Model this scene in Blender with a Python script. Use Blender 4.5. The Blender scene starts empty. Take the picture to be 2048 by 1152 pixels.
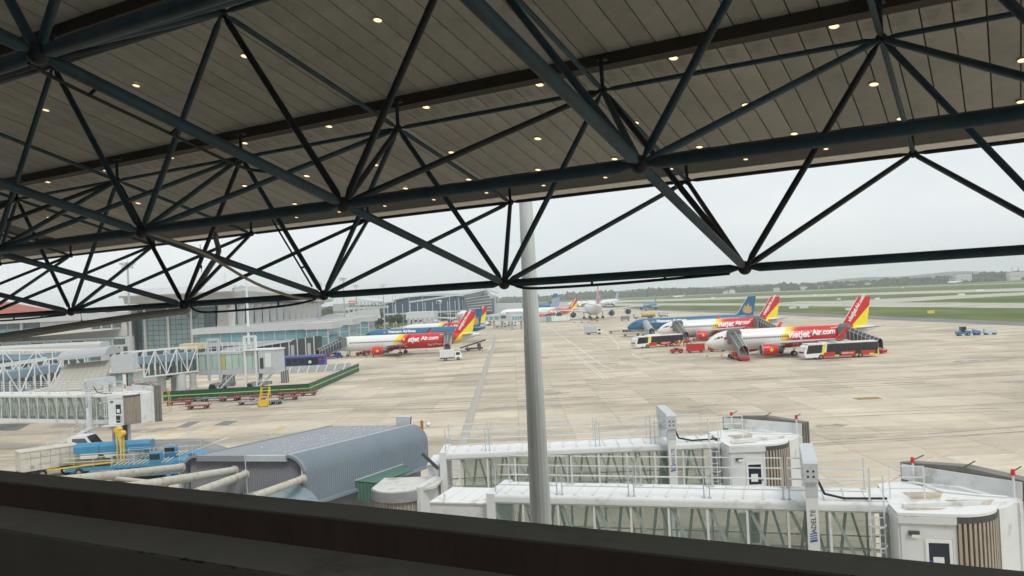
import bpy, bmesh, math, random
from mathutils import Vector, Matrix
random.seed(7)
rad = math.radians
S = bpy.context.scene
COL = S.collection

# ------------------------------------------------------------------ camera
EYE = Vector((0, 0, 15.3))
FOC = 1690.0 / 2048 * 36
PIT, ROL = rad(0.62), rad(-2.75)
FWD = Vector((0, math.cos(PIT), math.sin(PIT)))
_r = Vector((1, 0, 0)); _u = _r.cross(FWD)
RGT = _r * math.cos(ROL) + _u * math.sin(ROL)
UPV = -_r * math.sin(ROL) + _u * math.cos(ROL)
cd = bpy.data.cameras.new('camera'); cam = bpy.data.objects.new('camera', cd); COL.objects.link(cam)
cam.matrix_world = Matrix(((RGT.x, UPV.x, -FWD.x, EYE.x), (RGT.y, UPV.y, -FWD.y, EYE.y), (RGT.z, UPV.z, -FWD.z, EYE.z), (0, 0, 0, 1)))
cd.sensor_width = 36; cd.lens = FOC; cd.clip_start = 0.1; cd.clip_end = 20000
S.camera = cam

def ray(px, py):
    return RGT * ((px - 1024) / 1690) - UPV * ((py - 576) / 1690) + FWD
def G(px, py, z=0.0):            # survey: the point of the plane of height z seen at a pixel of the photograph
    d = ray(px, py); return EYE + d * ((z - 15.3) / d.z)
def A(px, py, Y):                # survey: the point at distance Y seen at a pixel of the photograph
    d = ray(px, py); return EYE + d * (Y / d.y)

# ------------------------------------------------------------------ sky, sun, exposure
SUN_EL, SUN_ROT = rad(52), rad(150)
w = bpy.data.worlds.new('World'); S.world = w; w.use_nodes = True
nt = w.node_tree; nt.nodes.clear()
out = nt.nodes.new('ShaderNodeOutputWorld'); bg = nt.nodes.new('ShaderNodeBackground')
sky = nt.nodes.new('ShaderNodeTexSky'); sky.sky_type = 'NISHITA'; sky.sun_disc = False
sky.sun_elevation = SUN_EL; sky.sun_rotation = SUN_ROT; sky.air_density = 1.5; sky.dust_density = 4
tc = nt.nodes.new('ShaderNodeTexCoord'); mp = nt.nodes.new('ShaderNodeMapping'); mp.inputs['Scale'].default_value = (1, 1, 3.5)
nz = nt.nodes.new('ShaderNodeTexNoise'); nz.inputs['Scale'].default_value = 2.2; nz.inputs['Detail'].default_value = 5; nz.inputs['Roughness'].default_value = .5
rp = nt.nodes.new('ShaderNodeValToRGB')
rp.color_ramp.elements[0].position = .3; rp.color_ramp.elements[0].color = (8.8, 9.6, 10.1, 1)
rp.color_ramp.elements[1].position = .7; rp.color_ramp.elements[1].color = (10.9, 11.3, 11.4, 1)
mx = nt.nodes.new('ShaderNodeMix'); mx.data_type = 'RGBA'; mx.inputs[0].default_value = .93
L = nt.links.new
L(tc.outputs['Generated'], mp.inputs[0]); L(mp.outputs[0], nz.inputs[0]); L(nz.outputs[0], rp.inputs[0])
L(sky.outputs[0], mx.inputs[6]); L(rp.outputs[0], mx.inputs[7]); L(mx.outputs[2], bg.inputs[0])
bg.inputs[1].default_value = 0.09; L(bg.outputs[0], out.inputs[0])
sd = bpy.data.lights.new('sun', 'SUN'); sd.energy = 1.5; sd.angle = rad(14); sd.color = (1, .96, .88)
so = bpy.data.objects.new('sun', sd); COL.objects.link(so)
# light comes from behind the camera's left shoulder, high
so.rotation_euler = (rad(38), 0, rad(-150 + 180))
S.view_settings.view_transform = 'Standard'; S.view_settings.look = 'None'; S.view_settings.gamma = 1
S.view_settings.use_curve_mapping = False; S.view_settings.exposure = 0.0
S.cycles.max_bounces = 8; S.cycles.diffuse_bounces = 4; S.cycles.transparent_max_bounces = 24; S.cycles.volume_bounces = 1
S.cycles.use_denoising = True; S.cycles.use_adaptive_sampling = True; S.cycles.adaptive_threshold = .02

# ------------------------------------------------------------------ materials
MATS = {}
def mat(name, col, rough=.6, metal=0, var=.0, vs=3.0, bump=0, alpha=1, emit=0, spec=.5, dirt=None, ds=1.0, streak=None, trans=0):
    """plain procedural surface: base colour with noise variation, optional dirt colour blotches"""
    if name in MATS: return MATS[name]
    m = bpy.data.materials.new(name); m.use_nodes = True; MATS[name] = m
    t = m.node_tree; b = t.nodes['Principled BSDF']
    b.inputs['Base Color'].default_value = (*col, 1); b.inputs['Roughness'].default_value = rough
    b.inputs['Metallic'].default_value = metal; b.inputs['Specular IOR Level'].default_value = spec
    b.inputs['Alpha'].default_value = alpha
    if trans: b.inputs['Transmission Weight'].default_value = trans; b.inputs['IOR'].default_value = 1.1
    if emit: b.inputs['Emission Color'].default_value = (*col, 1); b.inputs['Emission Strength'].default_value = emit
    if var or dirt or bump:
        tc = t.nodes.new('ShaderNodeTexCoord'); mp = t.nodes.new('ShaderNodeMapping')
        t.links.new(tc.outputs['Object'], mp.inputs[0])
        if streak: mp.inputs['Scale'].default_value = streak
        nz = t.nodes.new('ShaderNodeTexNoise'); nz.inputs['Scale'].default_value = vs; nz.inputs['Detail'].default_value = 6; nz.inputs['Roughness'].default_value = .62
        t.links.new(mp.outputs[0], nz.inputs[0])
        mr = t.nodes.new('ShaderNodeMapRange'); mr.inputs[1].default_value = .3; mr.inputs[2].default_value = .7
        mr.inputs[3].default_value = 1 - var; mr.inputs[4].default_value = 1 + var
        t.links.new(nz.outputs[0], mr.inputs[0])
        mu = t.nodes.new('ShaderNodeVectorMath'); mu.operation = 'MULTIPLY'; mu.inputs[0].default_value = col
        t.links.new(mr.outputs[0], mu.inputs[1]); src = mu.outputs[0]
        if dirt:
            n2 = t.nodes.new('ShaderNodeTexNoise'); n2.inputs['Scale'].default_value = ds; n2.inputs['Detail'].default_value = 7; n2.inputs['Roughness'].default_value = .7
            t.links.new(mp.outputs[0], n2.inputs[0])
            r2 = t.nodes.new('ShaderNodeMapRange'); r2.inputs[1].default_value = dirt[1]; r2.inputs[2].default_value = dirt[1] + .12
            r2.inputs[4].default_value = dirt[2]
            t.links.new(n2.outputs[0], r2.inputs[0])
            mm = t.nodes.new('ShaderNodeMix'); mm.data_type = 'RGBA'; mm.inputs[7].default_value = (*dirt[0], 1)
            t.links.new(r2.outputs[0], mm.inputs[0]); t.links.new(src, mm.inputs[6]); src = mm.outputs[2]
        t.links.new(src, b.inputs['Base Color'])
        if bump:
            bp = t.nodes.new('ShaderNodeBump'); bp.inputs['Strength'].default_value = bump; bp.inputs['Distance'].default_value = .02
            t.links.new(nz.outputs[0], bp.inputs['Height']); t.links.new(bp.outputs[0], b.inputs['Normal'])
    return m

WHITE = mat('white_paint', (.72, .74, .74), .5, var=.05, vs=1.5, dirt=((.38, .36, .32), .62, .5), ds=1.2)
WHITE2 = mat('clean_white_paint', (.78, .79, .79), .35, var=.03, vs=2)
GREYW = mat('light_grey_paint', (.5, .53, .55), .5, var=.06, vs=1.2, dirt=((.3, .3, .28), .62, .45), ds=.8)
GREY = mat('grey_paint', (.28, .3, .31), .6, var=.1, vs=2)
DGREY = mat('dark_grey_paint', (.07, .075, .08), .6, var=.1, vs=2)
BLACK = mat('black_rubber', (.02, .02, .022), .7, var=.2, vs=5)
RED = mat('red_paint', (.52, .025, .02), .4, var=.06, vs=2)
DRED = mat('worn_red_paint', (.3, .04, .04), .6, var=.25, vs=3, dirt=((.2, .13, .1), .55, .6), ds=2)
YELLOW = mat('yellow_paint', (.75, .48, .03), .5, var=.08, vs=2)
BRIGHTY = mat('bright_yellow_paint', (.8, .68, .02), .4, var=.03)
ORANGE = mat('orange_paint', (.7, .25, .03), .5, var=.08)
BLUE = mat('loader_blue_paint', (.045, .23, .4), .45, var=.1, vs=2, dirt=((.1, .2, .3), .6, .5), ds=2)
NAVY = mat('navy_blue_paint', (.03, .06, .26), .4, var=.06)
TEALJ = mat('airliner_blue_paint', (.02, .13, .25), .3, var=.04)
GOLD = mat('gold_paint', (.5, .33, .12), .4, var=.05)
GLASSD = mat('dark_vehicle_glass', (.02, .025, .03), .08, var=0)
STEEL = mat('bare_steel', (.35, .36, .37), .4, .8, var=.15, vs=3)
CONC = mat('concrete', (.4, .39, .36), .85, var=.12, vs=1.5, bump=.3)

# ------------------------------------------------------------------ mesh helpers
class MB:
    def __init__(s): s.v = []; s.f = []
    def add(s, vs, fs):
        n = len(s.v); s.v += [tuple(x) for x in vs]; s.f += [tuple(i + n for i in f) for f in fs]; return s
    def box(s, x0, x1, y0, y1, z0, z1):
        return s.add([(x0, y0, z0), (x1, y0, z0), (x1, y1, z0), (x0, y1, z0), (x0, y0, z1), (x1, y0, z1), (x1, y1, z1), (x0, y1, z1)],
                     [(0, 3, 2, 1), (4, 5, 6, 7), (0, 1, 5, 4), (1, 2, 6, 5), (2, 3, 7, 6), (3, 0, 4, 7)])
    def bar(s, p, q, wd, h, up=(0, 0, 1)):
        p = Vector(p); q = Vector(q); d = (q - p).normalized(); up = Vector(up)
        if abs(d.dot(up)) > .98: up = Vector((0, 1, 0)) if abs(d.y) < .9 else Vector((1, 0, 0))
        a = d.cross(up).normalized() * wd / 2; b = a.cross(d).normalized() * h / 2
        return s.add([p - a - b, p + a - b, p + a + b, p - a + b, q - a - b, q + a - b, q + a + b, q - a + b],
                     [(0, 1, 2, 3), (4, 7, 6, 5), (0, 4, 5, 1), (1, 5, 6, 2), (2, 6, 7, 3), (3, 7, 4, 0)])
    def tube(s, p, q, r, r2=None, n=8, caps=True):
        p = Vector(p); q = Vector(q); r2 = r if r2 is None else r2
        d = (q - p).normalized(); a = d.orthogonal().normalized(); b = d.cross(a)
        vs = []
        for c, rr in ((p, r), (q, r2)):
            for k in range(n):
                t = 2 * math.pi * k / n; vs.append(c + a * (rr * math.cos(t)) + b * (rr * math.sin(t)))
        fs = [(k, (k + 1) % n, n + (k + 1) % n, n + k) for k in range(n)]
        if caps: fs += [tuple(range(n - 1, -1, -1)), tuple(range(n, 2 * n))]
        return s.add(vs, fs)
    def path(s, pts, r, n=6):
        for i in range(len(pts) - 1): s.tube(pts[i], pts[i + 1], r, n=n)
        return s
    def loft(s, rings, caps=True, closed=True):
        n = len(rings[0]); vs = [p for r in rings for p in r]; fs = []
        for i in range(len(rings) - 1):
            for k in range(n if closed else n - 1):
                k2 = (k + 1) % n; fs.append((i * n + k, i * n + k2, (i + 1) * n + k2, (i + 1) * n + k))
        if caps: fs += [tuple(range(n - 1, -1, -1)), tuple((len(rings) - 1) * n + k for k in range(n))]
        return s.add(vs, fs)
    def prism(s, poly, z0, z1):           # poly in xy
        n = len(poly); return s.loft([[(x, y, z0) for x, y in poly], [(x, y, z1) for x, y in poly]])
    def prismy(s, poly, y0, y1):          # poly in xz
        return s.loft([[(x, y0, z) for x, z in poly], [(x, y1, z) for x, z in poly]])
    def prismx(s, poly, x0, x1):          # poly in yz
        return s.loft([[(x0, y, z) for y, z in poly], [(x1, y, z) for y, z in poly]])
    def sphere(s, c, r, n=10, m=6, sc=(1, 1, 1)):
        rings = []
        for i in range(m + 1):
            t = math.pi * i / m; rr = max(math.sin(t), .001) * r
            rings.append([(c[0] + sc[0] * rr * math.cos(2 * math.pi * k / n), c[1] + sc[1] * rr * math.sin(2 * math.pi * k / n), c[2] - sc[2] * r * math.cos(t)) for k in range(n)])
        return s.loft(rings)
    def wheel(s, x, y, z, r, wd, n=14):
        return s.tube((x, y - wd / 2, z), (x, y + wd / 2, z), r, n=n)
    def quad(s, *p): return s.add(p, [tuple(range(len(p)))])
    def obj(s, name, m, parent=None, smooth=False, mats=None):
        me = bpy.data.meshes.new(name); me.from_pydata(s.v, [], s.f)
        bm = bmesh.new(); bm.from_mesh(me); bmesh.ops.recalc_face_normals(bm, faces=bm.faces); bm.to_mesh(me); bm.free()
        me.materials.append(m)
        if smooth:
            me.polygons.foreach_set('use_smooth', [True] * len(me.polygons)); me.update()
            try: me.set_sharp_from_angle(angle=rad(38))
            except Exception: pass
        me.update()
        return link(name, me, parent)

def link(name, data, parent=None, loc=None, rz=0):
    o = bpy.data.objects.new(name, data); COL.objects.link(o)
    if parent is not None: o.parent = parent
    if loc is not None: o.location = loc
    if rz: o.rotation_euler = (0, 0, rz)
    return o
def tag(o, label=None, cat=None, group=None, kind=None):
    if label: o['label'] = label
    if cat: o['category'] = cat
    if group: o['group'] = group
    if kind: o['kind'] = kind
    return o
def thing(name, label, cat, loc=(0, 0, 0), rz=0, group=None):
    o = bpy.data.objects.new(name, None); COL.objects.link(o); o.location = loc; o.rotation_euler = (0, 0, rz)
    o.empty_display_size = .3
    return tag(o, label, cat, group)
def kids(o): return [c for c in COL.objects if c.parent == o]
def dup(o, loc, rz=None, label=None, group=None):
    """copy of a thing with copies of its parts and sub-parts"""
    pairs = [(o, o.copy())]; r = pairs[0][1]; COL.objects.link(r); r.location = loc
    if rz is not None: r.rotation_euler = (0, 0, rz)
    def rec(a, b):
        for ch in list(a.children):
            c = ch.copy(); COL.objects.link(c); c.parent = b; rec(ch, c)
    rec(o, r)
    if label: r['label'] = label
    if group: r['group'] = group
    return r
def ell(cx, cy, cz, ry, rz, n=20):
    return [(cx, cy + ry * math.cos(2 * math.pi * k / n), cz + rz * math.sin(2 * math.pi * k / n)) for k in range(n)]

_dg = None
def text_mesh(txt, size, bold=0.0, shear=0.0, spacing=1.0, cut=0, ext=0):
    """mesh of a line of lettering in its own xy plane, origin at its lower left; cut>0 slices it finely so it can be wrapped"""
    cu = bpy.data.curves.new('t', 'FONT'); cu.body = txt; cu.size = size; cu.offset = bold; cu.shear = shear; cu.space_character = spacing
    cu.resolution_u = 2; cu.extrude = ext
    ob = bpy.data.objects.new('t', cu); COL.objects.link(ob)
    dg = bpy.context.evaluated_depsgraph_get(); me = bpy.data.meshes.new_from_object(ob.evaluated_get(dg))
    bpy.data.objects.remove(ob); bpy.data.curves.remove(cu)
    if cut:
        bm = bmesh.new(); bm.from_mesh(me)
        ys = [v.co.y for v in bm.verts]; y = min(ys) + cut
        while y < max(ys):
            bmesh.ops.bisect_plane(bm, geom=bm.verts[:] + bm.edges[:] + bm.faces[:], plane_co=(0, y, 0), plane_no=(0, 1, 0)); y += cut
        bmesh.ops.triangulate(bm, faces=bm.faces[:]); bm.to_mesh(me); bm.free()
    return me
def flat_text(name, txt, size, m, parent, origin, xdir, ydir, **k):
    me = text_mesh(txt, size, **k); me.name = name
    X = Vector(xdir).normalized(); Y = Vector(ydir).normalized()
    Z = X.cross(Y)
    for v in me.vertices: v.co = Vector(origin) + X * v.co.x + Y * v.co.y + Z * v.co.z
    me.materials.clear(); me.materials.append(m)
    return link(name, me, parent)
# ------------------------------------------------------------------ the canopy over the viewing deck: frame axes along / out from / above the eave
EX = Vector((0.8646215, -0.5023855, 0.0062002)); EY = Vector((0.5023863, 0.8646419, 0.0015565)); EZ = Vector((-0.0061429, 0.0017692, 0.9999796))
BAY = 3.6; AL = 0.26426
CX0, CY0, CZ0 = -0.79344, 3.02469, 0.06465
TX, TY, TZ = -0.01123, 0.48919, 0.59316
CS, SN = 1.005 * math.cos(AL), 1.005 * math.sin(AL)
def FR(x, y, z): return EYE + EX * x + EY * y + EZ * z
def ND(i, j, l):       # node of the space frame: i bays along to the left, j bays outwards, l = 1 for the upper layer
    return FR(BAY * (CX0 - i + l * TX), BAY * (CY0 + j * CS + l * TY), BAY * (CZ0 - j * SN + l * TZ))
MF = Matrix((EX, EY, EZ)).transposed().to_4x4(); MF.translation = EYE
def canopy_thing(name, label, cat):
    o = thing(name, label, cat); o.matrix_world = MF; return o
MFI = MF.inverted()

def patina(name, base, rust, lo=.5, spec=.3):
    m = mat(name, base, .55, var=.3, vs=4, dirt=(rust, lo, .8), ds=3, bump=.15, spec=spec); return m
TUBE = patina('weathered_blue_steel', (.026, .06, .082), (.05, .06, .062), .5)
TUBED = patina('dark_steel', (.018, .024, .03), (.03, .028, .026), .5)
PIPEB = mat('brown_pipe', (.25, .22, .18), .6, var=.2)
PIPEG = mat('grey_gutter_pipe', (.16, .165, .16), .55, var=.12, dirt=((.08, .08, .075), .55, .6), ds=1.5)
PANEL = mat('ceiling_panel_paint', (.33, .315, .285), .8, var=.09, vs=1.3, dirt=((.2, .185, .16), .56, .55), ds=.9)
BEAMM = mat('dark_brown_beam', (.045, .035, .028), .7, var=.2, vs=2)
REFL = mat('warm_reflection_glow', (1, .8, .5), .5, emit=1.25)  # emission painted in for lamps mirrored in window glass

sf = canopy_thing('space_frame', 'blue-black tubular steel space frame under the canopy roof', 'space frame')
def loc(p): return MFI @ p
ball = MB().sphere((0, 0, 0), .075, 12, 8)
ball_me = None
def member(p, q, r, m=TUBE, trim=.1, name='tube'):
    p = loc(p); q = loc(q); d = (q - p).normalized()
    b = MB(); p1 = p + d * trim; q1 = q - d * trim
    rc = min(r * .55, .03)
    rings = []
    a = d.orthogonal().normalized(); c = d.cross(a)
    L0 = .09 + r
    for pt, rr in ((p, rc), (p1, rc), (p1 + d * L0 * .6, r), (q1 - d * L0 * .6, r), (q1, rc), (q, rc)):
        rings.append([pt + a * (rr * math.cos(t * math.pi / 5)) + c * (rr * math.sin(t * math.pi / 5)) for t in range(10)])
    b.loft(rings); return b.obj(name, m, sf, smooth=True)
IL, IH = -2, 9
rB = {0: .058, -1: .062, -2: .062, -3: .062}
for j in (0, -1, -2, -3):
    for i in range(IL, IH):
        member(ND(i, j, 0), ND(i + 1, j, 0), rB[j], name='bottom_chord')
for i in range(IL, IH + 1):
    for j in (0, -1, -2):
        member(ND(i, j, 0), ND(i, j - 1, 0), .05 if j == 0 else .057, name='bottom_chord')
TJ = (.5, -.5, -1.5, -2.5)
for j in TJ:
    for i in range(IL - 1, IH):
        member(ND(i + .5, j, 1), ND(i + 1.5, j, 1), .034 if j > -2 else .04, TUBED if j == .5 else TUBE, name='top_chord')
for i in range(IL, IH + 1):
    for j in TJ[:-1]:
        member(ND(i - .5, j, 1), ND(i - .5, j - 1, 1), .036, name='top_chord')
for i in range(IL, IH + 1):
    for j in (0, -1, -2, -3):
        for dj in (.5, -.5):
            if j + dj < -2.6: continue
            for di in (-.5, .5):
                member(ND(i, j, 0), ND(i + di, j + dj, 1), .041, TUBE if (i + j) % 3 else TUBED, name='brace')
bm_o = MB().sphere((0, 0, 0), 1, 14, 9).obj('ball_joint', TUBED, sf, smooth=True)
first = True
for l, js in ((0, (0, -1, -2, -3)), (1, TJ)):
    for j in js:
        for i in range(IL, IH + 1):
            ii = i - .5 if l else i
            o = bm_o if first else link('ball_joint', bm_o.data, sf)
            first = False
            o.location = loc(ND(ii, j, l)); r = .09 if l == 0 else .068
            o.scale = (r, r, r)

# roof: planks between the cross beams, beams, posts, fascia
roof = canopy_thing('canopy_roof', 'grey panelled canopy ceiling on dark brown cross beams above the deck', 'roof')
T2 = loc(ND(0.5, -.5, 1)); T2 = Vector((0, BAY * (CY0 - .5 * CS + TY), BAY * (CZ0 + .5 * SN + TZ)))
OFF = .63
def CP(x, s, d=0):     # point of the ceiling plane, s metres down the slope from the middle beam line, d above it
    return Vector((x, T2.y + s * math.cos(AL) + d * math.sin(AL), T2.z + OFF - s * math.sin(AL) + d * math.cos(AL)))
PW = .36
def plank_mesh(s0, s1, nm):
    b = MB(); g = .02
    vs = []
    for x in (g / 2, PW - g / 2):
        for s in (s0, s1):
            for d in (0, .03): vs.append(CP(x, s, d))
    # slight rounded edges by a lower centre strip
    b.add(vs, [(0, 1, 3, 2), (4, 6, 7, 5), (0, 4, 5, 1), (2, 3, 7, 6), (0, 2, 6, 4), (1, 5, 7, 3)])
    return b
nplank = 0
strips = [(-3.42, .2, -66, 8), (.36, 3.84, -66, 8), (-7.1, -3.56, -66, -14)]
PANELS = []
for k in range(3):
    t = .93 + .07 * k
    PANELS.append(mat('ceiling_panel_paint_%s' % ('dull', 'plain', 'pale')[k], (.335 * t, .325 * t, .3 * t), .8, var=.14, vs=1.6, dirt=((.19, .175, .15), .56, .6), ds=1.1))
def no(v): return v
for (s0, s1, a, b_) in strips:
    pm = [plank_mesh(s0, s1, 'ceiling_panel').obj('ceiling_panel', PANELS[q], roof) for q in range(3)]
    for q in range(3): pm[q].location = ((a + q) * PW, 0, 0)
    for k in range(a + 3, b_ + 6):
        src = random.choice(pm); o = link('ceiling_panel', src.data, roof)
        o.location = (k * PW, random.uniform(-.004, .004), random.uniform(-.005, .005))
        nplank += 1
XA, XB = -66 * PW - 1, 14 * PW + 1
# the ceiling beyond what the plank list covers (far left end, behind the deck)
b = MB()
for (s0, s1) in ((-3.42, .2), (.36, 3.84), (-7.1, -3.56), (-12, -7.3)):
    for k in range(28):
        x0 = XA - (k + 1) * PW; c = [CP(x0 + .01, s0), CP(x0 + PW, s0), CP(x0 + PW, s1), CP(x0 + .01, s1)]
        b.quad(*c)
for k in range(40):
    x0 = -14 * PW + k * PW; b.quad(CP(x0 + .01, -7.1), CP(x0 + PW, -7.1), CP(x0 + PW, -3.56), CP(x0 + .01, -3.56))
for k in range(80):
    x0 = -66 * PW + k * PW; b.quad(CP(x0 + .01, -12), CP(x0 + PW, -12), CP(x0 + PW, -7.3), CP(x0 + .01, -7.3))
o = b.obj('far_ceiling_panels', PANEL, roof); o['kind'] = 'stuff'
# roof skin over everything so no light leaks through joints
b = MB(); XL = -95 * PW
c = [CP(x, s, d) for d in (.035, .12) for x, s in ((XL, -13), (XB, -13), (XB, 4.98), (XL, 4.98))]
b.add(c, [(0, 1, 2, 3), (4, 7, 6, 5), (0, 4, 5, 1), (1, 5, 6, 2), (2, 6, 7, 3), (3, 7, 4, 0)])
b.obj('roof_deck', BEAMM, roof)
for s in (.2, -3.56, -7.25):
    b = MB()
    cc = [CP(x, s + ds, 0) + Vector((0, 0, dz)) for x in (XL, XB) for ds, dz in ((0, .02), (.16, .02), (.16, -.17), (0, -.17))]
    b.add(cc, [(0, 1, 2, 3), (4, 7, 6, 5), (0, 4, 5, 1), (1, 5, 6, 2), (2, 6, 7, 3), (3, 7, 4, 0)])
    b.obj('cross_beam', BEAMM, roof)
    b = MB(); cc = [CP(x, s + .165 + ds, 0) + Vector((0, 0, dz)) for x in (XL, XB) for ds, dz in ((0, .02), (.05, .02), (.05, -.03), (0, -.03))]
    b.add(cc, [(0, 1, 2, 3), (4, 7, 6, 5), (0, 4, 5, 1), (1, 5, 6, 2), (2, 6, 7, 3), (3, 7, 4, 0)])
    b.obj('edge_trim', PANEL, roof)
# dark soffit outside the outer posts and the cream fascia
b = MB()
b.add([CP(x, s, d) for d in (-.012, .03) for x, s in ((XL, 3.86), (XB, 3.86), (XB, 4.86), (XL, 4.86))], [(0, 1, 2, 3), (4, 7, 6, 5), (0, 4, 5, 1), (1, 5, 6, 2), (2, 6, 7, 3), (3, 7, 4, 0)])
b.obj('soffit', mat('dark_soffit', (.06, .055, .05), .7, var=.12), roof)
b = MB()
b.add([CP(x, s, d) for d in (-.02, .16) for x, s in ((XL, 4.87), (XB, 4.87), (XB, 5.12), (XL, 5.12))], [(0, 1, 2, 3), (4, 7, 6, 5), (0, 4, 5, 1), (1, 5, 6, 2), (2, 6, 7, 3), (3, 7, 4, 0)])
b.obj('fascia', mat('cream_fascia', (.75, .72, .66), .5, var=.05), roof)
b = MB()
b.add([CP(x, s, d) for d in (-.03, .14) for x, s in ((XL, 5.125), (XB, 5.125), (XB, 5.2), (XL, 5.2))], [(0, 1, 2, 3), (4, 7, 6, 5), (0, 4, 5, 1), (1, 5, 6, 2), (2, 6, 7, 3), (3, 7, 4, 0)])
b.obj('gutter_lip', WHITE2, roof)
for j in TJ[:-1]:
    for i in range(IL, IH + 1):
        p = loc(ND(i - .5, j, 1)); b = MB()
        b.tube(p + Vector((0, 0, .05)), p + Vector((0, 0, .43)), .03, n=8)
        b.box(p.x - .06, p.x + .06, p.y - .06, p.y + .1, p.z + .43, p.z + .46)
        b.bar(p + Vector((0, 0, .4)), p + Vector((.02, .12, .5)), .05, .02)
        b.bar(p + Vector((-.07, 0, .43)), p + Vector((.09, 0, .47)), .03, .03)
        b.obj('roof_post', TUBED, roof, smooth=False)

# glowing discs on the ceiling standing in for lamp reflections in window glass
def cpix(px, py):
    d = MFI.to_3x3() @ ray(px, py); n = Vector((0, math.sin(AL), math.cos(AL)))
    t = n.dot(Vector((0, T2.y, T2.z + OFF - .006))) / n.dot(d); return d * t
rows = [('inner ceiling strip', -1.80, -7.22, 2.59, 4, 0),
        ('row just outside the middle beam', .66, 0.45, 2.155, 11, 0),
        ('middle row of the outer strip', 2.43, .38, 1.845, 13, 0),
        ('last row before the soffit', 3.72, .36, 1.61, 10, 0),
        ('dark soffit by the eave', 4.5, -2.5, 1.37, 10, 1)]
import_ord = ['first', 'second', 'third', 'fourth', 'fifth', 'sixth', 'seventh', 'eighth', 'ninth', 'tenth', 'eleventh', 'twelfth', 'thirteenth']
disc0 = None
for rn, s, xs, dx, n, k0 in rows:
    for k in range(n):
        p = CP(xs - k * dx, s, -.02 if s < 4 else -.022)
        t = canopy_thing('reflection', '%s round downlight disc from the right, %s' % (import_ord[k], rn), 'reflection')
        t['group'] = 'round discs added as window reflections on the canopy ceiling'
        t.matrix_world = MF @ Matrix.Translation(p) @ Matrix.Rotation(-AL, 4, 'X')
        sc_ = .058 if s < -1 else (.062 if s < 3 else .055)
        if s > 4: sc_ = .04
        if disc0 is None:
            dm = MB().tube((0, 0, -.004), (0, 0, .004), 1, n=24).obj('reflection_disc', REFL, t).data
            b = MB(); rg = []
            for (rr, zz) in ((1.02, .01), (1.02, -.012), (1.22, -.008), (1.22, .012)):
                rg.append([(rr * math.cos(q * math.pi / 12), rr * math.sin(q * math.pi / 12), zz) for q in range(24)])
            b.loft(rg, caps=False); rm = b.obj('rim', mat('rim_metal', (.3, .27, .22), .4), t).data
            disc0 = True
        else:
            link('reflection_disc', dm, t); link('rim', rm, t)
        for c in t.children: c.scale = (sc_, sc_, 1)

# pipes hung on the frame
def hung_pipe(pts, r, m, label, name='hung_pipe', brackets=()):
    t = thing(name, label, 'pipe', pts[0]); o = Vector(pts[0]); b = MB()
    P = [Vector(p) - o for p in pts]
    # smooth by subdividing (Catmull-Rom)
    Q = []
    for i in range(len(P) - 1):
        a0 = P[max(i - 1, 0)]; a1 = P[i]; a2 = P[i + 1]; a3 = P[min(i + 2, len(P) - 1)]
        for k in range(6):
            u = k / 6; Q.append(.5 * ((2 * a1) + (-a0 + a2) * u + (2 * a0 - 5 * a1 + 4 * a2 - a3) * u * u + (-a0 + 3 * a1 - 3 * a2 + a3) * u ** 3))
    Q.append(P[-1])
    rings = []
    for i, q in enumerate(Q):
        d = (Q[min(i + 1, len(Q) - 1)] - Q[max(i - 1, 0)]).normalized(); a = Vector((0, 0, 1)) - d * d.z; a.normalize(); c = d.cross(a)
        rings.append([q + a * (r * math.cos(k * math.pi / 4)) + c * (r * math.sin(k * math.pi / 4)) for k in range(8)])
    b.loft(rings); b.obj('pipe', m, t, smooth=True)
    for (p, q) in brackets:
        MB().tube(Vector(p) - o, Vector(q) - o, .018, n=6).obj('bracket', TUBED, t)
    return t
def lerp(a, b, t): return a + (b - a) * t
dn = -EZ
B = lambda i, j: ND(i, j, 0)
# conduit sagging from an inner node to the outer chord
a, c = B(2, -1), B(2, 0)
hung_pipe([a + dn * .02 + EX * .12, lerp(a, c, .25) + dn * .02 + EX * .1, lerp(a, c, .55) + dn * .2 + EX * .05, lerp(a, c, .8) + dn * .2, c + dn * .04 - EX * .25, c + dn * .03 - EX * .02], .024, PIPEB, 'brown conduit sagging under the cross tube down to the outer bottom chord')
for (i0, i1, sag, lb) in ((3, 2, .17, 'black pipe bowed under the outer chord in front of the winged hall'), (1, 0, .1, 'black pipe bowed under the outer chord right of the grey mast'), (5, 4, .1, 'black pipe under the leftmost part of the outer chord')):
    a, c = B(i0, 0), B(i1, 0)
    pts = [a + EX * .2 + dn * .05, lerp(a, c, .15) + dn * sag, lerp(a, c, .5) + dn * sag, lerp(a, c, .8) + dn * (sag * .75), c - EX * .2 + dn * .06]
    hung_pipe(pts, .02, TUBED, lb, brackets=[(lerp(a, c, .4) + dn * sag, lerp(a, c, .4)), (lerp(a, c, .7) + dn * sag * .85, lerp(a, c, .7))])
a, c = B(1, -2), B(1, -1)
o1 = dn * .06 - EX * .16
hung_pipe([a + o1 * .8, lerp(a, c, .1) + o1, lerp(a, c, .35) + o1, lerp(a, c, .6) + o1, lerp(a, c, .68) + o1 * .6 + EX * .05], .016, TUBED, 'thin conduit clipped along the upper left cross tube', brackets=[(lerp(a, c, t) + o1, lerp(a, c, t)) for t in (.15, .38, .6)])
a, c = ND(1.5, -.5, 1), B(2, 0)
a, c = ND(2.5, .5, 1) * 1, B(2, 0)
a = ND(2.5, -.5, 1); c = B(2, 0)
o1 = -EX * .13 + dn * .02
hung_pipe([lerp(a, c, .45) + o1, lerp(a, c, .7) + o1, lerp(a, c, .93) + o1], .016, TUBED, 'thin pipe beside the steep brace above the winged hall', brackets=[(lerp(a, c, .8) + o1, lerp(a, c, .8))])
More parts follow.
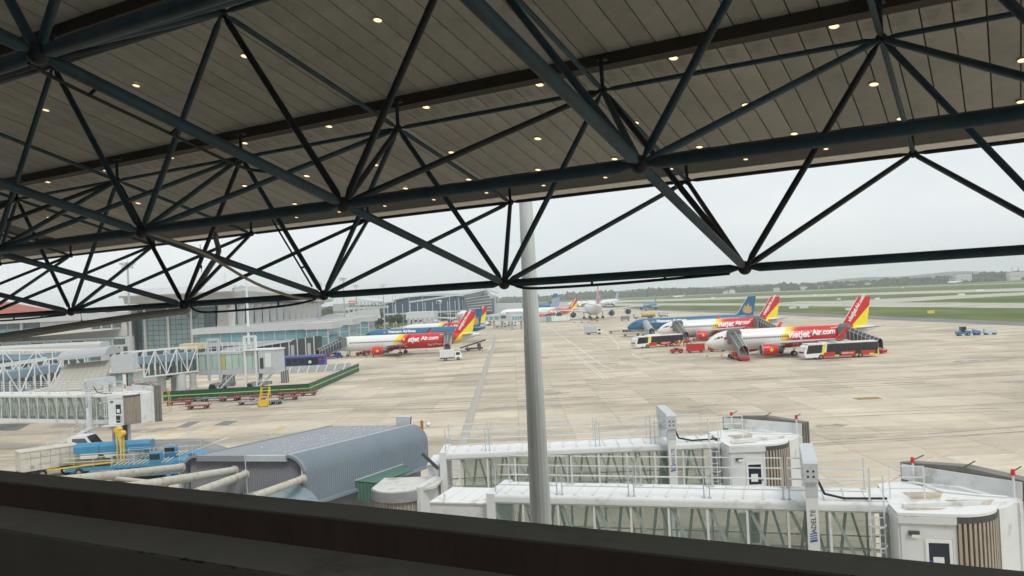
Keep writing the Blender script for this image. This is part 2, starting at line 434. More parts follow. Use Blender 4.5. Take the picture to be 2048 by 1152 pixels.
# big gutter pipe: from the outer chord node down along the wall to the left, and its downpipe
a = B(3, 0) + dn * .1
gl = A(-60, 684, a.y * 1.0 - 3.2)
hung_pipe([a + EX * .06 + dn * -.05, a + dn * .02, lerp(a, gl, .3), lerp(a, gl, .6), gl], .066, PIPEG, 'thick grey drain pipe sloping down to the left under the truss', name='drain_pipe')
c = ND(2.5, .5, 1)
p0 = A(432, 478, c.y + .5); p1 = A(437, 505, c.y + .45)
hung_pipe([p0 + EZ * .25, p0, p1, lerp(p1, a, .3), lerp(p1, a, .75), a + EX * .02], .06, PIPEG, 'grey downpipe dropping from the eave to the truss node', name='drain_pipe')
# thin stay wires with turnbuckles
for (px, py0, py1, lb) in ((400, 488, 545, 'thin hanging wire beside the downpipe under the eave'), (161, 620, 650, 'thin hanging wire below the leftmost large truss node')):
    Y = B(3, 0).y + .4
    t = thing('hanging_wire', lb, 'wire', A(px, py0, Y)); o = t.location.copy()
    MB().tube((0, 0, 0), A(px + 3, py1, Y) - o, .006, n=5).obj('wire', TUBED, t)
    MB().sphere(lerp(Vector((0, 0, 0)), A(px + 3, py1, Y) - o, .8), .022, 8, 5, (1, 1, 2)).obj('weight', TUBED, t)

# parapet and deck in front of the camera, added shading wall behind it
pp = canopy_thing('parapet', 'dark grey and maroon stepped parapet along the deck edge', 'parapet')
PG = mat('parapet_grey_coping', (.12, .117, .1), .75, var=.2, vs=2.5, bump=.35, dirt=((.07, .065, .055), .52, .8), ds=2.5)
PM = mat('parapet_maroon_paint', (.078, .05, .042), .7, var=.2, vs=2, dirt=((.055, .035, .03), .5, .7), ds=3, streak=(3, 3, .4))
X0, X1 = -40, 10
def strip(name, prof, m):
    b = MB(); b.add([(x, y, z) for x in (X0, X1) for y, z in prof], [(0, 1, 2, 3), (7, 6, 5, 4), (0, 4, 5, 1), (1, 5, 6, 2), (2, 6, 7, 3), (3, 7, 4, 0)])
    return b.obj(name, m, pp)
zt = -.671
strip('coping', [(2.2, zt), (2.045, zt), (2.045, zt - .008), (2.2, zt - .008)], PG)
strip('wall_face', [(2.19, zt - .01), (2.04, zt - .01), (2.04, zt - .16), (2.19, zt - .16)], PM)
strip('ledge', [(2.039, zt - .104), (1.805, zt - .104), (1.805, zt - .13), (2.039, zt - .13)], PG)
strip('inner_face', [(2.0, zt - .131), (1.8, zt - .112), (1.8, zt - .9), (2.0, zt - .9)], mat('parapet_inner', (.09, .085, .075), .8, var=.15))
# little nicks and blobs along the joints
b = MB()
for k in range(46):
    x = random.uniform(-3.5, .5); r = random.uniform(.002, .006)
    if random.random() < .5: x = -2.2 + random.gauss(0, .12)
    b.sphere((x, 1.805 + random.uniform(-.006, .006), zt - .106), r, 6, 4, (2.2, .8, .5))
o = b.obj('sealant_crumbs', BLACK, pp); o['kind'] = 'stuff'
dk = canopy_thing('deck_and_shade_wall', 'deck behind the parapet and unseen wall added to darken the ceiling', 'wall')
b = MB(); b.box(-60, 12, -5, 1.79, -1.8, -1.6); b.obj('deck_floor', mat('deck_floor', (.1, .095, .09), .8), dk)
b = MB(); b.box(-60, 12, -5.2, -5, -1.8, 8); b.obj('rear_wall', mat('rear_wall', (.12, .12, .11), .8), dk)  # unseen wall, added to keep light off the inner ceiling
b = MB(); b.box(-30, 8, 1.86, 2.19, -15.2, -.88); b.obj('lower_wall', CONC, dk)
tag(dk, kind='structure')
del dk['category']

# ------------------------------------------------------------------ the grey light mast standing outside the canopy
MY = 20.0
mb0 = A(1082, 1040, MY)
lm = thing('light_mast', 'tall tapered grey lighting column standing in front of the jet bridges', 'mast', (mb0.x, MY, 0))
def mast_r(z): return .242 + (10.0 - z) * .0115 / 1.0 * .96
MASTM = mat('galvanised_grey', (.6, .63, .64), .55, var=.08, vs=1.2, streak=(6, 6, .35), dirt=((.42, .44, .45), .55, .6), ds=2)
def mseg(z0, z1, nm, grow=0):
    b = MB(); n = 16; b.loft([[((mast_r(z) + grow) * math.cos(2 * math.pi * k / n), (mast_r(z) + grow) * math.sin(2 * math.pi * k / n), z) for k in range(n)] for z in (z0, z1)])
    return b.obj(nm, MASTM, lm)
mseg(.3, 14.28, 'lower_shaft', .006); mseg(14.282, 30, 'upper_shaft')
MB().tube((0, 0, 0), (0, 0, .3), .62, n=20).obj('base', CONC, lm)
MB().tube((-.16, -.2, 14.33), (-.18, -.24, 14.33), .02, n=8).obj('bolt', STEEL, lm)
# ------------------------------------------------------------------ ground, apron, taxiways
def node(t, kind, **k):
    n = t.nodes.new(kind)
    for a, v in k.items(): setattr(n, a, v)
    return n
def apron_material(name, base, slab, tone=.12, stain=1.0, asphalt=False):
    m = bpy.data.materials.new(name); m.use_nodes = True; t = m.node_tree; b = t.nodes['Principled BSDF']; b.inputs['Roughness'].default_value = .85
    b.inputs['Specular IOR Level'].default_value = .3
    g = node(t, 'ShaderNodeNewGeometry'); K = t.links.new
    mp = node(t, 'ShaderNodeMapping'); K(g.outputs['Position'], mp.inputs[0])
    br = node(t, 'ShaderNodeTexBrick', offset=0, squash=1); br.inputs['Scale'].default_value = 1; br.inputs['Brick Width'].default_value = slab; br.inputs['Row Height'].default_value = slab
    br.inputs['Mortar Size'].default_value = .03; br.inputs['Mortar Smooth'].default_value = .4; br.inputs['Bias'].default_value = 0
    br.inputs['Color1'].default_value = (1 - tone, 1 - tone * 1.05, 1 - tone * 1.2, 1); br.inputs['Color2'].default_value = (1 + tone, 1 + tone, 1 + tone * .9, 1); br.inputs['Mortar'].default_value = (.62, .6, .56, 1)
    K(mp.outputs[0], br.inputs[0])
    n1 = node(t, 'ShaderNodeTexNoise'); n1.inputs['Scale'].default_value = .035; n1.inputs['Detail'].default_value = 8; n1.inputs['Roughness'].default_value = .6
    n2 = node(t, 'ShaderNodeTexNoise'); n2.inputs['Scale'].default_value = .5; n2.inputs['Detail'].default_value = 9; n2.inputs['Roughness'].default_value = .7
    m2 = node(t, 'ShaderNodeMapping'); m2.inputs['Scale'].default_value = (.45, 1.9, 1); K(g.outputs['Position'], m2.inputs[0])
    n3 = node(t, 'ShaderNodeTexNoise'); n3.inputs['Scale'].default_value = .07; n3.inputs['Detail'].default_value = 9; n3.inputs['Roughness'].default_value = .68; n3.inputs['Distortion'].default_value = .6
    K(g.outputs['Position'], n1.inputs[0]); K(g.outputs['Position'], n2.inputs[0]); K(m2.outputs[0], n3.inputs[0])
    def ramp(src, lo, hi, a, c):
        r = node(t, 'ShaderNodeMapRange'); r.inputs[1].default_value = lo; r.inputs[2].default_value = hi; r.inputs[3].default_value = a; r.inputs[4].default_value = c; K(src, r.inputs[0]); return r.outputs[0]
    def mul(a, c):
        v = node(t, 'ShaderNodeVectorMath', operation='MULTIPLY'); K(a, v.inputs[0])
        if isinstance(c, tuple): v.inputs[1].default_value = c
        else: K(c, v.inputs[1])
        return v.outputs[0]
    col = mul(br.outputs['Color'], base)
    col = mul(col, ramp(n1.outputs[0], .35, .65, .86, 1.14)); col = mul(col, ramp(n2.outputs[0], .3, .7, .9, 1.1))
    mx = node(t, 'ShaderNodeMix', data_type='RGBA'); K(ramp(n3.outputs[0], .51, .62, 0, .6 * stain), mx.inputs[0]); K(col, mx.inputs[6])
    dk = mul(col, (.52, .53, .55)); K(dk, mx.inputs[7])
    mx2 = node(t, 'ShaderNodeMix', data_type='RGBA'); K(ramp(n3.outputs[0], .44, .34, 0, .5 * stain), mx2.inputs[0]); K(mx.outputs[2], mx2.inputs[6]); mx2.inputs[7].default_value = (.56, .52, .44, 1) if not asphalt else (.2, .2, .2, 1)
    K(mx2.outputs[2], b.inputs['Base Color'])
    bp = node(t, 'ShaderNodeBump'); bp.inputs['Strength'].default_value = .25; bp.inputs['Distance'].default_value = .02; K(n2.outputs[0], bp.inputs['Height']); K(bp.outputs[0], b.inputs['Normal'])
    return m
APRON = apron_material('apron_concrete', (.52, .455, .36), 6.0)
TAXI = apron_material('taxiway_concrete', (.45, .43, .37), 7.5, .05, .5)
ASPH = apron_material('shoulder_asphalt', (.2, .2, .2), 40, .03, .7, True)
def grass_material():
    m = bpy.data.materials.new('grass'); m.use_nodes = True; t = m.node_tree; b = t.nodes['Principled BSDF']; b.inputs['Roughness'].default_value = .95; b.inputs['Specular IOR Level'].default_value = .1
    g = node(t, 'ShaderNodeNewGeometry'); mp = node(t, 'ShaderNodeMapping'); mp.inputs['Scale'].default_value = (1, .45, 1); t.links.new(g.outputs['Position'], mp.inputs[0])
    a = node(t, 'ShaderNodeTexNoise'); a.inputs['Scale'].default_value = .03; a.inputs['Detail'].default_value = 10; a.inputs['Roughness'].default_value = .7; a.inputs['Distortion'].default_value = .5
    r = node(t, 'ShaderNodeValToRGB'); e = r.color_ramp.elements; e[0].position = .34; e[0].color = (.085, .11, .035, 1); e[1].position = .66; e[1].color = (.2, .205, .085, 1)
    x = e.new(.5); x.color = (.11, .155, .045, 1)
    t.links.new(mp.outputs[0], a.inputs[0]); t.links.new(a.outputs[0], r.inputs[0]); t.links.new(r.outputs[0], b.inputs['Base Color'])
    return m
GRASS = grass_material()
def sheet(name, poly, z, m, label=None):
    b = MB(); b.quad(*[(x, y, z) for x, y in poly]); o = b.obj(name, m); tag(o, label, kind='structure'); return o
sheet('ground', [(-5600, -600), (5600, -600), (5600, 5900), (-5600, 5900)], -.02, GRASS, 'wide grass airfield running to the hazy horizon')
ap = sheet('apron', [(-700, -60), (155, -60), (152, 100), (146, 242), (134, 396), (110, 611), (70, 1100), (40, 1400), (-700, 1400)], -.004, APRON, 'stained concrete aircraft apron')
sheet('shoulder', [(155, -60), (166, -60), (164, 100), (158, 262), (149, 440), (143, 512), (121, 620), (80, 1100), (52, 1400), (40, 1400), (70, 1100), (110, 611), (134, 396), (146, 242), (152, 100)], -.006, ASPH, 'dark asphalt shoulder between apron and grass')
sheet('taxiway', [(230, 100), (221, 365), (192, 565), (183, 655), (160, 776), (130, 900), (80, 1100), (52, 1400), (110, 1400), (150, 1080), (190, 850), (218, 642), (247, 540), (254, 491), (262, 300), (268, 100)], -.012, TAXI, 'pale taxiway parallel to the apron edge')
sheet('taxiway_exit', [(246, 545), (293, 566), (345, 571), (900, 600), (900, 690), (393, 660), (337, 665), (257, 665), (245, 722), (212, 690)], -.008, TAXI, 'curved exit taxiway')
sheet('runway', [(1100, 40), (425, 702), (380, 830), (285, 980), (199, 1150), (120, 1350), (0, 1700), (60, 1800), (160, 1600), (241, 1400), (340, 1200), (440, 1000), (499, 850), (1200, 120)], -.01, TAXI, 'long pale runway')
sheet('far_runway', [(1500, 500), (751, 1240), (650, 1500), (538, 1720), (343, 2000), (0, 2350), (0, 2420), (380, 2060), (590, 1790), (700, 1570), (800, 1310), (1560, 560)], -.012, TAXI, 'second runway near the tree line')
# a low sandy apron strip with the service road before the winged hall
# individual slabs where the photograph resolves them
ns = 0
sl = MB().box(.012, 5.988, .012, 5.988, 0, .012).obj('concrete_slab', APRON, ap); sl.location = (-24, 54, 0)
for iy in range(9, 20):
    for ix in range(-13, 13):
        x, y = ix * 6, iy * 6
        if (ix, iy) == (-4, 9): continue
        if abs(x + 3) > .62 * y + 6 or ns > 285: continue
        if -12 < x < 0 and iy > 14 and False: continue
        c = link('concrete_slab', sl.data, ap, (x, y, 0)); ns += 1

WLINE = mat('worn_white_line_paint', (.7, .68, .62), .8, var=.12, vs=.6, dirt=((.42, .39, .33), .47, .75), ds=.25)
YLINE = mat('worn_yellow_line_paint', (.62, .42, .1), .8, var=.12, vs=.6, dirt=((.42, .39, .33), .5, .7), ds=.3)
RLINE = mat('worn_red_line_paint', (.55, .2, .15), .8, var=.12, vs=.6, dirt=((.42, .36, .3), .5, .7), ds=.3)
DLINE = mat('joint_sealant', (.12, .12, .13), .8, var=.15)
def ribbon(b, pts, wd, z=.018):
    P = [Vector((p[0], p[1], 0)) for p in pts]; vs = []
    for i, p in enumerate(P):
        d = (P[min(i + 1, len(P) - 1)] - P[max(i - 1, 0)]).normalized(); n = Vector((-d.y, d.x, 0)) * wd / 2
        vs += [(p.x - n.x, p.y - n.y, z), (p.x + n.x, p.y + n.y, z)]
    b.add(vs, [(2 * i, 2 * i + 2, 2 * i + 3, 2 * i + 1) for i in range(len(P) - 1)])
def smooth(pts, n=6):
    out = []
    P = [Vector((p[0], p[1])) for p in pts]
    for i in range(len(P) - 1):
        a0 = P[max(i - 1, 0)]; a1 = P[i]; a2 = P[i + 1]; a3 = P[min(i + 2, len(P) - 1)]
        for k in range(n):
            u = k / n; out.append(.5 * ((2 * a1) + (-a0 + a2) * u + (2 * a0 - 5 * a1 + 4 * a2 - a3) * u * u + (-a0 + 3 * a1 - 3 * a2 + a3) * u ** 3))
    out.append(P[-1]); return out
def marking(name, pts, wd, m, dash=None, z=.018, sm=True):
    b = MB(); pts = smooth(pts) if (sm and len(pts) > 2) else [Vector(p) for p in pts]
    if not dash: ribbon(b, pts, wd, z)
    else:
        L = 0; seg = []
        for i in range(len(pts) - 1):
            p, q = Vector(pts[i]), Vector(pts[i + 1]); l = (q - p).length; n = max(1, int(l / .5))
            for k in range(n):
                if (L % (dash[0] + dash[1])) < dash[0]: seg.append(p.lerp(q, k / n))
                elif len(seg) > 1: ribbon(b, seg, wd, z); seg = []
                else: seg = []
                L += l / n
        if len(seg) > 1: ribbon(b, seg, wd, z)
    return tag(b.obj(name, m), kind='structure')
marking('white_lane_line', [(17, 520), (17, 403), (18, 247), (18.2, 190), (18.8, 172), (21.5, 160), (27, 153.5), (37, 150), (58, 147), (86, 143), (150, 134)], .32, WLINE)
marking('white_lane_line', [(36, 420), (35, 330), (31, 260), (27.5, 225)], .3, WLINE)
marking('white_lane_line', [(34, 212), (30, 210), (28.2, 202), (28.6, 184), (30, 173), (36, 165), (49, 158), (75, 154)], .3, WLINE)
marking('white_lane_line', [(75, 196), (60, 201), (48, 190), (44, 178)], .25, WLINE, sm=False)
marking('dashed_centre_line', [(22, 460), (22.5, 366), (23, 240), (23.5, 190), (25, 172), (32, 160), (45, 155), (90, 149), (140, 143)], .25, WLINE, dash=(2.2, 2.6))
marking('white_stand_line', [(14.6, 222), (15.6, 150)], .22, WLINE, sm=False)
marking('white_stand_line', [(15.3, 222), (16.3, 150)], .22, WLINE, sm=False)
for (x, y) in ((24, 215), (26, 190), (25, 172), (31, 186), (20, 201), (33, 172), (46, 151), (66, 149.5), (88, 171)):
    marking('white_road_mark', [(x, y), (x + 2.2, y)], .5, WLINE, sm=False)
for k in range(9):
    a = Vector((34 + k * 1.6, 69 + k * .62)); marking('white_dash', [a, a + Vector((.95, .36))], .14, WLINE, sm=False)
    a = Vector((33 + k * 1.6, 66 + k * .6)); marking('white_dash', [a, a + Vector((.95, .36))], .14, WLINE, sm=False)
for dy, m_ in ((0, WLINE), (.18, RLINE), (.36, WLINE)):
    marking('clearance_line', [(16, 51.5 + dy), (37.2, 73.6 + dy)], .12, m_, sm=False)
marking('white_faint_line', [(17, 61.6), (33, 67)], .14, WLINE, sm=False)
def pxline(name, a, c, wd, m, **k): 
    p, q = G(*a), G(*c); marking(name, [(p.x, p.y), (q.x, q.y)], wd, m, sm=False, **k)
for a, c in (((318, 872), (362, 855)), ((324, 873), (368, 856)), ((414, 862), (433, 855)), ((418, 863), (437, 856)), ((552, 859), (566, 852)), ((556, 860), (570, 853))):
    pxline('yellow_stand_line', a, c, .28, YLINE)
for a, c in (((0, 913), (235, 862)), ((380, 905), (455, 875)), ((0, 935), (180, 905)), ((640, 800), (697, 785)), ((560, 812), (640, 800)), ((630, 708), (660, 714)), ((1040, 860), (1470, 838)), ((120, 845), (0, 868))):
    pxline('white_worn_line', a, c, .2, WLINE)
pxline('sealed_crack', (1600, 889), (2048, 864), .18, DLINE); pxline('sealed_crack', (700, 836), (1060, 812), .12, DLINE)
pxline('grey_kerb_line', (978, 700), (995, 668), .6, WLINE)
for q in (((352, 855), (375, 855), (402, 843), (380, 843)), ((425, 851), (455, 851), (478, 842), (450, 842)), ((0, 862), (35, 862), (60, 848), (0, 848))):
    b = MB(); b.quad(*[tuple(G(x, y, 0).xy) + (.016,) for x, y in q]); tag(b.obj('dark_asphalt_patch', ASPH), kind='structure')
b = MB(); b.quad(*[tuple(G(x, y, 0).xy) + (.015,) for x, y in ((190, 905), (250, 880), (400, 878), (480, 903), (380, 935), (200, 940))]); tag(b.obj('damp_patch', mat('damp_concrete', (.2, .2, .2), .6, var=.15, vs=.4, dirt=((.3, .28, .24), .5, .7), ds=.3)), kind='structure')
for (x, y) in ((1735, 797), (1085, 716)):
    p = G(x, y); b = MB(); b.box(p.x - 1.6, p.x + 1.6, p.y - 1.0, p.y + 1.0, .013, .03); tag(b.obj('hydrant_pit_cover', mat('brown_pit_cover', (.3, .2, .08), .8, var=.3)), kind='structure')

TYRE = mat('tyre_mark', (.3, .27, .23), .85, var=.2, vs=.3, dirt=((.5, .44, .36), .46, .9), ds=.22)
rn = random.Random(21)
for (x0_, y0_, x1_, y1_, c_) in ((-60, 118, 20, 112, 4), (-50, 130, 60, 122, -3), (20, 96, 75, 90, 2), (-30, 165, 30, 172, 5), (-70, 92, -20, 104, -3), (40, 128, 110, 118, 4), (15, 80, 60, 84, -2), (-20, 140, 50, 136, 3), (60, 110, 100, 84, 3)):
    for o__ in (0, 2.4):
        marking('tyre_mark', [(x0_, y0_ + o__), ((x0_ + x1_) / 2, (y0_ + y1_) / 2 + c_ + o__), (x1_, y1_ + o__)], .45, TYRE, z=.0165)
OILM = mat('oil_stain', (.3, .27, .23), .7, var=.25, vs=.8, dirt=((.47, .41, .33), .48, .85), ds=.6)
rn = random.Random(77)
for (x_, y_, r_) in ((59, 180, 5), (60, 186, 4), (48, 181, 3.5), (52, 248, 5), (-28, 249, 6), (-33, 244, 3), (62, 165, 2.5), (46, 203, 3), (-12, 216, 2.5), (-38, 140, 4), (24, 110, 2), (5, 132, 2.5), (70, 119, 2), (-48, 112, 3), (33, 90, 1.5), (80, 150, 3), (20, 182, 2), (-22, 180, 2.2)):
    b = MB(); pts = [(x_ + r_ * rn.uniform(.55, 1.1) * 1.4 * math.cos(k * .4488), y_ + r_ * rn.uniform(.5, 1.1) * math.sin(k * .4488), .0158) for k in range(14)]; b.add(pts, [tuple(range(14))]); tag(b.obj('oil_stain', OILM), kind='structure')
# drain channel with separate covers
dr = thing('drain_channel', 'long straight strip of grey drain covers running away across the apron', 'drain', (0, 0, 0))
del dr['category']; dr['kind'] = 'structure'
DCOV = mat('drain_cover_grey', (.4, .375, .33), .8, var=.2, vs=1)
b = MB(); b.quad((-6.42, 60, .0135), (-5.38, 60, .0135), (-7.05, 352, .0135), (-8.15, 352, .0135)); b.obj('channel_bed', DLINE, dr)
cv = MB().box(-.5, .5, 0, 1.88, .014, .03); c0 = cv.obj('drain_cover', DCOV, dr); c0.location = (-5.9, 60, 0)
y = 62
while y < 350:
    l_ = link('drain_cover', c0.data, dr, (-5.9 - (y - 60) * .0058, y + random.uniform(-.02, .02), random.uniform(-.004, .004))); y += 2 if y < 200 else 4
    if y >= 200: l_.scale = (1.02, 2, 1)

# ------------------------------------------------------------------ hills, far woods, far buildings
def hill(name, pts, depth, m):
    b = MB(); f = [(x, y, -1) for x, y, z in pts]; t = [(x, y, z) for x, y, z in pts]; k = [(x, y + depth, -1) for x, y, z in pts]
    n = len(pts); b.add(f + t + k, [(i, i + 1, n + i + 1, n + i) for i in range(n - 1)] + [(n + i, n + i + 1, 2 * n + i + 1, 2 * n + i) for i in range(n - 1)])
    o = b.obj(name, m, smooth=True); tag(o, kind='structure'); return o
HILLM = mat('hill_green', (.06, .08, .05), .95, var=.2, vs=.01)
rnd = random.Random(3)
pts = []
for k in range(90):
    x = -800 + k * 65; u = (x - 2400) / 700; h = 6 + 28 * math.exp(-u * u) + 12 * math.exp(-((x - 3300) / 420) ** 2) + 18 * math.exp(-((x - 900) / 500) ** 2) + 14 * math.exp(-((x + 300) / 300) ** 2) + rnd.uniform(-3, 3) + 6 * math.sin(x / 97)
    pts.append((x, 4900, h))
hill('hills', pts, 700, HILLM)

def leafmat(name, col):
    return mat(name, col, .9, var=.35, vs=.25, spec=.1)
LEAFD = leafmat('far_wood_leaves', (.055, .075, .04))
def lump(b, x, y, z, rx, ry, rz, rn, n=6, m=4):
    rings = []
    for i in range(m + 1):
        t = math.pi * (i / m) ; rr = max(math.sin(t), .05)
        rings.append([(x + rx * rr * math.cos(6.283 * (k + .5 * (i % 2)) / n) * rn.uniform(.75, 1.2), y + ry * rr * math.sin(6.283 * (k + .5 * (i % 2)) / n) * rn.uniform(.75, 1.2), z - rz * math.cos(t) * rn.uniform(.85, 1.15)) for k in range(n)])
    b.loft(rings)
b = MB(); rn = random.Random(5)
def belt_y(x): return 1850 if x > 900 else 1850 + (900 - x) * .5 if x > -100 else 2350 + (-100 - x) * .1
x = -2600.0
while x < 2200:
    clump = .5 + .5 * math.sin(x / 61.0) * math.sin(x / 23.0 + 1)
    for r in range(5):
        y = belt_y(x) + r * 26 + rn.uniform(-8, 8); h = (4 + 3.5 * clump + rn.uniform(0, 3.2) + r * .7)
        if 150 < x < 420: h *= 1.25
        if 1050 < x < 1300: h *= 1.2
        lump(b, x + rn.uniform(-6, 6), y, h * .75, rn.uniform(5, 10), rn.uniform(5, 9), h * .8, rn)
    x += 9
o = b.obj('far_wood', LEAFD); tag(o, 'dark hazy belt of trees along the horizon beyond the runways', kind='stuff')

FARW = mat('far_white_wall', (.62, .62, .6), .8, var=.08); FARR = mat('far_roof', (.3, .2, .16), .8); FARG = mat('far_grey_wall', (.4, .41, .42), .8, var=.08)
def far_house(x, y, w_, d_, h_, name, label, group=None, roofm=FARR, wallm=FARW, flat=False, chim=0):
    t = thing(name, label, 'building', (x, y, 0), 0, group)
    MB().box(-w_ / 2, w_ / 2, -d_ / 2, d_ / 2, -.05, h_).obj('wall', wallm, t)
    b = MB()
    if flat: b.box(-w_ / 2 - .4, w_ / 2 + .4, -d_ / 2 - .4, d_ / 2 + .4, h_ + .003, h_ + .8)
    else: b.prismy([(-w_ / 2 - .6, h_ + .003), (w_ / 2 + .6, h_ + .003), (0, h_ + 3)], -d_ / 2 - .5, d_ / 2 + .5)
    rf = b.obj('roof', roofm, t)
    n = max(2, int(w_ / 5))
    for k in range(n):
        xx = -w_ / 2 + (k + .5) * w_ / n
        for zz in range(max(1, int(h_ / 4))):
            MB().box(xx - .8, xx + .8, -d_ / 2 - .05, -d_ / 2 - .002, 1.2 + zz * 3.6, 2.8 + zz * 3.6).obj('window', GLASSD, t)
    for k in range(chim):
        MB().tube((-w_ / 4 + k * w_ / 3, 0, h_), (-w_ / 4 + k * w_ / 3, 0, h_ + 11), .9, n=8).obj('chimney', FARG, t)
    return t
def fh(px, w_, h_, name, label, Y=1830, **k):
    p = A(px, 560, Y); return far_house(p.x, Y, w_, 12, h_, name, label, **k)
fh(1925, 34, 18, 'factory_building', 'white flat-roofed factory block rising above the trees at far right', flat=True)
fh(2035, 42, 17, 'factory_building', 'white factory with two chimneys at the right edge of the horizon', flat=True, chim=2)
fh(2028, 22, 7, 'low_hall', 'low white hall in front of the factory with two chimneys', Y=1760, flat=True)
fh(1905, 9, 12, 'water_tower_block', 'small grey tower block just left of the white factory', wallm=FARG, flat=True)
far_list = [(1338, 12, 6), (1455, 20, 5), (1463, 10, 7), (1552, 12, 7), (1606, 14, 7), (1640, 10, 6), (1702, 22, 6), (1735, 9, 8), (1742, 12, 6), (1779, 18, 8), (1803, 9, 8), (1845, 12, 8), (1851, 8, 7), (1884, 10, 9), (1990, 12, 7)]
for i, (px, w_, h_) in enumerate(far_list):
    fh(px, w_, h_, 'far_house', '%s pale house from the left along the hazy tree line' % ('first second third fourth fifth sixth seventh eighth ninth tenth eleventh twelfth thirteenth fourteenth fifteenth'.split()[i]), Y=1880 + (i * 37) % 50 + (0 if px > 1400 else 300), group='pale houses along the tree line')
# a rough front row of crowns so that the houses sit among trees
b = MB(); rn = random.Random(9)
for k in range(420):
    x = 300 + k * 2.6 + rn.uniform(-3, 3); lump(b, x, belt_y(x) - 30 + rn.uniform(-25, 25), 1.5, rn.uniform(3, 6), rn.uniform(3, 6), rn.uniform(2.5, 5.5), rn)
tag(b.obj('wood_edge', LEAFD), 'low ragged row of bushes in front of the far wood', kind='stuff')

# haze: one closed box of air
b = MB().box(-5900, 5900, -700, 6200, -2, 110); hz = b.obj('haze', mat('haze_air', (.8, .84, .86)))
hm = hz.data.materials[0]; ht = hm.node_tree; ht.nodes.remove(ht.nodes['Principled BSDF'])
pv = ht.nodes.new('ShaderNodeVolumePrincipled'); pv.inputs['Density'].default_value = .00019; pv.inputs['Color'].default_value = (.86, .9, .93, 1); pv.inputs['Anisotropy'].default_value = .0
ht.links.new(pv.outputs[0], ht.nodes['Material Output'].inputs['Volume']); hz['kind'] = 'stuff'; hz['label'] = 'thin pale haze over the airfield'
# ------------------------------------------------------------------ airliners
def livery_vietjet(name, xb, xt=30):
    m = bpy.data.materials.new(name); m.use_nodes = True; t = m.node_tree; b = t.nodes['Principled BSDF']; b.inputs['Roughness'].default_value = .3
    c = node(t, 'ShaderNodeTexCoord'); s = node(t, 'ShaderNodeSeparateXYZ'); t.links.new(c.outputs['Object'], s.inputs[0])
    n = node(t, 'ShaderNodeTexNoise'); n.inputs['Scale'].default_value = .5; t.links.new(c.outputs['Object'], n.inputs[0])
    a = node(t, 'ShaderNodeMath', operation='MULTIPLY_ADD'); a.inputs[1].default_value = -.85; t.links.new(s.outputs[2], a.inputs[0]); t.links.new(s.outputs[0], a.inputs[2])
    a2 = node(t, 'ShaderNodeMath', operation='MULTIPLY_ADD'); a2.inputs[1].default_value = 1.4; t.links.new(n.outputs[0], a2.inputs[0]); t.links.new(a.outputs[0], a2.inputs[2])
    mr = node(t, 'ShaderNodeMapRange'); mr.inputs[1].default_value = xb - 1.5; mr.inputs[2].default_value = xb + 6; t.links.new(a2.outputs[0], mr.inputs[0])
    r = node(t, 'ShaderNodeValToRGB'); e = r.color_ramp.elements; e[0].position = .18; e[0].color = (.76, .76, .75, 1); e[1].position = .62; e[1].color = (.6, .018, .018, 1)
    for p, col in ((.24, (.85, .68, .05)), (.38, (.85, .5, .03)), (.5, (.72, .12, .02))):
        x = e.new(p); x.color = (*col, 1)
    t.links.new(mr.outputs[0], r.inputs[0])
    d = node(t, 'ShaderNodeMath', operation='MULTIPLY_ADD'); d.inputs[1].default_value = -.9; t.links.new(s.outputs[2], d.inputs[0]); t.links.new(s.outputs[0], d.inputs[2])
    m3 = node(t, 'ShaderNodeMapRange'); m3.inputs[1].default_value = xt - .2; m3.inputs[2].default_value = xt + .2; t.links.new(d.outputs[0], m3.inputs[0])
    m4 = node(t, 'ShaderNodeMapRange'); m4.inputs[1].default_value = xt + 1.6; m4.inputs[2].default_value = xt + 1.8; t.links.new(d.outputs[0], m4.inputs[0])
    x1 = node(t, 'ShaderNodeMix', data_type='RGBA'); x1.inputs[7].default_value = (.85, .7, .04, 1); t.links.new(m3.outputs[0], x1.inputs[0]); t.links.new(r.outputs[0], x1.inputs[6])
    x2 = node(t, 'ShaderNodeMix', data_type='RGBA'); x2.inputs[7].default_value = (.7, .71, .71, 1); t.links.new(m4.outputs[0], x2.inputs[0]); t.links.new(x1.outputs[2], x2.inputs[6])
    t.links.new(x2.outputs[2], b.inputs['Base Color']); return m
def split_mat(name, c1, c2, kx, kz, thr, wid=.05):
    """two-colour print split along a line kx*x + kz*z = thr of the part's own frame"""
    m = bpy.data.materials.new(name); m.use_nodes = True; t = m.node_tree; b = t.nodes['Principled BSDF']; b.inputs['Roughness'].default_value = .32
    c = node(t, 'ShaderNodeTexCoord'); d = node(t, 'ShaderNodeVectorMath', operation='DOT_PRODUCT'); d.inputs[1].default_value = (kx, 0, kz); t.links.new(c.outputs['Object'], d.inputs[0])
    mr = node(t, 'ShaderNodeMapRange'); mr.inputs[1].default_value = thr - wid; mr.inputs[2].default_value = thr + wid; t.links.new(d.outputs['Value'], mr.inputs[0])
    x = node(t, 'ShaderNodeMix', data_type='RGBA'); x.inputs[6].default_value = (*c1, 1); x.inputs[7].default_value = (*c2, 1); t.links.new(mr.outputs[0], x.inputs[0]); t.links.new(x.outputs[2], b.inputs['Base Color']); return m
JWHITE = mat('airliner_white', (.76, .77, .77), .3, var=.02)
JGREY = mat('airliner_wing_grey', (.45, .47, .49), .4, var=.05)
JRED = mat('airliner_red', (.6, .02, .02), .3)
WTXT = mat('white_lettering', (.82, .82, .82), .5)
DWIN = mat('cabin_window_dark', (.035, .045, .06), .2)
FANM = mat('engine_fan_dark', (.05, .05, .055), .4, .5)
CHROME = mat('engine_lip_metal', (.5, .5, .51), .25, .9)
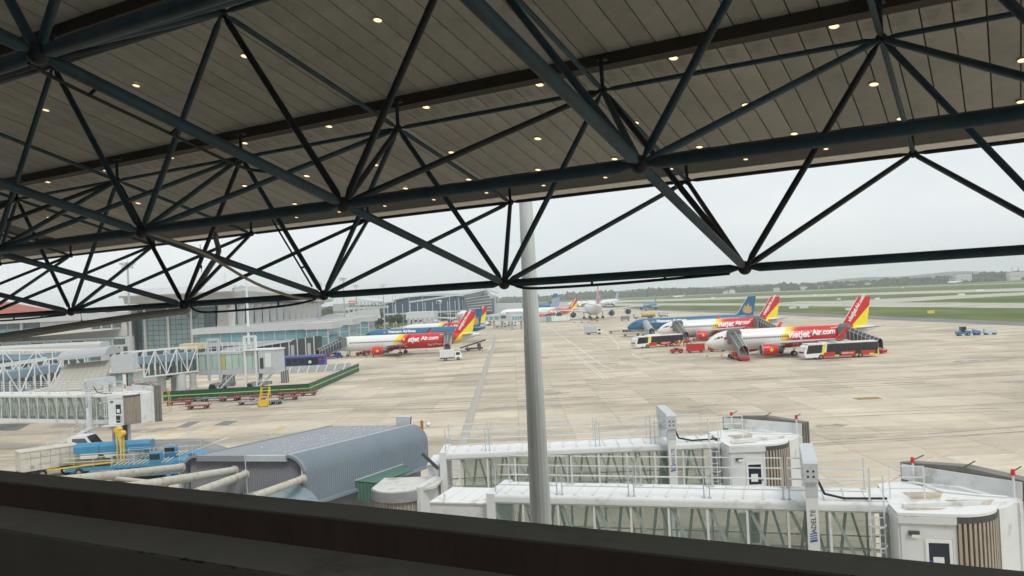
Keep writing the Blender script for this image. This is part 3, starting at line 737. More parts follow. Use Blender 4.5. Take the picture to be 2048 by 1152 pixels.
def airliner(label, loc_, rz, Ln=37.57, kind='vietjet', k=1.0, detail=1, sharklet=True, four=False, hump=False, span=1.0, group=None, name='airliner', roll=0):
    t = thing(name, label, 'airliner', loc_, rz, group); t.scale = (k, k, k)
    dx = Ln - 37.57; wx = dx * .58
    st = [(0, 3.22, .06, .06), (.25, 3.25, .45, .42), (.8, 3.33, .9, .86), (1.7, 3.5, 1.34, 1.33), (2.8, 3.66, 1.66, 1.7), (4.2, 3.75, 1.87, 1.95), (6, 3.78, 1.97, 2.07), (Ln - 13.5, 3.78, 1.975, 2.07), (Ln - 11, 3.86, 1.93, 1.97), (Ln - 8.5, 4.05, 1.75, 1.74), (Ln - 6, 4.32, 1.42, 1.4), (Ln - 4, 4.58, 1.08, 1.05), (Ln - 2, 4.83, .7, .68), (Ln - .5, 5.0, .38, .38), (Ln, 5.03, .26, .26)]
    st = [(a_, b_, c_ * 1.06, d_ * 1.07) for a_, b_, c_, d_ in st]
    def cs(x):
        for i in range(len(st) - 1):
            if st[i][0] <= x <= st[i + 1][0]:
                u = (x - st[i][0]) / (st[i + 1][0] - st[i][0]); return [a + (c - a) * u for a, c in zip(st[i][1:], st[i + 1][1:])]
        return st[-1][1:]
    def sp(x, v, off=.025, side=-1):       # point on the skin, arc length v above the centre line
        zc, ry, rz_ = cs(x); th = v / ((ry + rz_) / 2); return (x, side * (ry + off) * math.cos(th), zc + (rz_ + off) * math.sin(th))
    if kind == 'vietjet': FM = livery_vietjet('print_' + name, 13.0 + wx * .95, Ln - 10.2)
    elif kind == 'blue': FM = split_mat('print_blue', (.5, .52, .53), (.018, .14, .27), 0.02, 1, 2.55, .12)
    else: FM = JWHITE
    b = MB(); b.loft([ell(x, 0, zc, ry, rz_, 28) for x, zc, ry, rz_ in st]); fz = b.obj('fuselage', FM, t, smooth=True)
    if hump:
        b = MB(); b.loft([ell(x, 0, z, ry, rr, 16) for x, z, ry, rr in ((1.5, 4.2, .3, .3), (3, 4.9, 1.2, 1.15), (5, 5.3, 1.5, 1.35), (12, 5.3, 1.5, 1.35), (15, 4.6, 1.2, 1.1), (17, 4.2, .8, .8))]); b.obj('upper_deck', FM, t, smooth=True)
    # belly fairing
    b = MB(); b.loft([ell(x, 0, 2.35, ry, rr, 16) for x, ry, rr in ((10.2 + wx, .3, .2), (11.5 + wx, 1.7, .7), (14 + wx, 2.0, .85), (18.5 + wx, 2.0, .85), (20.6 + wx, 1.3, .5), (21.6 + wx, .3, .15))])
    b.obj('belly_fairing', JRED if kind == 'vietjet' else (JGREY if kind != 'blue' else JGREY), t, smooth=True)
    # fin
    finz = [(Ln - 9.4, 5.55), (Ln - 7.2, 6.1), (Ln - 3.45, 11.76), (Ln - .75, 11.76), (Ln - 2.0, 5.2), (Ln - 5, 5.0)]
    if kind == 'vietjet': FN = split_mat('print_vietjet_fin', (.6, .02, .02), (.85, .72, .03), 1, -.98, (Ln - .88) - .98 * 10.1, .04)
    elif kind == 'blue': FN = split_mat('print_blue_fin', (.3, .33, .36), (.015, .12, .25), 0, 1, 5.3, .2)
    elif kind == 'pink': FN = split_mat('print_pink_fin', (.6, .2, .25), (.75, .4, .42), 0, 1, 9, 2)
    elif kind == 'redtail': FN = JRED
    else: FN = mat('fin_pale_blue', (.25, .35, .5), .4)
    b = MB(); n = len(finz)
    def thick(z): return .28 - .19 * (z - 5) / 6.8
    b.add([(x, s_ * thick(z), z) for s_ in (-1, 1) for x, z in finz] , [tuple(range(n)), tuple(range(2 * n - 1, n - 1, -1))] + [(i, (i + 1) % n, n + (i + 1) % n, n + i) for i in range(n)])
    fin = b.obj('tail_fin', FN, t)
    b = MB(); b.bar((Ln - 7.3, 0, 6.05), (Ln - 3.5, 0, 11.72), .16, .12); b.obj('fin_leading_edge', JWHITE, t)
    for s_ in (-1, 1):
        b = MB(); r1 = [(Ln - 5.6, .5), (Ln - 2.0, .5)]
        P = [(Ln - 5.4, s_ * .5, 4.95), (Ln - 2.3, s_ * .5, 4.95), (Ln - .95, s_ * 6.2, 5.5 + (.9 if four else 0)), (Ln - 2.2, s_ * 6.2, 5.5 + (.9 if four else 0))]
        b.add([(x, y, z - .1) for x, y, z in P] + [(x, y, z + .1) for x, y, z in P], [(0, 1, 2, 3), (7, 6, 5, 4), (0, 4, 5, 1), (1, 5, 6, 2), (2, 6, 7, 3), (3, 7, 4, 0)])
        b.obj('stabiliser', JGREY, t)
        # wing: airfoil sections
        def sec(le, te, y, z, th):
            c = te - le
            return [(le, y, z), (le + .12 * c, y, z + th * .55), (le + .4 * c, y, z + th * .7), (le + .75 * c, y, z + th * .35), (te, y, z), (te - .25 * c, y, z - th * .15), (le + .4 * c, y, z - th * .35), (le + .1 * c, y, z - th * .3)]
        sy = s_; W = span
        b = MB(); b.loft([sec(11.6 + wx, 18.7 + wx, sy * 1.5, 2.55, .95), sec(14.4 + wx, 18.9 + wx, sy * 6.4, 3.05, .6), sec(20.9 + wx + (W - 1) * 6, 22.4 + wx + (W - 1) * 6, sy * 16.6 * W, 4.0 + (W - 1) * 1.5, .2)])
        wg = b.obj('wing', JGREY if kind != 'white' else JWHITE, t, smooth=True)
        if sharklet:
            b = MB(); X = 20.9 + wx + (W - 1) * 6
            P = [(X + .1, sy * 16.6 * W, 4.0), (X + 1.5, sy * 16.6 * W, 4.0), (X + 2.9, sy * 17.5 * W, 6.35), (X + 2.3, sy * 17.5 * W, 6.35), (X + .7, sy * 17.15 * W, 4.6)]
            b.add(P + [(x, y + .07, z) for x, y, z in P], [(0, 1, 2, 3, 4), (9, 8, 7, 6, 5)] + [(i, (i + 1) % 5, 5 + (i + 1) % 5, 5 + i) for i in range(5)]); b.obj('wingtip_fence', JRED if kind == 'vietjet' else TEALJ if kind == 'blue' else JWHITE, wg)
        for q in (7.2, 9.8, 12.4):
            b = MB(); f_ = (q - 1.5) / 15; te = 18.9 + (q - 6.4) / 10.2 * 3.5 + wx; b.loft([ell(x, sy * q * W, z, .14, rr, 8) for x, z, rr in ((te - 2.2, 2.75 + f_ * 1.2, .1), (te - .8, 2.7 + f_ * 1.2, .24), (te + .5, 2.85 + f_ * 1.2, .06))]); b.obj('flap_fairing', JGREY, wg)
        EN = [(5.75, 9.9)] if not four else [(7.1, 11.2), (12.6, 15.4)]
        for (ey, ex) in EN:
            ex += wx; ez = 1.75 + (.35 if ey > 8 else 0)
            ern = JRED if kind == 'vietjet' else (TEALJ if kind == 'blue' else JWHITE)
            b = MB(); y = sy * ey
            b.loft([ell(ex + x, y, ez, r, r, 20) for x, r in ((.12, 1.12), (.9, 1.2), (2.2, 1.17), (3.4, .98))], caps=False); e = b.obj('engine', ern, t, smooth=True)
            MB().loft([ell(ex + x, y, ez, r, r, 20) for x, r in ((.5, .93), (.05, .98), (-.02, 1.05), (.13, 1.125))], caps=False).obj('intake_lip', CHROME, e, smooth=True)
            MB().tube((ex + .5, y, ez), (ex + .6, y, ez), .95, n=20).obj('fan', FANM, e)
            MB().loft([ell(ex + x, y, ez, r, r, 12) for x, r in ((.15, .02), (.3, .16), (.5, .28))]).obj('spinner', JGREY, e)
            MB().loft([ell(ex + x, y, ez, r, r, 16) for x, r in ((3.3, .8), (4.1, .62), (4.7, .38), (5.2, .05))]).obj('exhaust_cone', mat('exhaust_metal', (.16, .15, .14), .4, .7), e)
            b = MB(); b.prismy([(ex + .9, ez + 1.1), (ex + 4.6, ez + .62), (ex + 6, 3.0), (ex + 3.6, 3.05)], y - .14, y + .14); b.obj('pylon', JGREY, e)
            if kind == 'vietjet' and s_ == -1 and detail:
                pts = []
                for q in range(10):
                    rr = .56 if q % 2 == 0 else .22; a = math.pi / 2 + q * math.pi / 5; v = rr * math.sin(a); th = v / 1.19
                    pts.append((ex + 1.85 + rr * math.cos(a), y - 1.225 * math.cos(th), ez + 1.225 * math.sin(th)))
                c = (ex + 1.85, y - 1.235, ez); MB().add([c] + pts, [(0, q + 1, (q + 1) % 10 + 1) for q in range(10)]).obj('star_emblem', BRIGHTY, e)
    # gear
    def gear(x, y, r, h, n=2):
        b = MB(); b.tube((x, y, r), (x, y, h), .11 if n < 4 else .15, n=8); b.bar((x, y, r * 1.6), (x + .9, y, h), .08, .08); g_ = b.obj('landing_gear', JGREY, t)
        for q in ([(0, -.28), (0, .28)] if n == 2 else [(-.5, -.28), (-.5, .28), (.5, -.28), (.5, .28)]):
            MB().wheel(x + q[0], y + q[1], r, r, .3).obj('wheel', BLACK, g_); MB().wheel(x + q[0], y + q[1] * 1.02, r, r * .45, .34, 10).obj('hub', JGREY, g_)
        return g_
    gear(5.1, 0, .38, 2.0)
    if four:
        for y in (-3.4, 3.4): gear(17.0 + wx, y, .42, 2.6, 4)
        for y in (-1.2, 1.2): gear(18.6 + wx, y, .42, 2.0, 4)
    else:
        for y in (-3.8, 3.8): gear(17.7 + wx, y, .57, 2.7)
    if detail:
        # cabin windows on both sides, cockpit glazing
        b = MB()
        for s_ in (-1, 1):
            x = 6.6
            while x < Ln - 9.5:
                if not (abs(x - 11.9 - wx * 1.2) < .0):
                    b.add([sp(x + dx_, .33 + dv, .012, s_) for dx_, dv in ((-.15, -.2), (.15, -.2), (.15, .2), (-.15, .2))], [(0, 1, 2, 3)])
                x += .53
        o = b.obj('cabin_windows', DWIN if kind != 'vietjet' else DWIN, t); o['kind'] = 'stuff'
        for s_ in (-1, 1):
            for (xa, xb_, v0, v1) in ((1.45, 1.95, .62, 1.02), (2.02, 2.62, .68, 1.15), (2.7, 3.2, .72, 1.12)):
                MB().add([sp(xa, v0, .02, s_), sp(xb_, v0, .02, s_), sp(xb_, v1, .02, s_), sp(xa + .12, v1, .02, s_)], [(0, 1, 2, 3)]).obj('cockpit_window', DWIN, t)
        for xd in (5.0, Ln - 8.9):
            b = MB(); 
            for (xa, xb_, v0, v1) in ((xd - .42, xd - .38, -.7, 1.1), (xd + .38, xd + .42, -.7, 1.1), (xd - .42, xd + .42, 1.06, 1.1), (xd - .42, xd + .42, -.7, -.66)):
                b.add([sp(xa, v0, .02), sp(xb_, v0, .02), sp(xb_, v1, .02), sp(xa, v1, .02)], [(0, 1, 2, 3)])
            b.obj('door_outline', mat('door_line_grey', (.3, .3, .32), .5), t)
        def skin_text(nm, txt, size, x0, v0, m, **kw):
            me = text_mesh(txt, size, cut=.22, **kw); me.name = nm
            for vv in me.vertices: vv.co = Vector(sp(x0 + vv.co.x, v0 + vv.co.y, .03))
            me.materials.clear(); me.materials.append(m); return link(nm, me, t)
        if kind == 'vietjet':
            skin_text('airline_lettering', 'vietjet', 2.0, 17.3 + wx * 1.25, -.02, WTXT, bold=.07, shear=.15, spacing=.95)
            skin_text('airline_lettering', 'Air.com', 1.65, 22.6 + wx * 1.25, .3, WTXT, bold=.06, shear=.15, spacing=.95)
            skin_text('slogan_lettering', 'Bay l\u00e0 Th\u00edch ngay!', .85, 24.0 + wx * 1.4, -1.45, WTXT, bold=.02)
            skin_text('registration_lettering', 'VN-A' + '659', .45, 27.0 + wx * 1.5, 1.5, WTXT, bold=.01)
            for q in (0, 1):
                xx = 15.8 + wx * 1.1 + q * .9; b = MB()
                for (xa, xb_, v0, v1) in ((xx, xx + .08, -.15, .95), (xx + .55, xx + .63, -.15, .95), (xx, xx + .63, .88, .95), (xx, xx + .63, -.15, -.08)):
                    b.add([sp(xa, v0, .025), sp(xb_, v0, .025), sp(xb_, v1, .025), sp(xa, v1, .025)], [(0, 1, 2, 3)])
                b.obj('exit_outline', BRIGHTY, t)
            MB().add([sp(3.4, .35, .03), sp(4.3, .35, .03), sp(4.3, .85, .03), sp(3.4, .85, .03)], [(0, 1, 2, 3)]).obj('flag_mark', JRED, t)
            # fin lettering running up the leading edge
            for s_ in (-1,):
                d = Vector((3.75, 0, 5.66)).normalized(); u = Vector((-d.z, 0, d.x))
                for (tx, sz, q, o_) in (('vietjet', 1.35, .2, -.05), ('Air.com', 1.15, 3.45, .0)):
                    me = text_mesh(tx, sz, bold=.04, shear=.15, spacing=.95); me.name = 'fin_lettering'
                    for vv in me.vertices:
                        c = Vector((Ln - 5.75, 0, 6.15)) + d * (q + vv.co.x) + u * (vv.co.y + o_)
                        vv.co = (c.x, s_ * (thick(c.z) + .02), c.z)
                    me.materials.clear(); me.materials.append(WTXT); link('fin_lettering', me, t)
        if kind == 'blue':
            skin_text('airline_lettering', 'Vietnam Airlines', 1.5, 9.6, .78, WTXT, bold=.05)
            skin_text('registration_lettering', 'VN-A' + '321', .5, 31.5 + wx * 1.6, 1.1, WTXT)
            b = MB()
            for q in range(5):
                a = math.pi / 2 + (q - 2) * .42; b.add([sp(8.4, .8, .03), sp(8.4 + .55 * math.cos(a - .2), .8 + .5 * math.sin(a - .2), .03), sp(8.4 + .8 * math.cos(a), .8 + .75 * math.sin(a), .03), sp(8.4 + .55 * math.cos(a + .2), .8 + .5 * math.sin(a + .2), .03)], [(0, 1, 2, 3)])
            b.obj('lotus_emblem', GOLD, t)
    if kind == 'blue':
        for q, (a, ln, wd) in enumerate(((-.75, 2.5, .55), (-.4, 3.3, .6), (0, 3.8, .65), (.35, 3.3, .6), (.7, 2.5, .55))):
            for s_ in (-1, 1):
                base = Vector((Ln - 4.1, 0, 5.8)); d = Vector((math.sin(a + .18), 0, math.cos(a + .18))); u = Vector((d.z, 0, -d.x))
                pts = [base + d * .3, base + d * ln * .5 + u * wd, base + d * ln * .8 + u * wd * .6, base + d * ln, base + d * ln * .8 - u * wd * .6, base + d * ln * .5 - u * wd]
                MB().add([(p.x, s_ * (thick(p.z) + .02 + .006 * q), p.z) for p in pts], [tuple(range(6))]).obj('lotus_petal', GOLD, t)
    return t
p = A(1252, 650, 283)
airliner('white, yellow and red airliner nearest on the right, two covered stairs attached', (41.2, 182.2, 0), .06, name='airliner')
airliner('white and red airliner parked second from the front on the right, upturned red wingtips', (42.2, 249, 0), .03)
airliner('blue airliner with gold lotus tail parked behind the red ones on the right', (37.9, 283, 0), .02, Ln=44.5, kind='blue', sharklet=False)
airliner('long white and red airliner nearest on the left, engine with yellow star', (-54.6, 250.5, 0), -.08, Ln=44.5)
airliner('blue airliner wedged between the two red-tailed airliners on the left', (-54.5, 304, 0), -.06, Ln=44.5, kind='blue', sharklet=True)
airliner('red and yellow tailed airliner farthest back in the left row', (-47.5, 352, 0), -.05)
# farther aircraft
airliner('distant white and red airliner just right of the grey mast', (7.5, 575, 0), .02, detail=1, group=None)
airliner('distant blue jet, gold lotus fin on the horizon right of the mast', (-20, 780, 0), .02, Ln=44.4, kind='blue', k=1.42, detail=0, sharklet=False)
airliner('distant blue airliner with lotus fin behind the far red airliner', (-10, 625, 0), .02, Ln=44.5, kind='blue', detail=0, sharklet=False)
airliner('distant blue jet with lotus fin directly beside the mast', (-35, 850, 0), .02, Ln=44.4, kind='blue', k=1.42, detail=0, sharklet=False)
airliner('farthest blue jet, fin peeking out beside the mast', (-46, 930, 0), .02, Ln=44.4, kind='blue', k=1.42, detail=0, sharklet=False)
airliner('white four-engined jumbo jet seen from behind in the middle distance', (48.0, 470 + 71, 0), rad(-90), Ln=43, kind='pink', k=1.65, detail=0, sharklet=False, four=True, hump=True, span=1.17)
airliner('white wide-bodied jet seen from behind, left of the grey mast', (-31, 545, 0), rad(-90), Ln=44, kind='other', k=1.42, detail=0, sharklet=False, span=1.2)
airliner('pale blue airliner taxiing towards the camera on the far apron', (A(1288, 612, 640).x, 640, 0), rad(68), Ln=44.5, kind='blue', detail=0, sharklet=False)
airliner('pale wide-bodied jet half hidden behind the grey mast', (-10, 600, 0), rad(12), Ln=40, kind='other', k=1.15, detail=0, sharklet=False)
airliner('small white jet with thin fin on the taxiway behind the jumbo', (A(1202, 604, 900).x, 900, 0), rad(60), Ln=38, kind='white', k=1.3, detail=0, sharklet=False)
airliner('small white jet far off between the lotus tails and the jumbo', (A(1135, 603, 1000).x, 1000, 0), rad(10), Ln=38, kind='white', k=1.1, detail=0, sharklet=False)
airliner('tiny white jet on the runway below the tree line', (A(1345, 588, 1500).x, 1500, 0), rad(5), Ln=38, kind='white', k=.6, detail=0, sharklet=False)
airliner('tiny white jet at the far right edge of the runway', (A(1895, 563, 1650).x, 1650, 0), rad(8), Ln=38, kind='white', k=.9, detail=0, sharklet=False)
airliner('white jet with red fin parked among the trees left of the red airliner tails', (A(716, 641, 560).x - 22, 560, 0), rad(10), Ln=38, kind='redtail', k=.7, detail=0, sharklet=False)
# ------------------------------------------------------------------ ground vehicles and people
CANO = mat('dark_canopy_sheet', (.045, .05, .052), .35, var=.1)
HOOD = mat('grey_gangway_fabric', (.16, .17, .175), .8, var=.12, vs=2)
def add_wheels(t, pts, r=.45, wd=.3):
    for (x, y) in pts:
        w_ = MB().wheel(x, y, r, r, wd).obj('wheel', BLACK, t); MB().wheel(x, y, r, r * .5, wd + .04, 10).obj('hub', STEEL, w_)
def covered_stairs(label, loc_, rz, base=RED, hood=True, run=7.0, top=3.45, arch=CANO, nm='passenger_stairs', txt=None, bend=0.0):
    t = thing(nm, label, 'passenger stairs', loc_, rz, 'covered passenger stairs')
    y0, y1 = -3.3, -3.3 - run
    if hood:
        b = MB(); P = []
        b.loft([[(x * s_, y, z) for x, z in ((-1.45, top - .35), (1.45, top - .35), (1.45, top + 2.2), (.95, top + 2.75), (-.95, top + 2.75), (-1.45, top + 2.2))] for y, s_ in ((-1.7, 1.0), (-2.4, .93), (-2.45, 1.0), (-3.2, .93))]); h = b.obj('gangway_hood', HOOD, t)
        MB().box(-.75, .75, -3.5, -3.19, top, top + 2.1).obj('opening', DGREY, h)
        for x in (-1.2, 1.2): MB().box(x - .05, x + .05, -3.24, -3.205, top - .3, top + 2.2).obj('hood_frame', GREY, h)
    MB().box(-1.0, 1.0, -3.7, -2.2, top - .2, top - .05).obj('platform', base, t)
    b = MB(); b.prismx([(y0, top - .1), (y1, .35), (y1, .15), (y0 - .3, top - .6)], -.85, .85); b.obj('ramp', base, t)
    n = 16; b = MB()
    for q in range(n):
        u = (q + .5) / n; y = y0 + (y1 - y0) * u; z = top - .1 + (.35 - top + .1) * u; b.box(-.8, .8, y - .15, y + .15, z, z + .14)
    o = b.obj('steps', STEEL, t); o['kind'] = 'stuff'
    def arc(u, r=.98, h0=0):
        y = y0 + (y1 + .9 - y0) * u; z = top - .1 + (.35 - top + .6) * u; sag = .25 * math.sin(math.pi * u)
        pts = [(-r, y, z + h0)]
        for q in range(9): a = math.pi * q / 8; pts.append((-r * math.cos(a), y, z + 1.35 + .95 * math.sin(a) * r - sag * .4))
        pts.append((r, y, z + h0)); return pts
    b = MB(); b.loft([arc(q / 8) for q in range(9)], caps=False, closed=False); c = b.obj('canopy', arch, t, smooth=True)
    for q in range(9):
        P = arc(q / 8, 1.01); b = MB()
        for i in range(len(P) - 1): b.bar(P[i], P[i + 1], .05, .04)
        b.obj('canopy_rib', WHITE2, t)
    for i in (2, 5, 8):
        b = MB()
        for q in range(8): b.bar(Vector(arc(q / 8, 1.01)[i]), Vector(arc((q + 1) / 8, 1.01)[i]), .05, .05)
        b.obj('canopy_stringer', WHITE2, t)
    for s_ in (-1, 1):
        MB().bar((s_ * .7, y0 + .2, top - .3), (s_ * .7, y0 - 1.9, .7), .14, .14).obj('leg_strut', ORANGE if base is RED else base, t)
    MB().box(-.95, .95, y1 - .1, y0 + .5, .4, .75).obj('chassis', base, t)
    MB().box(-.95, .2, y0 - 1.2, y0 + .3, .76, 1.5).obj('engine_box', base, t)
    add_wheels(t, [(s_ * .85, y) for s_ in (-1, 1) for y in (y0 - .2, y1 + 1.3)], .36, .24)
    if txt: flat_text('side_lettering', txt, .6, WTXT, t, (-.9, y1 + 1.2, .9), (0, 1, (top - .5) / run), (0, -.5, 1), bold=.015)
    return t
R1 = Vector((41.2, 182.2, 0))
def at_plane(o, rz, x): return (o[0] + x * math.cos(rz), o[1] + x * math.sin(rz), 0)
covered_stairs('black ribbed covered stairs at the front door of the nearest right airliner', at_plane(R1, .06, 5.6), .0)
covered_stairs('black ribbed covered stairs at the rear door of the nearest right airliner', at_plane(R1, .06, 28.6), .06 + .55, run=8)
covered_stairs('covered stairs at the front door of the second right airliner', at_plane((42.2, 249), .03, 5.4), .1)
covered_stairs('covered stairs at the rear door of the second right airliner', at_plane((42.2, 249), .03, 28.4), .5, run=8)
covered_stairs('pale covered stairs at the front of the blue airliner on the right', at_plane((37.9, 283), .02, 5.6), .08, base=GREYW, arch=mat('pale_canopy', (.3, .33, .34), .4), hood=False, run=8)
covered_stairs('covered stairs at the rear door of the nearest left airliner', at_plane((-54.6, 250.5), -.08, 35.6), .0)
covered_stairs('navy blue covered stairs at the nose of the nearest left airliner', at_plane((-54.6, 250.5), -.08, 5.6), -.75, base=mat('stair_blue', (.02, .05, .3), .4), run=8.5, txt='VIETJETAIR')

def person_mesh(shirt):
    V = [(0, 0, .92), (0, 0, 1.15), (0, .01, 1.38), (0, .0, 1.5), (0, .02, 1.6), (0, .02, 1.74), (-.18, 0, 1.42), (-.25, .03, 1.15), (-.25, .12, .93), (.18, 0, 1.42), (.25, -.02, 1.15), (.27, .05, .92), (-.1, 0, .86), (-.12, .06, .48), (-.12, -.02, .07), (-.12, .12, .03), (.1, 0, .86), (.12, -.02, .48), (.14, -.14, .07), (.14, 0, .03)]
    E_ = [(0, 1), (1, 2), (2, 3), (3, 4), (4, 5), (2, 6), (6, 7), (7, 8), (2, 9), (9, 10), (10, 11), (0, 12), (12, 13), (13, 14), (14, 15), (0, 16), (16, 17), (17, 18), (18, 19)]
    Rr = [.15, .13, .15, .06, .085, .1, .07, .05, .04, .07, .05, .04, .09, .07, .05, .045, .09, .07, .05, .045]
    me = bpy.data.meshes.new('person_body'); me.from_pydata(V, E_, []); o = bpy.data.objects.new('p', me); COL.objects.link(o)
    o.modifiers.new('s', 'SKIN'); 
    for i, r in enumerate(Rr): me.skin_vertices[0].data[i].radius = (r, r * .8)
    me.skin_vertices[0].data[0].use_root = True
    su = o.modifiers.new('u', 'SUBSURF'); su.levels = 1
    out = bpy.data.meshes.new_from_object(o.evaluated_get(bpy.context.evaluated_depsgraph_get())); bpy.data.objects.remove(o)
    out.materials.clear(); out.materials.append(shirt); out.materials.append(mat('dark_trousers', (.03, .035, .05), .8)); out.materials.append(mat('skin_tone', (.4, .24, .17), .6)); out.materials.append(mat('black_hair', (.015, .013, .012), .6))
    for p in out.polygons:
        c = p.center; p.use_smooth = True
        p.material_index = 1 if c.z < .93 and abs(c.x) < .2 else (3 if c.z > 1.7 or (c.z > 1.6 and c.y < 0) else 2 if c.z > 1.5 or (abs(c.x) > .2 and c.z < 1.05) else 0)
    return out
PM_ = {}
def person(label, x, y, rz, shirt, cname):
    if cname not in PM_: PM_[cname] = person_mesh(shirt)
    t = thing('person', label, 'person', (x, y, .012), rz); link('body', PM_[cname], t); return t
SH_R = mat('red_shirt', (.5, .04, .03), .8); SH_G = mat('grey_shirt', (.2, .22, .22), .8); SH_W = mat('white_shirt', (.65, .65, .65), .8); SH_O = mat('orange_vest', (.8, .25, .03), .8); SH_N = mat('navy_shirt', (.03, .04, .1), .8)
for lb, px, py, rz, sh, cn in (('worker in red shirt walking left of the left airliner engine', 747, 716, 1.6, SH_R, 'r'), ('worker in dark clothes standing left of the walking red-shirted worker', 733, 716, .5, SH_G, 'g'),
    ('passenger in white shirt at the foot of the second airliner front stairs', 1359, 692, 0, SH_W, 'w'), ('passenger in navy shirt behind the parked bus on the right', 1368, 694, 2, SH_N, 'n'), ('passenger in red shirt next to the navy-shirted passenger', 1374, 690, 1, SH_R, 'r'),
    ('passenger in white shirt nearest the red baggage carts', 1382, 688, 2.5, SH_W, 'w'), ('passenger in grey shirt behind the nearer apron bus nose', 1388, 686, .3, SH_G, 'g'),
    ('worker in red shirt right of the front stairs of the nearest right airliner', 1500, 705, 1, SH_R, 'r'), ('worker in navy shirt beside the nearest front stairs', 1493, 707, 2, SH_N, 'n'),
    ('worker in orange vest under the nose of the left airliner', 700, 712, 1, SH_O, 'o'), ('worker in red shirt at the rear stairs of the left airliner', 935, 704, 1, SH_R, 'r')):
    p = G(px, py); person(lb, p.x, p.y, rz, sh, cn)

def apron_bus(label, loc_, rz, Ln=14.5, group='apron buses', col=RED, body='vj'):
    t = thing('apron_bus', label, 'bus', loc_, rz, group); H = 3.05; W = 1.5
    # x from nose (0) to tail
    side = [(0.35, .45), (Ln, .45), (Ln, H - .15), (Ln - .2, H), (1.1, H), (.35, 2.6), (0, 1.2)]
    b = MB(); b.prismy(side, -W, W); b.obj('body', WHITE2, t)
    BK = mat('bus_black_band', (.025, .025, .028), .3)
    MB().box(Ln - .001, Ln + .03, -W, W, .5, H - .3).obj('rear_panel', col, t)
    MB().box(.9, Ln - .1, -W - .02, W + .02, H + .002, H + .14).obj('roof_panel', WHITE2, t)
    MB().box(4, 7.2, -.9, .9, H + .142, H + .4).obj('roof_unit', WHITE2, t); MB().box(9, 10.5, -.8, .8, H + .142, H + .3).obj('roof_unit', GREYW, t)
    for s_ in (-1, 1):
        y = s_ * (W + .004); f = 1.006
        def pn(nm, poly, m, o=0.0): MB().add([(x, s_ * (W + .006 + o), z) for x, z in poly] + [(x, s_ * (W - .01), z) for x, z in poly], [tuple(range(len(poly)))] + [(i, (i + 1) % len(poly), len(poly) + (i + 1) % len(poly), len(poly) + i) for i in range(len(poly))]).obj(nm, m, t)
        pn('lower_panel', [(3.2, .46), (Ln - .02, .46), (Ln - .02, 1.35), (4.0, 1.35)], col)
        pn('swoosh', [(3.0, .46), (3.6, .46), (4.35, 1.8), (4.6, H - .1), (4.0, H - .1), (3.8, 1.8)], BRIGHTY if body == 'vj' else WTXT, .006)
        if body == 'vj': pn('swoosh', [(Ln - .9, .46), (Ln - .02, .46), (Ln - .02, 1.7), (Ln - .5, .9)], BRIGHTY, .01)
        pn('window_band', [(4.5, 1.36), (Ln - .02, 1.36), (Ln - .02, 3.0), (4.78, 3.0)], BK)
        x = 4.75
        i = 0
        while x < Ln - .6:
            wd = 1.28 if i % 3 else 1.55; door = i % 3 == 1
            x1 = min(x + wd, Ln - .15)
            pn('door' if door else 'window', [(x, .6 if door else 1.5), (x1 - .08, .6 if door else 1.5), (x1 - .08, 2.72), (x, 2.72)], GLASSD, .012)
            x = x1; i += 1
        pn('window', [(.42, 1.2), (3.6, 1.3), (3.9, 2.92), (.95, 2.9)], GLASSD, .004)
        for q in (6.2, 10.6, Ln - 1.9):
            if body == 'vj': pn('yellow_mark', [(q, .5), (q + .9, .5), (q + .9, .78), (q, .78)], BRIGHTY, .016)
    MB().add([(.02, -1.3, 1.3), (.02, 1.3, 1.3), (.36, 1.3, 2.58), (.36, -1.3, 2.58)], [(0, 1, 2, 3)]).obj('windscreen', GLASSD, t)
    t.children[-1].location = (-.03, 0, .01)
    for s_ in (-1, 1):
        MB().box(.0, .12, s_ * 1.05 - .2, s_ * 1.05 + .2, .62, .85).obj('headlight', mat('headlight_glass', (.7, .7, .65), .1), t)
        MB().bar((.5, s_ * 1.5, 2.5), (-.1, s_ * 1.75, 2.2), .05, .05).obj('mirror_arm', DGREY, t)
    add_wheels(t, [(x, s_ * (W - .1)) for s_ in (-1, 1) for x in (3.4, Ln - 3.8)], .5, .3)
    if body == 'vj': flat_text('side_lettering', 'vietjetAir.com', .42, WTXT, t, (7.6, -W - .02, .95), (1, 0, 0), (0, 0, 1), bold=.01)
    return t
p = G(1608, 721); q = G(1757, 713); a = math.atan2(q.y - p.y, q.x - p.x)
apron_bus('red, white and black apron bus nearest, in front of the right airliner engine', (p.x, p.y + 1.5, .012), a, Ln=min(15.5, (q - p).length))
p = G(1268, 698)
apron_bus('red, white and black apron bus left of the red baggage train', (p.x, p.y + 1.4, .012), .3, Ln=14.3)
p = G(580, 706); apron_bus('apron bus with yellow and red sides under the pier roof on the left', (p.x, p.y, .012), .0, Ln=9.5, body='vj')
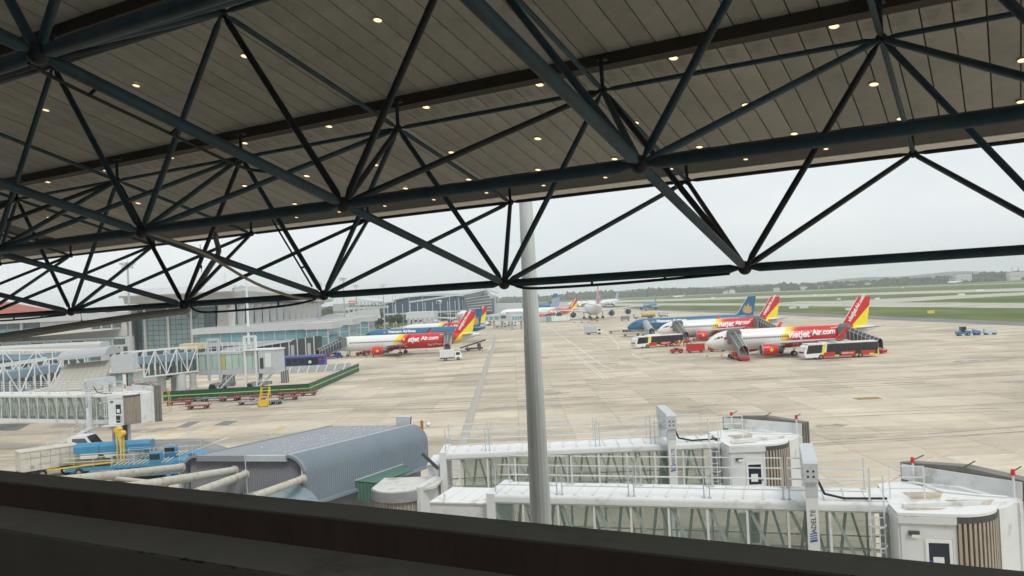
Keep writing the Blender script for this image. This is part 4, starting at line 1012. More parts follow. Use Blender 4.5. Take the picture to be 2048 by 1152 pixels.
# dark blue bus by the grey fence
def blue_bus():
    p = G(572, 741); t = thing('blue_bus', 'dark blue apron bus with white lettering standing behind the grey fence', 'bus', (p.x, p.y, .012), .0)
    Ln = 9.8; b = MB(); b.box(0, Ln, -1.4, 1.4, .4, 3.1); b.obj('body', NAVY, t)
    b = MB(); b.prismx([(-1.6, 3.102), (1.6, 3.102), (1.3, 3.5), (-1.3, 3.5)], -.2, Ln + .1); b.obj('roof', mat('roof_navy', (.07, .09, .25), .5), t)
    x = .5
    for i, wd in enumerate((1.5, 1.5, 1.6, 1.7, 1.6)):
        MB().box(x, x + wd - .12, -1.43, -1.402, 1.25, 2.75).obj('window', GLASSD, t); x += wd
    MB().box(5.6, 7.0, -1.45, -1.431, .55, 2.8).obj('door', GLASSD, t)
    flat_text('side_lettering', 'VN AIRLINES', .62, WTXT, t, (.7, -1.44, .6), (1, 0, 0), (0, 0, 1), bold=.015)
    b = MB(); pts = [(6.3 + .42 * math.cos(k * math.pi / 6), -1.46, 1.9 + .42 * math.sin(k * math.pi / 6)) for k in range(12)]; b.add(pts, [tuple(range(12))]); b.obj('round_emblem', mat('pale_emblem', (.5, .65, .6), .5), t)
    MB().box(8.4, 9.2, -1.45, -1.403, 2.2, 2.7).obj('red_panel', RED, t)
    add_wheels(t, [(2, -1.3), (2, 1.3), (7.6, -1.3), (7.6, 1.3)], .48, .3)
blue_bus()
def box_truck(label, loc_, rz, L=6.6, boxm=GREYW, cabm=WHITE2, H=3.1, name='box_truck'):
    t = thing(name, label, 'truck', loc_, rz)      # cab at +x
    MB().box(0, L, -.95, .95, .55, .8).obj('chassis', DGREY, t)
    b = MB(); b.box(0, L - 2.0, -1.15, 1.15, .85, H); bx = b.obj('cargo_box', boxm, t)
    for k in range(1, 7): MB().box(k * (L - 2) / 7 - .03, k * (L - 2) / 7 + .03, -1.18, -1.151, .9, H - .05).obj('box_rib', GREY, bx)
    b = MB(); b.prismy([(L - 1.85, .6), (L, .6), (L, 1.3), (L - .35, 2.2), (L - 1.85, 2.25)], -1.0, 1.0); cb = b.obj('cab', cabm, t)
    MB().box(L - 1.5, L - .55, -1.02, -1.003, 1.35, 2.05).obj('window', GLASSD, cb)
    b = MB(); b.add([(L - .02, -.9, 1.36), (L - .02, .9, 1.36), (L - .33, .9, 2.14), (L - .33, -.9, 2.14)], [(0, 1, 2, 3)]); w_ = b.obj('windscreen', GLASSD, cb); w_.location.x = .03
    add_wheels(t, [(1.4, -.9), (1.4, .9), (L - 1.0, -.9), (L - 1.0, .9)], .42, .28)
    return t
p = G(1170, 670); box_truck('grey box truck with white cab alone on the apron right of the mast', (p.x, p.y, .012), .05, L=6.3)
def coach(label, loc_, rz):
    t = thing('coach', label, 'coach', loc_, rz); L = 7.2
    b = MB(); b.prismy([(0, .4), (L, .4), (L + .1, 1.3), (L - .25, 2.6), (.1, 2.65)], -1.05, 1.05); b.obj('body', mat('cream_paint', (.7, .66, .52), .4), t)
    for k in range(5): MB().box(.4 + k * 1.05, 1.35 + k * 1.05, -1.07, -1.052, 1.45, 2.3).obj('window', mat('blue_tinted_glass', (.05, .1, .22), .1), t)
    MB().box(.1, L - .1, -1.065, -1.051, .75, 1.0).obj('stripe', mat('gold_stripe', (.45, .3, .12), .5), t)
    b = MB(); b.add([(L + .1, -.95, 1.4), (L + .1, .95, 1.4), (L - .17, .95, 2.45), (L - .17, -.95, 2.45)], [(0, 1, 2, 3)]); w_ = b.obj('windscreen', GLASSD, t); w_.location.x = .03
    add_wheels(t, [(1.4, -.95), (1.4, .95), (L - 1.4, -.95), (L - 1.4, .95)], .4, .28); return t
p = G(1242, 673); coach('cream minibus with blue-tinted windows before the nose of the blue airliner', (p.x, p.y, .012), .02)
def tractor(label, loc_, rz, m=RED, name='baggage_tractor', cab=False, group=None):
    t = thing(name, label, 'tractor', loc_, rz, group)
    b = MB(); b.prismy([(0, .35), (3.0, .35), (3.0, 1.0), (2.9, 1.05), (1.9, 1.05), (1.9, .8), (1.0, .8), (1.0, 1.1), (0, 1.0)], -.65, .65); b.obj('body', m, t)
    MB().box(1.15, 1.7, -.45, .45, .82, 1.2).obj('seat', BLACK, t)
    for x in (.95, 2.0):
        for s_ in (-1, 1): MB().tube((x, s_ * .55, 1.0), (x, s_ * .55, 1.95), .03, n=6).obj('roof_post', DGREY, t)
    MB().box(.85, 2.1, -.62, .62, 1.952, 2.02).obj('roof', m, t)
    if cab:
        MB().box(.95, 2.0, -.6, .6, 1.2, 1.95).obj('cab_glass', GLASSD, t)
    add_wheels(t, [(.6, -.6), (.6, .6), (2.4, -.6), (2.4, .6)], .36, .22)
    return t
p = G(1341, 707); tractor('small red baggage tractor with driver seat pulling red covered carts', (p.x, p.y, .012), 0)
def covered_cart(label, loc_, rz, m=RED, L=4.3, group='red covered baggage carts'):
    t = thing('baggage_cart', label, 'baggage cart', loc_, rz, group)
    MB().box(0, L, -.8, .8, .4, .55).obj('deck', DRED, t)
    b = MB(); b.box(.05, L - .05, -.78, .78, .553, 2.0); bd = b.obj('curtain', m, t)
    for k in range(1, 5): MB().box(k * L / 5 - .02, k * L / 5 + .02, -.8, -.781, .6, 1.95).obj('fold', DRED, bd)
    MB().box(-.05, L + .05, -.85, .85, 2.003, 2.08).obj('roof', DRED, t)
    MB().bar((-.9, 0, .45), (0, 0, .45), .06, .06).obj('tow_bar', DGREY, t)
    add_wheels(t, [(.8, -.65), (.8, .65), (L - .8, -.65), (L - .8, .65)], .28, .18); return t
for k, lb in enumerate(('red covered cart right behind the small red tractor', 'red covered cart in the middle of the train, partly behind the airliner nose', 'last red covered cart under the nose of the nearest right airliner')):
    p = G(1373 + k * 44, 706 - k * 2.2); covered_cart(lb, (p.x, p.y, .012), -.02)
# blue tug train at the far right
p = G(1912, 672); t1 = tractor('blue tractor with cab pulling dollies on the open apron at far right', (p.x, p.y, .012), -.15, m=BLUE, cab=True, name='blue_tractor'); t1.scale = (1.15, 1.15, 1.15)
def loader_cart(label, loc_, rz, m, L=3.2):
    t = thing('cargo_dolly', label, 'dolly', loc_, rz, 'dollies behind the blue tractor')
    MB().box(0, L, -.75, .75, .45, .6).obj('deck', m, t); b = MB(); b.prismy([(0.1, .603), (L - .1, .603), (L - .1, 1.1), (.1, 1.5)], -.6, .6); b.obj('load', mat('load_' + label[:4], (.12, .25, .55) if m is NAVY else (.45, .6, .68), .6, var=.2), t)
    add_wheels(t, [(.6, -.65), (L - .6, -.65), (.6, .65), (L - .6, .65)], .28, .18); return t
loader_cart('navy dolly directly behind the blue tractor at far right', (p.x + 4.0, p.y - .5, .012), -.15, NAVY, 1.9)
loader_cart('pale dolly at the end of the train behind the blue tractor', (p.x + 6.5, p.y - .9, .012), -.15, mat('pale_blue', (.3, .42, .5), .5), 3.2)
# conveyor under second plane etc.
def belt_loader(label, loc_, rz, m=RED):
    t = thing('belt_loader', label, 'belt loader', loc_, rz)
    MB().box(0, 5.2, -.8, .8, .4, .9).obj('chassis', m, t); MB().bar((-1.5, .2, .9), (6.2, .2, 2.9), .8, .25).obj('belt', BLACK, t)
    for s_ in (-.25, .65): MB().bar((-1.5, s_, 1.05), (6.2, s_, 3.05), .06, .12).obj('side_rail', m, t)
    MB().box(3.6, 4.6, -.8, -.2, .9, 2.1).obj('cab', m, t)
    add_wheels(t, [(.9, -.75), (.9, .75), (4.2, -.75), (4.2, .75)], .36, .24); return t
p = G(1460, 701); belt_loader('red belt loader under the forward belly of the nearest right airliner', (p.x + 6, p.y + 5, .012), .3)
p = G(770, 708); belt_loader('red belt loader under the belly of the left airliner', (p.x - 4, p.y + 4, .012), .2)
for lb, px, py in (('red tractor parked left of the navy stairs', 640, 716), ('red tractor under the left airliner between stairs and engine', 712, 712)):
    p = G(px, py); tractor(lb, (p.x, p.y, .012), .1)
for k, lb in enumerate(('red luggage cart near the nose of the left airliner', 'red luggage cart under the left airliner left of its engine')):
    p = G(722 + k * 22, 711 - k); covered_cart(lb, (p.x, p.y + 3, .012), .05, L=2.6, group='red carts below the left airliner')
# white service truck
p = G(880, 722)
t = box_truck('white high-lift service truck left of the drain strip', (p.x, p.y, .012), .1, L=5.6, boxm=WHITE, H=2.7, name='service_truck')
# GPU and other items at tail of left plane
p = G(930, 703); belt_loader('dark belt loader behind the rear stairs of the left airliner', (p.x, p.y + 2, .012), .2, m=DGREY)
# coned-off spots
def cone(label, px, py):
    p = G(px, py); t = thing('traffic_cone', label, 'traffic cone', (p.x, p.y, .012), 0, 'orange cones around the airliners')
    MB().box(-.22, .22, -.22, .22, 0, .04).obj('base', BLACK, t); MB().tube((0, 0, .04), (0, 0, .75), .17, .04, n=10).obj('body', ORANGE, t); MB().tube((0, 0, .36), (0, 0, .5), .125, .095, n=10).obj('band', WTXT, t)
for lb, px, py in (('orange cone in front of the red baggage train', 1414, 713), ('orange cone left of the nearest front stairs', 1443, 712), ('orange cone left of the nearest star-marked engine', 1533, 712), ('orange cone in front of the nearest star-marked engine', 1557, 712), ('orange cone right of the nearest apron bus', 1767, 697),
        ('orange cone beside the left airliner rear belly', 853, 701), ('orange cone near the left airliner engine', 772, 711), ('orange cone right of the left airliner tail', 966, 702)): cone(lb, px, py)
# row of white cargo units in front of the jumbo
for k, (px, py, w_, lb) in enumerate(((1080, 645, 6.5, 'pale cargo container touching the mast edge'), (1100, 644, 4.5, 'teal-sided cargo container, second right of the mast'), (1113, 644, 5.5, 'tall white cargo container below the jumbo left wing'), (1129, 643, 6, 'white cargo container left of the jumbo wheels'))):
    p = G(px, py); t = thing('cargo_container', lb, 'container', (p.x, p.y, .012), .0, 'cargo containers by the jumbo')
    MB().box(-w_ / 2, w_ / 2, -1.2, 1.2, .5, 3.2).obj('shell', [GREYW, mat('teal_panel', (.2, .4, .42), .5), WHITE, WHITE][k], t); MB().box(-w_ / 2 - .1, w_ / 2 + .1, -1.3, 1.3, .25, .495).obj('base', STEEL, t)
    for q in (-.3, .3): MB().box(q * w_ - .05, q * w_ + .05, -1.24, -1.201, .6, 3.1).obj('door_post', GREY, t)
    add_wheels(t, [(-w_ / 3, -1.1), (w_ / 3, -1.1)], .25, .2)
def low_trailer(label, px, py, L, m, load=None, rz=0, h=.6):
    p = G(px, py); t = thing('cargo_trailer', label, 'trailer', (p.x, p.y, .012), rz)
    MB().box(0, L, -1.2, 1.2, h, h + .25).obj('deck', m, t)
    if load: MB().box(.3, L - .3, -1, 1, h + .253, h + .25 + load[0]).obj('load', load[1], t)
    add_wheels(t, [(.8, -1.0), (L - .8, -1.0), (.8, 1.0), (L - .8, 1.0)], .3, .22); return t
low_trailer('blue flat loader in front of the jumbo left engines', 1137, 642, 14, BLUE)
low_trailer('long pale trailer before the jumbo wheels', 1146, 646, 9, WHITE)
low_trailer('orange-brown trailer right of the long pale trailer', 1160, 645, 10, mat('orange_brown', (.4, .2, .08), .7))
low_trailer('grey caged trailer between the jumbo and the blue airliner', 1241, 642, 5, STEEL, (1.6, mat('cage_grey', (.2, .2, .22), .6, var=.4)))
low_trailer('brown tow bar trailer left of the cream minibus', 1218, 667, 6.5, mat('brown_wood', (.3, .18, .1), .8))
p = G(1268, 638)
t = thing('fuel_truck', 'white and yellow tank truck behind the blue airliner on the right', 'tank truck', (p.x, p.y, .012), .12)
MB().box(0, 12, -1.2, 1.2, .7, .95).obj('chassis', DGREY, t); MB().tube((4.2, 0, 2.1), (12, 0, 2.1), 1.1, n=16).obj('tank', mat('ochre_paint', (.5, .35, .12), .5), t); MB().box(0, 2.4, -1.15, 1.15, .96, 2.9).obj('cab', GREYW, t); MB().box(2.6, 4.0, -1.0, 1.0, .96, 2.2).obj('pump_box', WHITE, t)
MB().box(-.03, -.003, -1, 1, 1.8, 2.6).obj('windscreen', GLASSD, t); add_wheels(t, [(x, s_ * 1.0) for x in (1.2, 8.5, 10) for s_ in (-1, 1)], .48, .3)
# small white trucks in the row beyond the drain
for k, (px, py, lb) in enumerate(((989, 655, 'white van truck beyond the left tails, left one of two'), (1010, 653, 'white van truck beside the mast, right one of two'))):
    p = G(px, py); box_truck(lb, (p.x, p.y, .012), .1 + .1 * k, L=6.5, boxm=WHITE, H=2.5, name='white_truck')
p = G(974, 652); box_truck('dark green truck just right of the left red fin', (p.x, p.y, .012), 1.3, L=6, boxm=mat('dark_green_paint', (.04, .12, .07), .5), H=3.2, name='green_truck')
for k in range(9):
    p = G(966 + k * 7.2, 641 - (k % 3) * 3); lb = ('leftmost', 'second', 'third', 'fourth', 'fifth', 'sixth', 'seventh', 'eighth', 'rightmost')[k]
    t = thing('red_loader', '%s red or orange loader in the cluster left of the mast' % lb, 'loader', (p.x, p.y, 0), .3 * (k % 3), 'red and orange loaders left of the mast')
    m_ = (RED, ORANGE, DRED)[k % 3]
    MB().box(0, 4.5, -1, 1, .5, 1.4).obj('chassis', m_, t); MB().bar((0, 0, 1.4), (4.8, 0, 2.7 + (k % 2)), 1.4, .2).obj('lift', m_, t); MB().box(3.2, 4.4, -.9, .9, 1.41, 2.3).obj('cab', m_, t); add_wheels(t, [(.9, -.9), (3.6, -.9)], .4, .25)

# airfield signs in the grass
SIGNW = mat('sign_white_board', (.75, .75, .72), .5); SIGNY = mat('sign_yellow_board', (.75, .6, .08), .5)
sg = [(1585, 618, 4, SIGNW), (1590, 617.5, 0, SIGNY), (1608, 617.5, 5, SIGNW), (1678, 600, 3, SIGNW), (1698, 621.5, 3.5, SIGNW), (1755, 599.5, 4, SIGNW), (1923, 591, 5, SIGNW), (1960, 583.5, 5, SIGNW), (1957, 596, 6, SIGNW), (1906, 598.5, 2.5, SIGNW), (1862, 628, 3, SIGNY), (1805, 576.5, 2, SIGNW), (1630, 592.5, 2, SIGNW), (1650, 592.5, 2, SIGNW), (1710, 573.5, 4, SIGNW), (1426, 597.5, 4, SIGNW)]
od = 'first second third fourth fifth sixth seventh eighth ninth tenth eleventh twelfth thirteenth fourteenth fifteenth sixteenth'.split()
for i, (px, py, w_, m_) in enumerate(sorted(sg, key=lambda q: q[0])):
    p = G(px, py); w_ = max(w_, 2) * (1.0 if p.y < 700 else 1.4)
    t = thing('airfield_sign', '%s small %s board from the left in the airfield grass' % (od[i], 'yellow' if m_ is SIGNY else 'white'), 'sign', (p.x, p.y, -.02), random.uniform(-.2, .2), 'small boards in the airfield grass')
    MB().box(-w_ / 2, w_ / 2, -.15, .15, .3, 1.5 if p.y < 700 else 2.2).obj('board', m_, t)
    for s_ in (-1, 1): MB().tube((s_ * w_ / 3, 0, 0), (s_ * w_ / 3, 0, .3), .06, n=6).obj('leg', DGREY, t)
# ------------------------------------------------------------------ jet bridges
def glass_mat(name, col, a, rough=.05):
    m = mat(name, col, rough, alpha=a, spec=.6); return m
GLG = glass_mat('green_tinted_glass', (.2, .3, .25), .2)
GLC = glass_mat('clear_door_glass', (.02, .03, .05), .9)
BRW = mat('bridge_white_paint', (.68, .7, .7), .5, var=.06, vs=.8, dirt=((.4, .38, .33), .55, .7), ds=.9)
BRR = mat('bridge_roof_paint', (.74, .75, .74), .55, var=.06, vs=.8, dirt=((.4, .37, .3), .53, .7), ds=.8)
BRG = mat('bridge_brace_grey', (.52, .56, .54), .5, var=.06)
SLAT = mat('beige_shutter_slat', (.38, .33, .27), .6, var=.08, vs=2, dirt=((.28, .25, .21), .55, .6), ds=1.5)
BELL = mat('grey_bellows_fabric', (.2, .19, .17), .85, var=.15, vs=2)
STAIN = mat('rain_stain_brown', (.42, .36, .27), .8, var=.3, vs=1.2, dirt=((.65, .64, .6), .5, .8), ds=1)
LOGOB = mat('logo_blue', (.03, .08, .35), .5); LOGOK = mat('logo_black', (.02, .025, .05), .5)
def jet_bridge(label, org, rz, LT, cabrz=0, cabsc=1, zf=3.85, full=True, pitch=1.51, text=True, stair=False, nrail=3.0, cabrot=True, xport=-2.7, off=(0, 0)):
    """local x runs along the tunnel towards the cab, x = 0 where tunnel and cab meet, near side is -y"""
    t = thing('jet_bridge', label, 'jet bridge', org, rz, 'white glass-sided jet bridges')
    W = 1.25; zr = zf + 2.9
    x0 = -LT
    MB().box(x0, 0, -W + .12, W - .12, zf - .12, zf).obj('tunnel_floor', GREY, t)
    # roof sheets with standing seams
    k = 0; x = x0; rsh = None
    while x < -.3:
        if rsh is None:
            b = MB(); b.box(.015, .735, -W + .2, W - .2, zr - .08, zr); b.box(-.02, .012, -W + .2, W - .2, zr - .08, zr + .05); rsh = b.obj('roof_sheet', BRR, t); rsh.location = (x, 0, 0)
        else: link('roof_sheet', rsh.data, t, (x, 0, 0))
        x += .75
    for s in (-1, 1):
        y = s * W
        b = MB(); n = 10; r = .14; pr = [(y * 1 + s * (-.08) + r * math.cos(math.pi * q / 9), zr - .12 + r * math.sin(math.pi * q / 9)) for q in range(n)]
        b.prismx(pr + [(y - s * .08 - r, zr - .2), (y - s * .08 + r, zr - .2)], x0, 0); b.obj('roof_edge', BRW, t, smooth=True)
        MB().box(x0, 0, y - .09, y + .09, zr - .29, zr - .205).obj('fascia', BRW, t)
        MB().box(x0, 0, y - .05, y + .05, zr - .36, zr - .293).obj('window_head', BRG, t)
        MB().box(x0, 0, y - .12, y + .12, zf - .3, zf + .12).obj('bottom_beam', BRW, t)
        # bays
        nb = int(LT / pitch); 
        for q in range(nb + 1):
            xx = -.55 - q * pitch
            if xx < x0 + .1: break
            MB().box(xx - .045, xx + .045, y - s * .02 - .05, y - s * .02 + .05, zf + .12, zr - .36).obj('mullion', BRW, t)
            if q < nb and xx - pitch > x0:
                a, c = xx - pitch + .1, xx - .1
                if s < 0:
                    MB().bar((a, y + .14, zr - .4), (c - .25, y + .12, zf + .15), .17, .1).obj('diagonal_brace', BRG, t)
                else:
                    MB().bar((a + .35, y - .14, zf + .15), (a + .7, y - .14, zr - .4), .12, .1).obj('diagonal_brace', BRG, t)
                    MB().bar((c, y - .14, zf + .15), (a + .7, y - .14, zr - .4), .12, .1).obj('diagonal_brace', BRG, t)
                gp = MB().box(xx - pitch + .046, xx - .046, y - .012, y + .012, zf + .121, zr - .361).obj('window_pane', GLG, t)
        for zz in (zf + .55, zf + 1.05): MB().tube((x0, y - s * .3, zz), (0, y - s * .3, zz), .03, n=6).obj('inner_handrail', BRG, t)
    MB().box(x0 - .02, x0 + .35, -W - .1, W + .1, zf - .3, zr + .06).obj('end_frame', BRW, t)
    # railings on the roof
    for s in (-1, 1):
        y = s * (W - .25); x = -.6; 
        spans = []
        while x > x0 + .4:
            spans.append(x); x -= nrail
        spans.append(x0 + .3)
        for i, xx in enumerate(spans):
            for dx in ((-.11, .11) if 0 < i < len(spans) - 1 else (0,)):
                p = MB().bar((xx + dx, y, zr - .02), (xx + dx, y, zr + 1.25), .045, .045); p.box(xx + dx - .07, xx + dx + .07, y - .07, y + .07, zr - .001, zr + .05); p.obj('railing_post', GREYW, t)
        for i in range(len(spans) - 1):
            a, c = spans[i] - .11, spans[i + 1] + .11
            for zz in (.38, .8, 1.22): MB().bar((a, y, zr + zz), (c, y, zr + zz), .04, .04).obj('handrail', BRW, t)
    # lifting portal with cross box
    xp = xport
    for s in (-1, 1):
        y = s * (W + .42)
        MB().box(xp - .21, xp + .21, y - .21, y + .21, 1.2, zr + .9).obj('portal_leg', BRW, t)
        MB().box(xp - .23, xp + .23, y - .23, y + .23, zr + .35, zr + .75).obj('leg_collar', GREYW, t)
    b = MB(); b.prismx([(-W - .75, zr + .903), (-W - .75, zr + 1.6), (-W - .62, zr + 1.7), (W + .5, zr + 1.7), (W + .6, zr + 1.55), (W + .55, zr + .903)], xp - .26, xp + .26); pb = b.obj('portal_box', GREYW, t)
    for dx in (-.1, .1):
        for dz in (1.12, 1.32): MB().tube((xp + dx, -W - .765, zr + dz), (xp + dx, -W - .74, zr + dz), .04, n=10).obj('vent_hole', BLACK, pb)
    MB().box(xp - .4, xp + .4, -W - .6, W + .6, .75, 1.15).obj('bogie_beam', GREY, t)
    for s in (-1, 1):
        for dx in (-.6, .6): MB().wheel(xp + dx, s * 1.7, .55, .55, .4).obj('bogie_wheel', BLACK, t)
    if text:
        flat_text('maker_lettering', 'ADELTE', .245, LOGOK, t, (xp + .1, -W - .645, zr - 1.0), (0, 0, 1), (-1, 0, 0), spacing=1.02)
        for q in range(3):
            MB().add([(xp - .13 , -W - .64, zr - 1.13 - q * .085 + .06), (xp + .13, -W - .64, zr - 1.07 - q * .085 + .06), (xp + .13, -W - .64, zr - 1.03 - q * .085 + .06), (xp - .13, -W - .64, zr - 1.09 - q * .085 + .06)], [(0, 1, 2, 3)]).obj('logo_stripe', LOGOB, t)
        MB().add([(xp - .13, -W - .642, zr - 1.36), (xp + .13, -W - .642, zr - 1.3), (xp + .13, -W - .642, zr - 1.22), (xp - .13, -W - .642, zr - 1.28)], [(0, 1, 2, 3)]).obj('logo_stripe', LOGOB, t)
    hung = [(xp + .25, -W + .1, zr + .85), (xp + .5, -W + .3, zr + .25), (xp + 1.2, -W + .35, zr + .08), (0, -W + .3, zr + .12)]
    MB().path(hung, .05, 6).obj('black_hose', BLACK, t)
    # cab
    before = set(t.children)
    zf -= .2
    zc = zr - .08
    P = [(0, -1.62), (.12, -2.95), (2.0, -3.0)]
    arc_ = [(2.0 + 1.55 * math.sin(a), -3.0 + 1.55 * (1 - math.cos(a)) * .9) for a in [math.pi / 2 * q / 8 for q in range(1, 9)]]
    R_ = [(4.55, -.35), (1.1, 2.15), (0, 1.62)]
    poly = P + arc_ + R_
    MB().prism(poly, zc, zc + .1).obj('cab_roof', BRR, t)
    MB().prism([(x * .96 + .06, y * .96) for x, y in poly], zf - .15, zf).obj('cab_floor', GREY, t)
    b = MB()
    for (p, q) in ((P[0], P[1]), (P[1], P[2])):
        b.bar((p[0], p[1], zc - .14), (q[0], q[1], zc - .14), .1, .24)
    b.obj('roof_fascia', BRW, t)
    MB().prism([(0, -1.6), (.12, -2.9), (.2, -2.9), (.1, -1.6)], zf, zc - .26).obj('corner_wall', BRW, t)
    MB().box(.2, .95, -2.94, -2.86, zf - .1, zc - .26).obj('side_wall', BRW, t)
    MB().box(1.85, 2.0, -2.94, -2.86, zf - .1, zc - .26).obj('side_wall', BRW, t)
    MB().box(.95, 1.85, -2.94, -2.86, zf + 2.25, zc - .26).obj('side_wall', BRW, t)
    dr_ = MB(); dr_.box(.97, 1.07, -2.99, -2.9, zf, zf + 2.22); dr_.box(1.73, 1.83, -2.99, -2.9, zf, zf + 2.22); dr_.box(1.07, 1.73, -2.99, -2.9, zf + 2.1, zf + 2.22); dr_.box(1.07, 1.73, -2.99, -2.9, zf, zf + .12); dr_.box(1.07, 1.73, -2.99, -2.9, zf + .95, zf + 1.05)
    d = dr_.obj('door', WHITE2, t)
    MB().box(1.07, 1.73, -2.95, -2.93, zf + .12, zf + 2.1).obj('door_glass', GLC, d)
    MB().box(1.7, 1.8, -3.04, -2.995, zf + 1.25, zf + 1.35).obj('door_handle', STEEL, d)
    MB().box(1.2, 1.55, -2.97, -2.952, zf + 1.2, zf + 1.6).obj('paper_notice', WHITE2, d)
    b = MB(); pts = [(1.12 + .07 * math.cos(q * math.pi / 5), -2.966, zf + 1.42 + .07 * math.sin(q * math.pi / 5)) for q in range(10)]; b.add(pts, [tuple(range(10))]); b.obj('blue_sign', LOGOB, d)
    MB().box(.45, .8, -3.05, -2.945, zf + 2.35, zf + 2.5).obj('wall_lamp', DGREY, t); MB().box(.49, .76, -3.06, -3.052, zf + 2.37, zf + 2.48).obj('lamp_glass', WHITE2, t.children[-1])
    # curved slatted shutter
    A_ = [(2.0, -2.97)] + arc_
    fine = [(2.0 + 1.5 * math.sin(a), -2.97 + 1.5 * (1 - math.cos(a)) * .9) for a in [math.pi / 2 * q / 14 for q in range(15)]]
    for q in range(14):
        p, r_ = fine[q], fine[q + 1]; b = MB(); b.bar((p[0] * .5 + r_[0] * .5, p[1] * .5 + r_[1] * .5, zf - .1), (p[0] * .5 + r_[0] * .5, p[1] * .5 + r_[1] * .5, zc - .22), .13, .09, up=(r_[0] - p[0], r_[1] - p[1], 0)); b.obj('shutter_slat', SLAT, t)
    b = MB()
    for q in range(14): b.bar((*fine[q], zc - .12), (*fine[q + 1], zc - .12), .1, .2)
    b.obj('shutter_rail', DGREY, t)
    b = MB(); b.loft([[(x, y, z) for (x, y) in [(px * .99 , py * .97) for px, py in fine]] for z in (zf - .1, zc - .2)], caps=False, closed=False); b.obj('shutter_backing', SLAT, t)
    b = MB(); b.loft([[(3.5, -1.62, z), (3.62, -1.75, z), (3.95, -1.45, z), (4.6, -.4, z), (4.5, -.3, z), (3.7, -1.3, z)] for z in (zf - .15, zc + .02)]); b.obj('white_side_post', BRW, t)
    MB().prism([(1.0, 2.05), (1.15, 2.2), (0, 1.7), (0, 1.58)], zf, zc).obj('rear_wall', BRW, t)
    # hood facing the aircraft: panel and bellows folds
    nx, ny = .56, .83; a0 = Vector((4.7, -.42, 0)); a1 = Vector((1.0, 2.15, 0)); N_ = Vector((nx, ny, 0))
    def hood(o0, o1, z1, m, nm, grow=0, zb=zf - .3):
        dd = (a0 - a1).normalized() * grow; p, q = a0 + dd, a1 - dd; mid = (p + q) / 2
        b = MB(); ring = lambda o: [p + N_ * o + Vector((0, 0, zb)), p + N_ * o + Vector((0, 0, z1 - .12)), mid + N_ * o + Vector((0, 0, z1 + .14)), q + N_ * o + Vector((0, 0, z1)), q + N_ * o + Vector((0, 0, zb)), q + N_ * o - dd.normalized() * -.12 + Vector((0, 0, zb)) if False else q + (p - q).normalized() * .15 + N_ * o + Vector((0, 0, zb)), q + (p - q).normalized() * .15 + N_ * o + Vector((0, 0, z1 - .25)), p - (p - q).normalized() * .15 + N_ * o + Vector((0, 0, z1 - .35)), p - (p - q).normalized() * .15 + N_ * o + Vector((0, 0, zb))]
        b.loft([ring(o0), ring(o1)]); return b.obj(nm, m, t)
    hood(-.28, .05, zc + .1, BRW, 'hood_base')
    b = MB(); b.bar(a0 + Vector((0, 0, zc + .38)), a1 + Vector((0, 0, zc + .5)), .06, .62); b.obj('hood_panel', BRW, t)
    for q in range(5): hood(.1 + q * .2, .24 + q * .2, zc + .85 - .02 * q, BELL, 'bellows_fold', .1 + .05 * (q % 2))
    for q in (.12, .95):
        p = a1 + (a0 - a1) * q - N_ * .15; MB().tube(p + Vector((0, 0, zc + .1)), p + Vector((0, 0, zc + .95)), .045, n=8).obj('beacon_post', BRW, t)
        MB().tube(p + Vector((0, 0, zc + .95)), p + Vector((0, 0, zc + 1.17)), .085, .065, n=10).obj('red_beacon', mat('beacon_red', (.6, .03, .03), .3), t)
    for q in (.1, .55, .92):
        p = a1 + (a0 - a1) * q + Vector((0, 0, zc + 1.0)); MB().bar(p, p + N_ * 1.0 + Vector((0, 0, .06)), .03, .04).obj('bird_spikes', DGREY, t)
    MB().bar((.4, -2.2, zc + .17), (3.1, -1.5, zc + .17), .14, .13).obj('roof_tube', BRW, t)
    b = MB(); b.path([(1.2, 1.9, zc + .14), (1.7, 1.2, zc + .2), (2.1, .3, zc + .14), (3.3, -.2, zc + .14), (4.2, -.4, zc + .14)], .045, 6); b.obj('roof_cable', WHITE2, t)
    for (ax, ay, bx_, by_) in ((.9, -.9, 1.9, .4), (2.2, -1.7, 3.4, -.7), (.5, -2.6, 1.6, -2.1)):
        MB().add([(ax, ay, zc + .104), (bx_, ay + .2, zc + .104), (bx_ + .3, by_, zc + .104), (ax - .2, by_ - .2, zc + .104)], [(0, 1, 2, 3)]).obj('roof_stain', STAIN, t)
    # cab roof railing and caged ladder
    for (x, y) in ((-.35, 0), (1.0, -1.6)):
        pass
    b = MB()
    for x in (.15, 1.35):
        b.bar((x, -.9, zc + .1), (x, -.9, zc + 1.35), .045, .045)
    for zz in (.5, .92, 1.33): b.bar((.15, -.9, zc + zz), (1.35, -.9, zc + zz), .04, .04)
    b.obj('cab_railing', BRW, t)
    lx = -.45; ly = -2.0
    b = MB()
    for dx in (-.24, .24): b.bar((lx + dx, ly, zf - .4), (lx + dx, ly, zr + 1.15), .05, .05)
    b.obj('ladder_rail', BRW, t)
    z = zf - .2; rung = None
    while z < zr + .2:
        MB().bar((lx - .24, ly, z), (lx + .24, ly, z), .035, .035).obj('ladder_rung', BRW, t); z += .32
    for z in (zf + .35, zf + 1.0, zf + 1.7, zf + 2.45):
        b = MB(); pts = [(lx + .28 * math.cos(a) * 1.0, ly - .08 - .5 * math.sin(a), z) for a in [math.pi * q / 6 for q in range(7)]]
        for i in range(6): b.bar(pts[i], pts[i + 1], .045, .04)
        b.obj('cage_hoop', BRW, t)
    MB().bar((lx, ly - .58, zf + .3), (lx, ly - .58, zr - .3), .04, .03).obj('cage_strap', BRW, t)
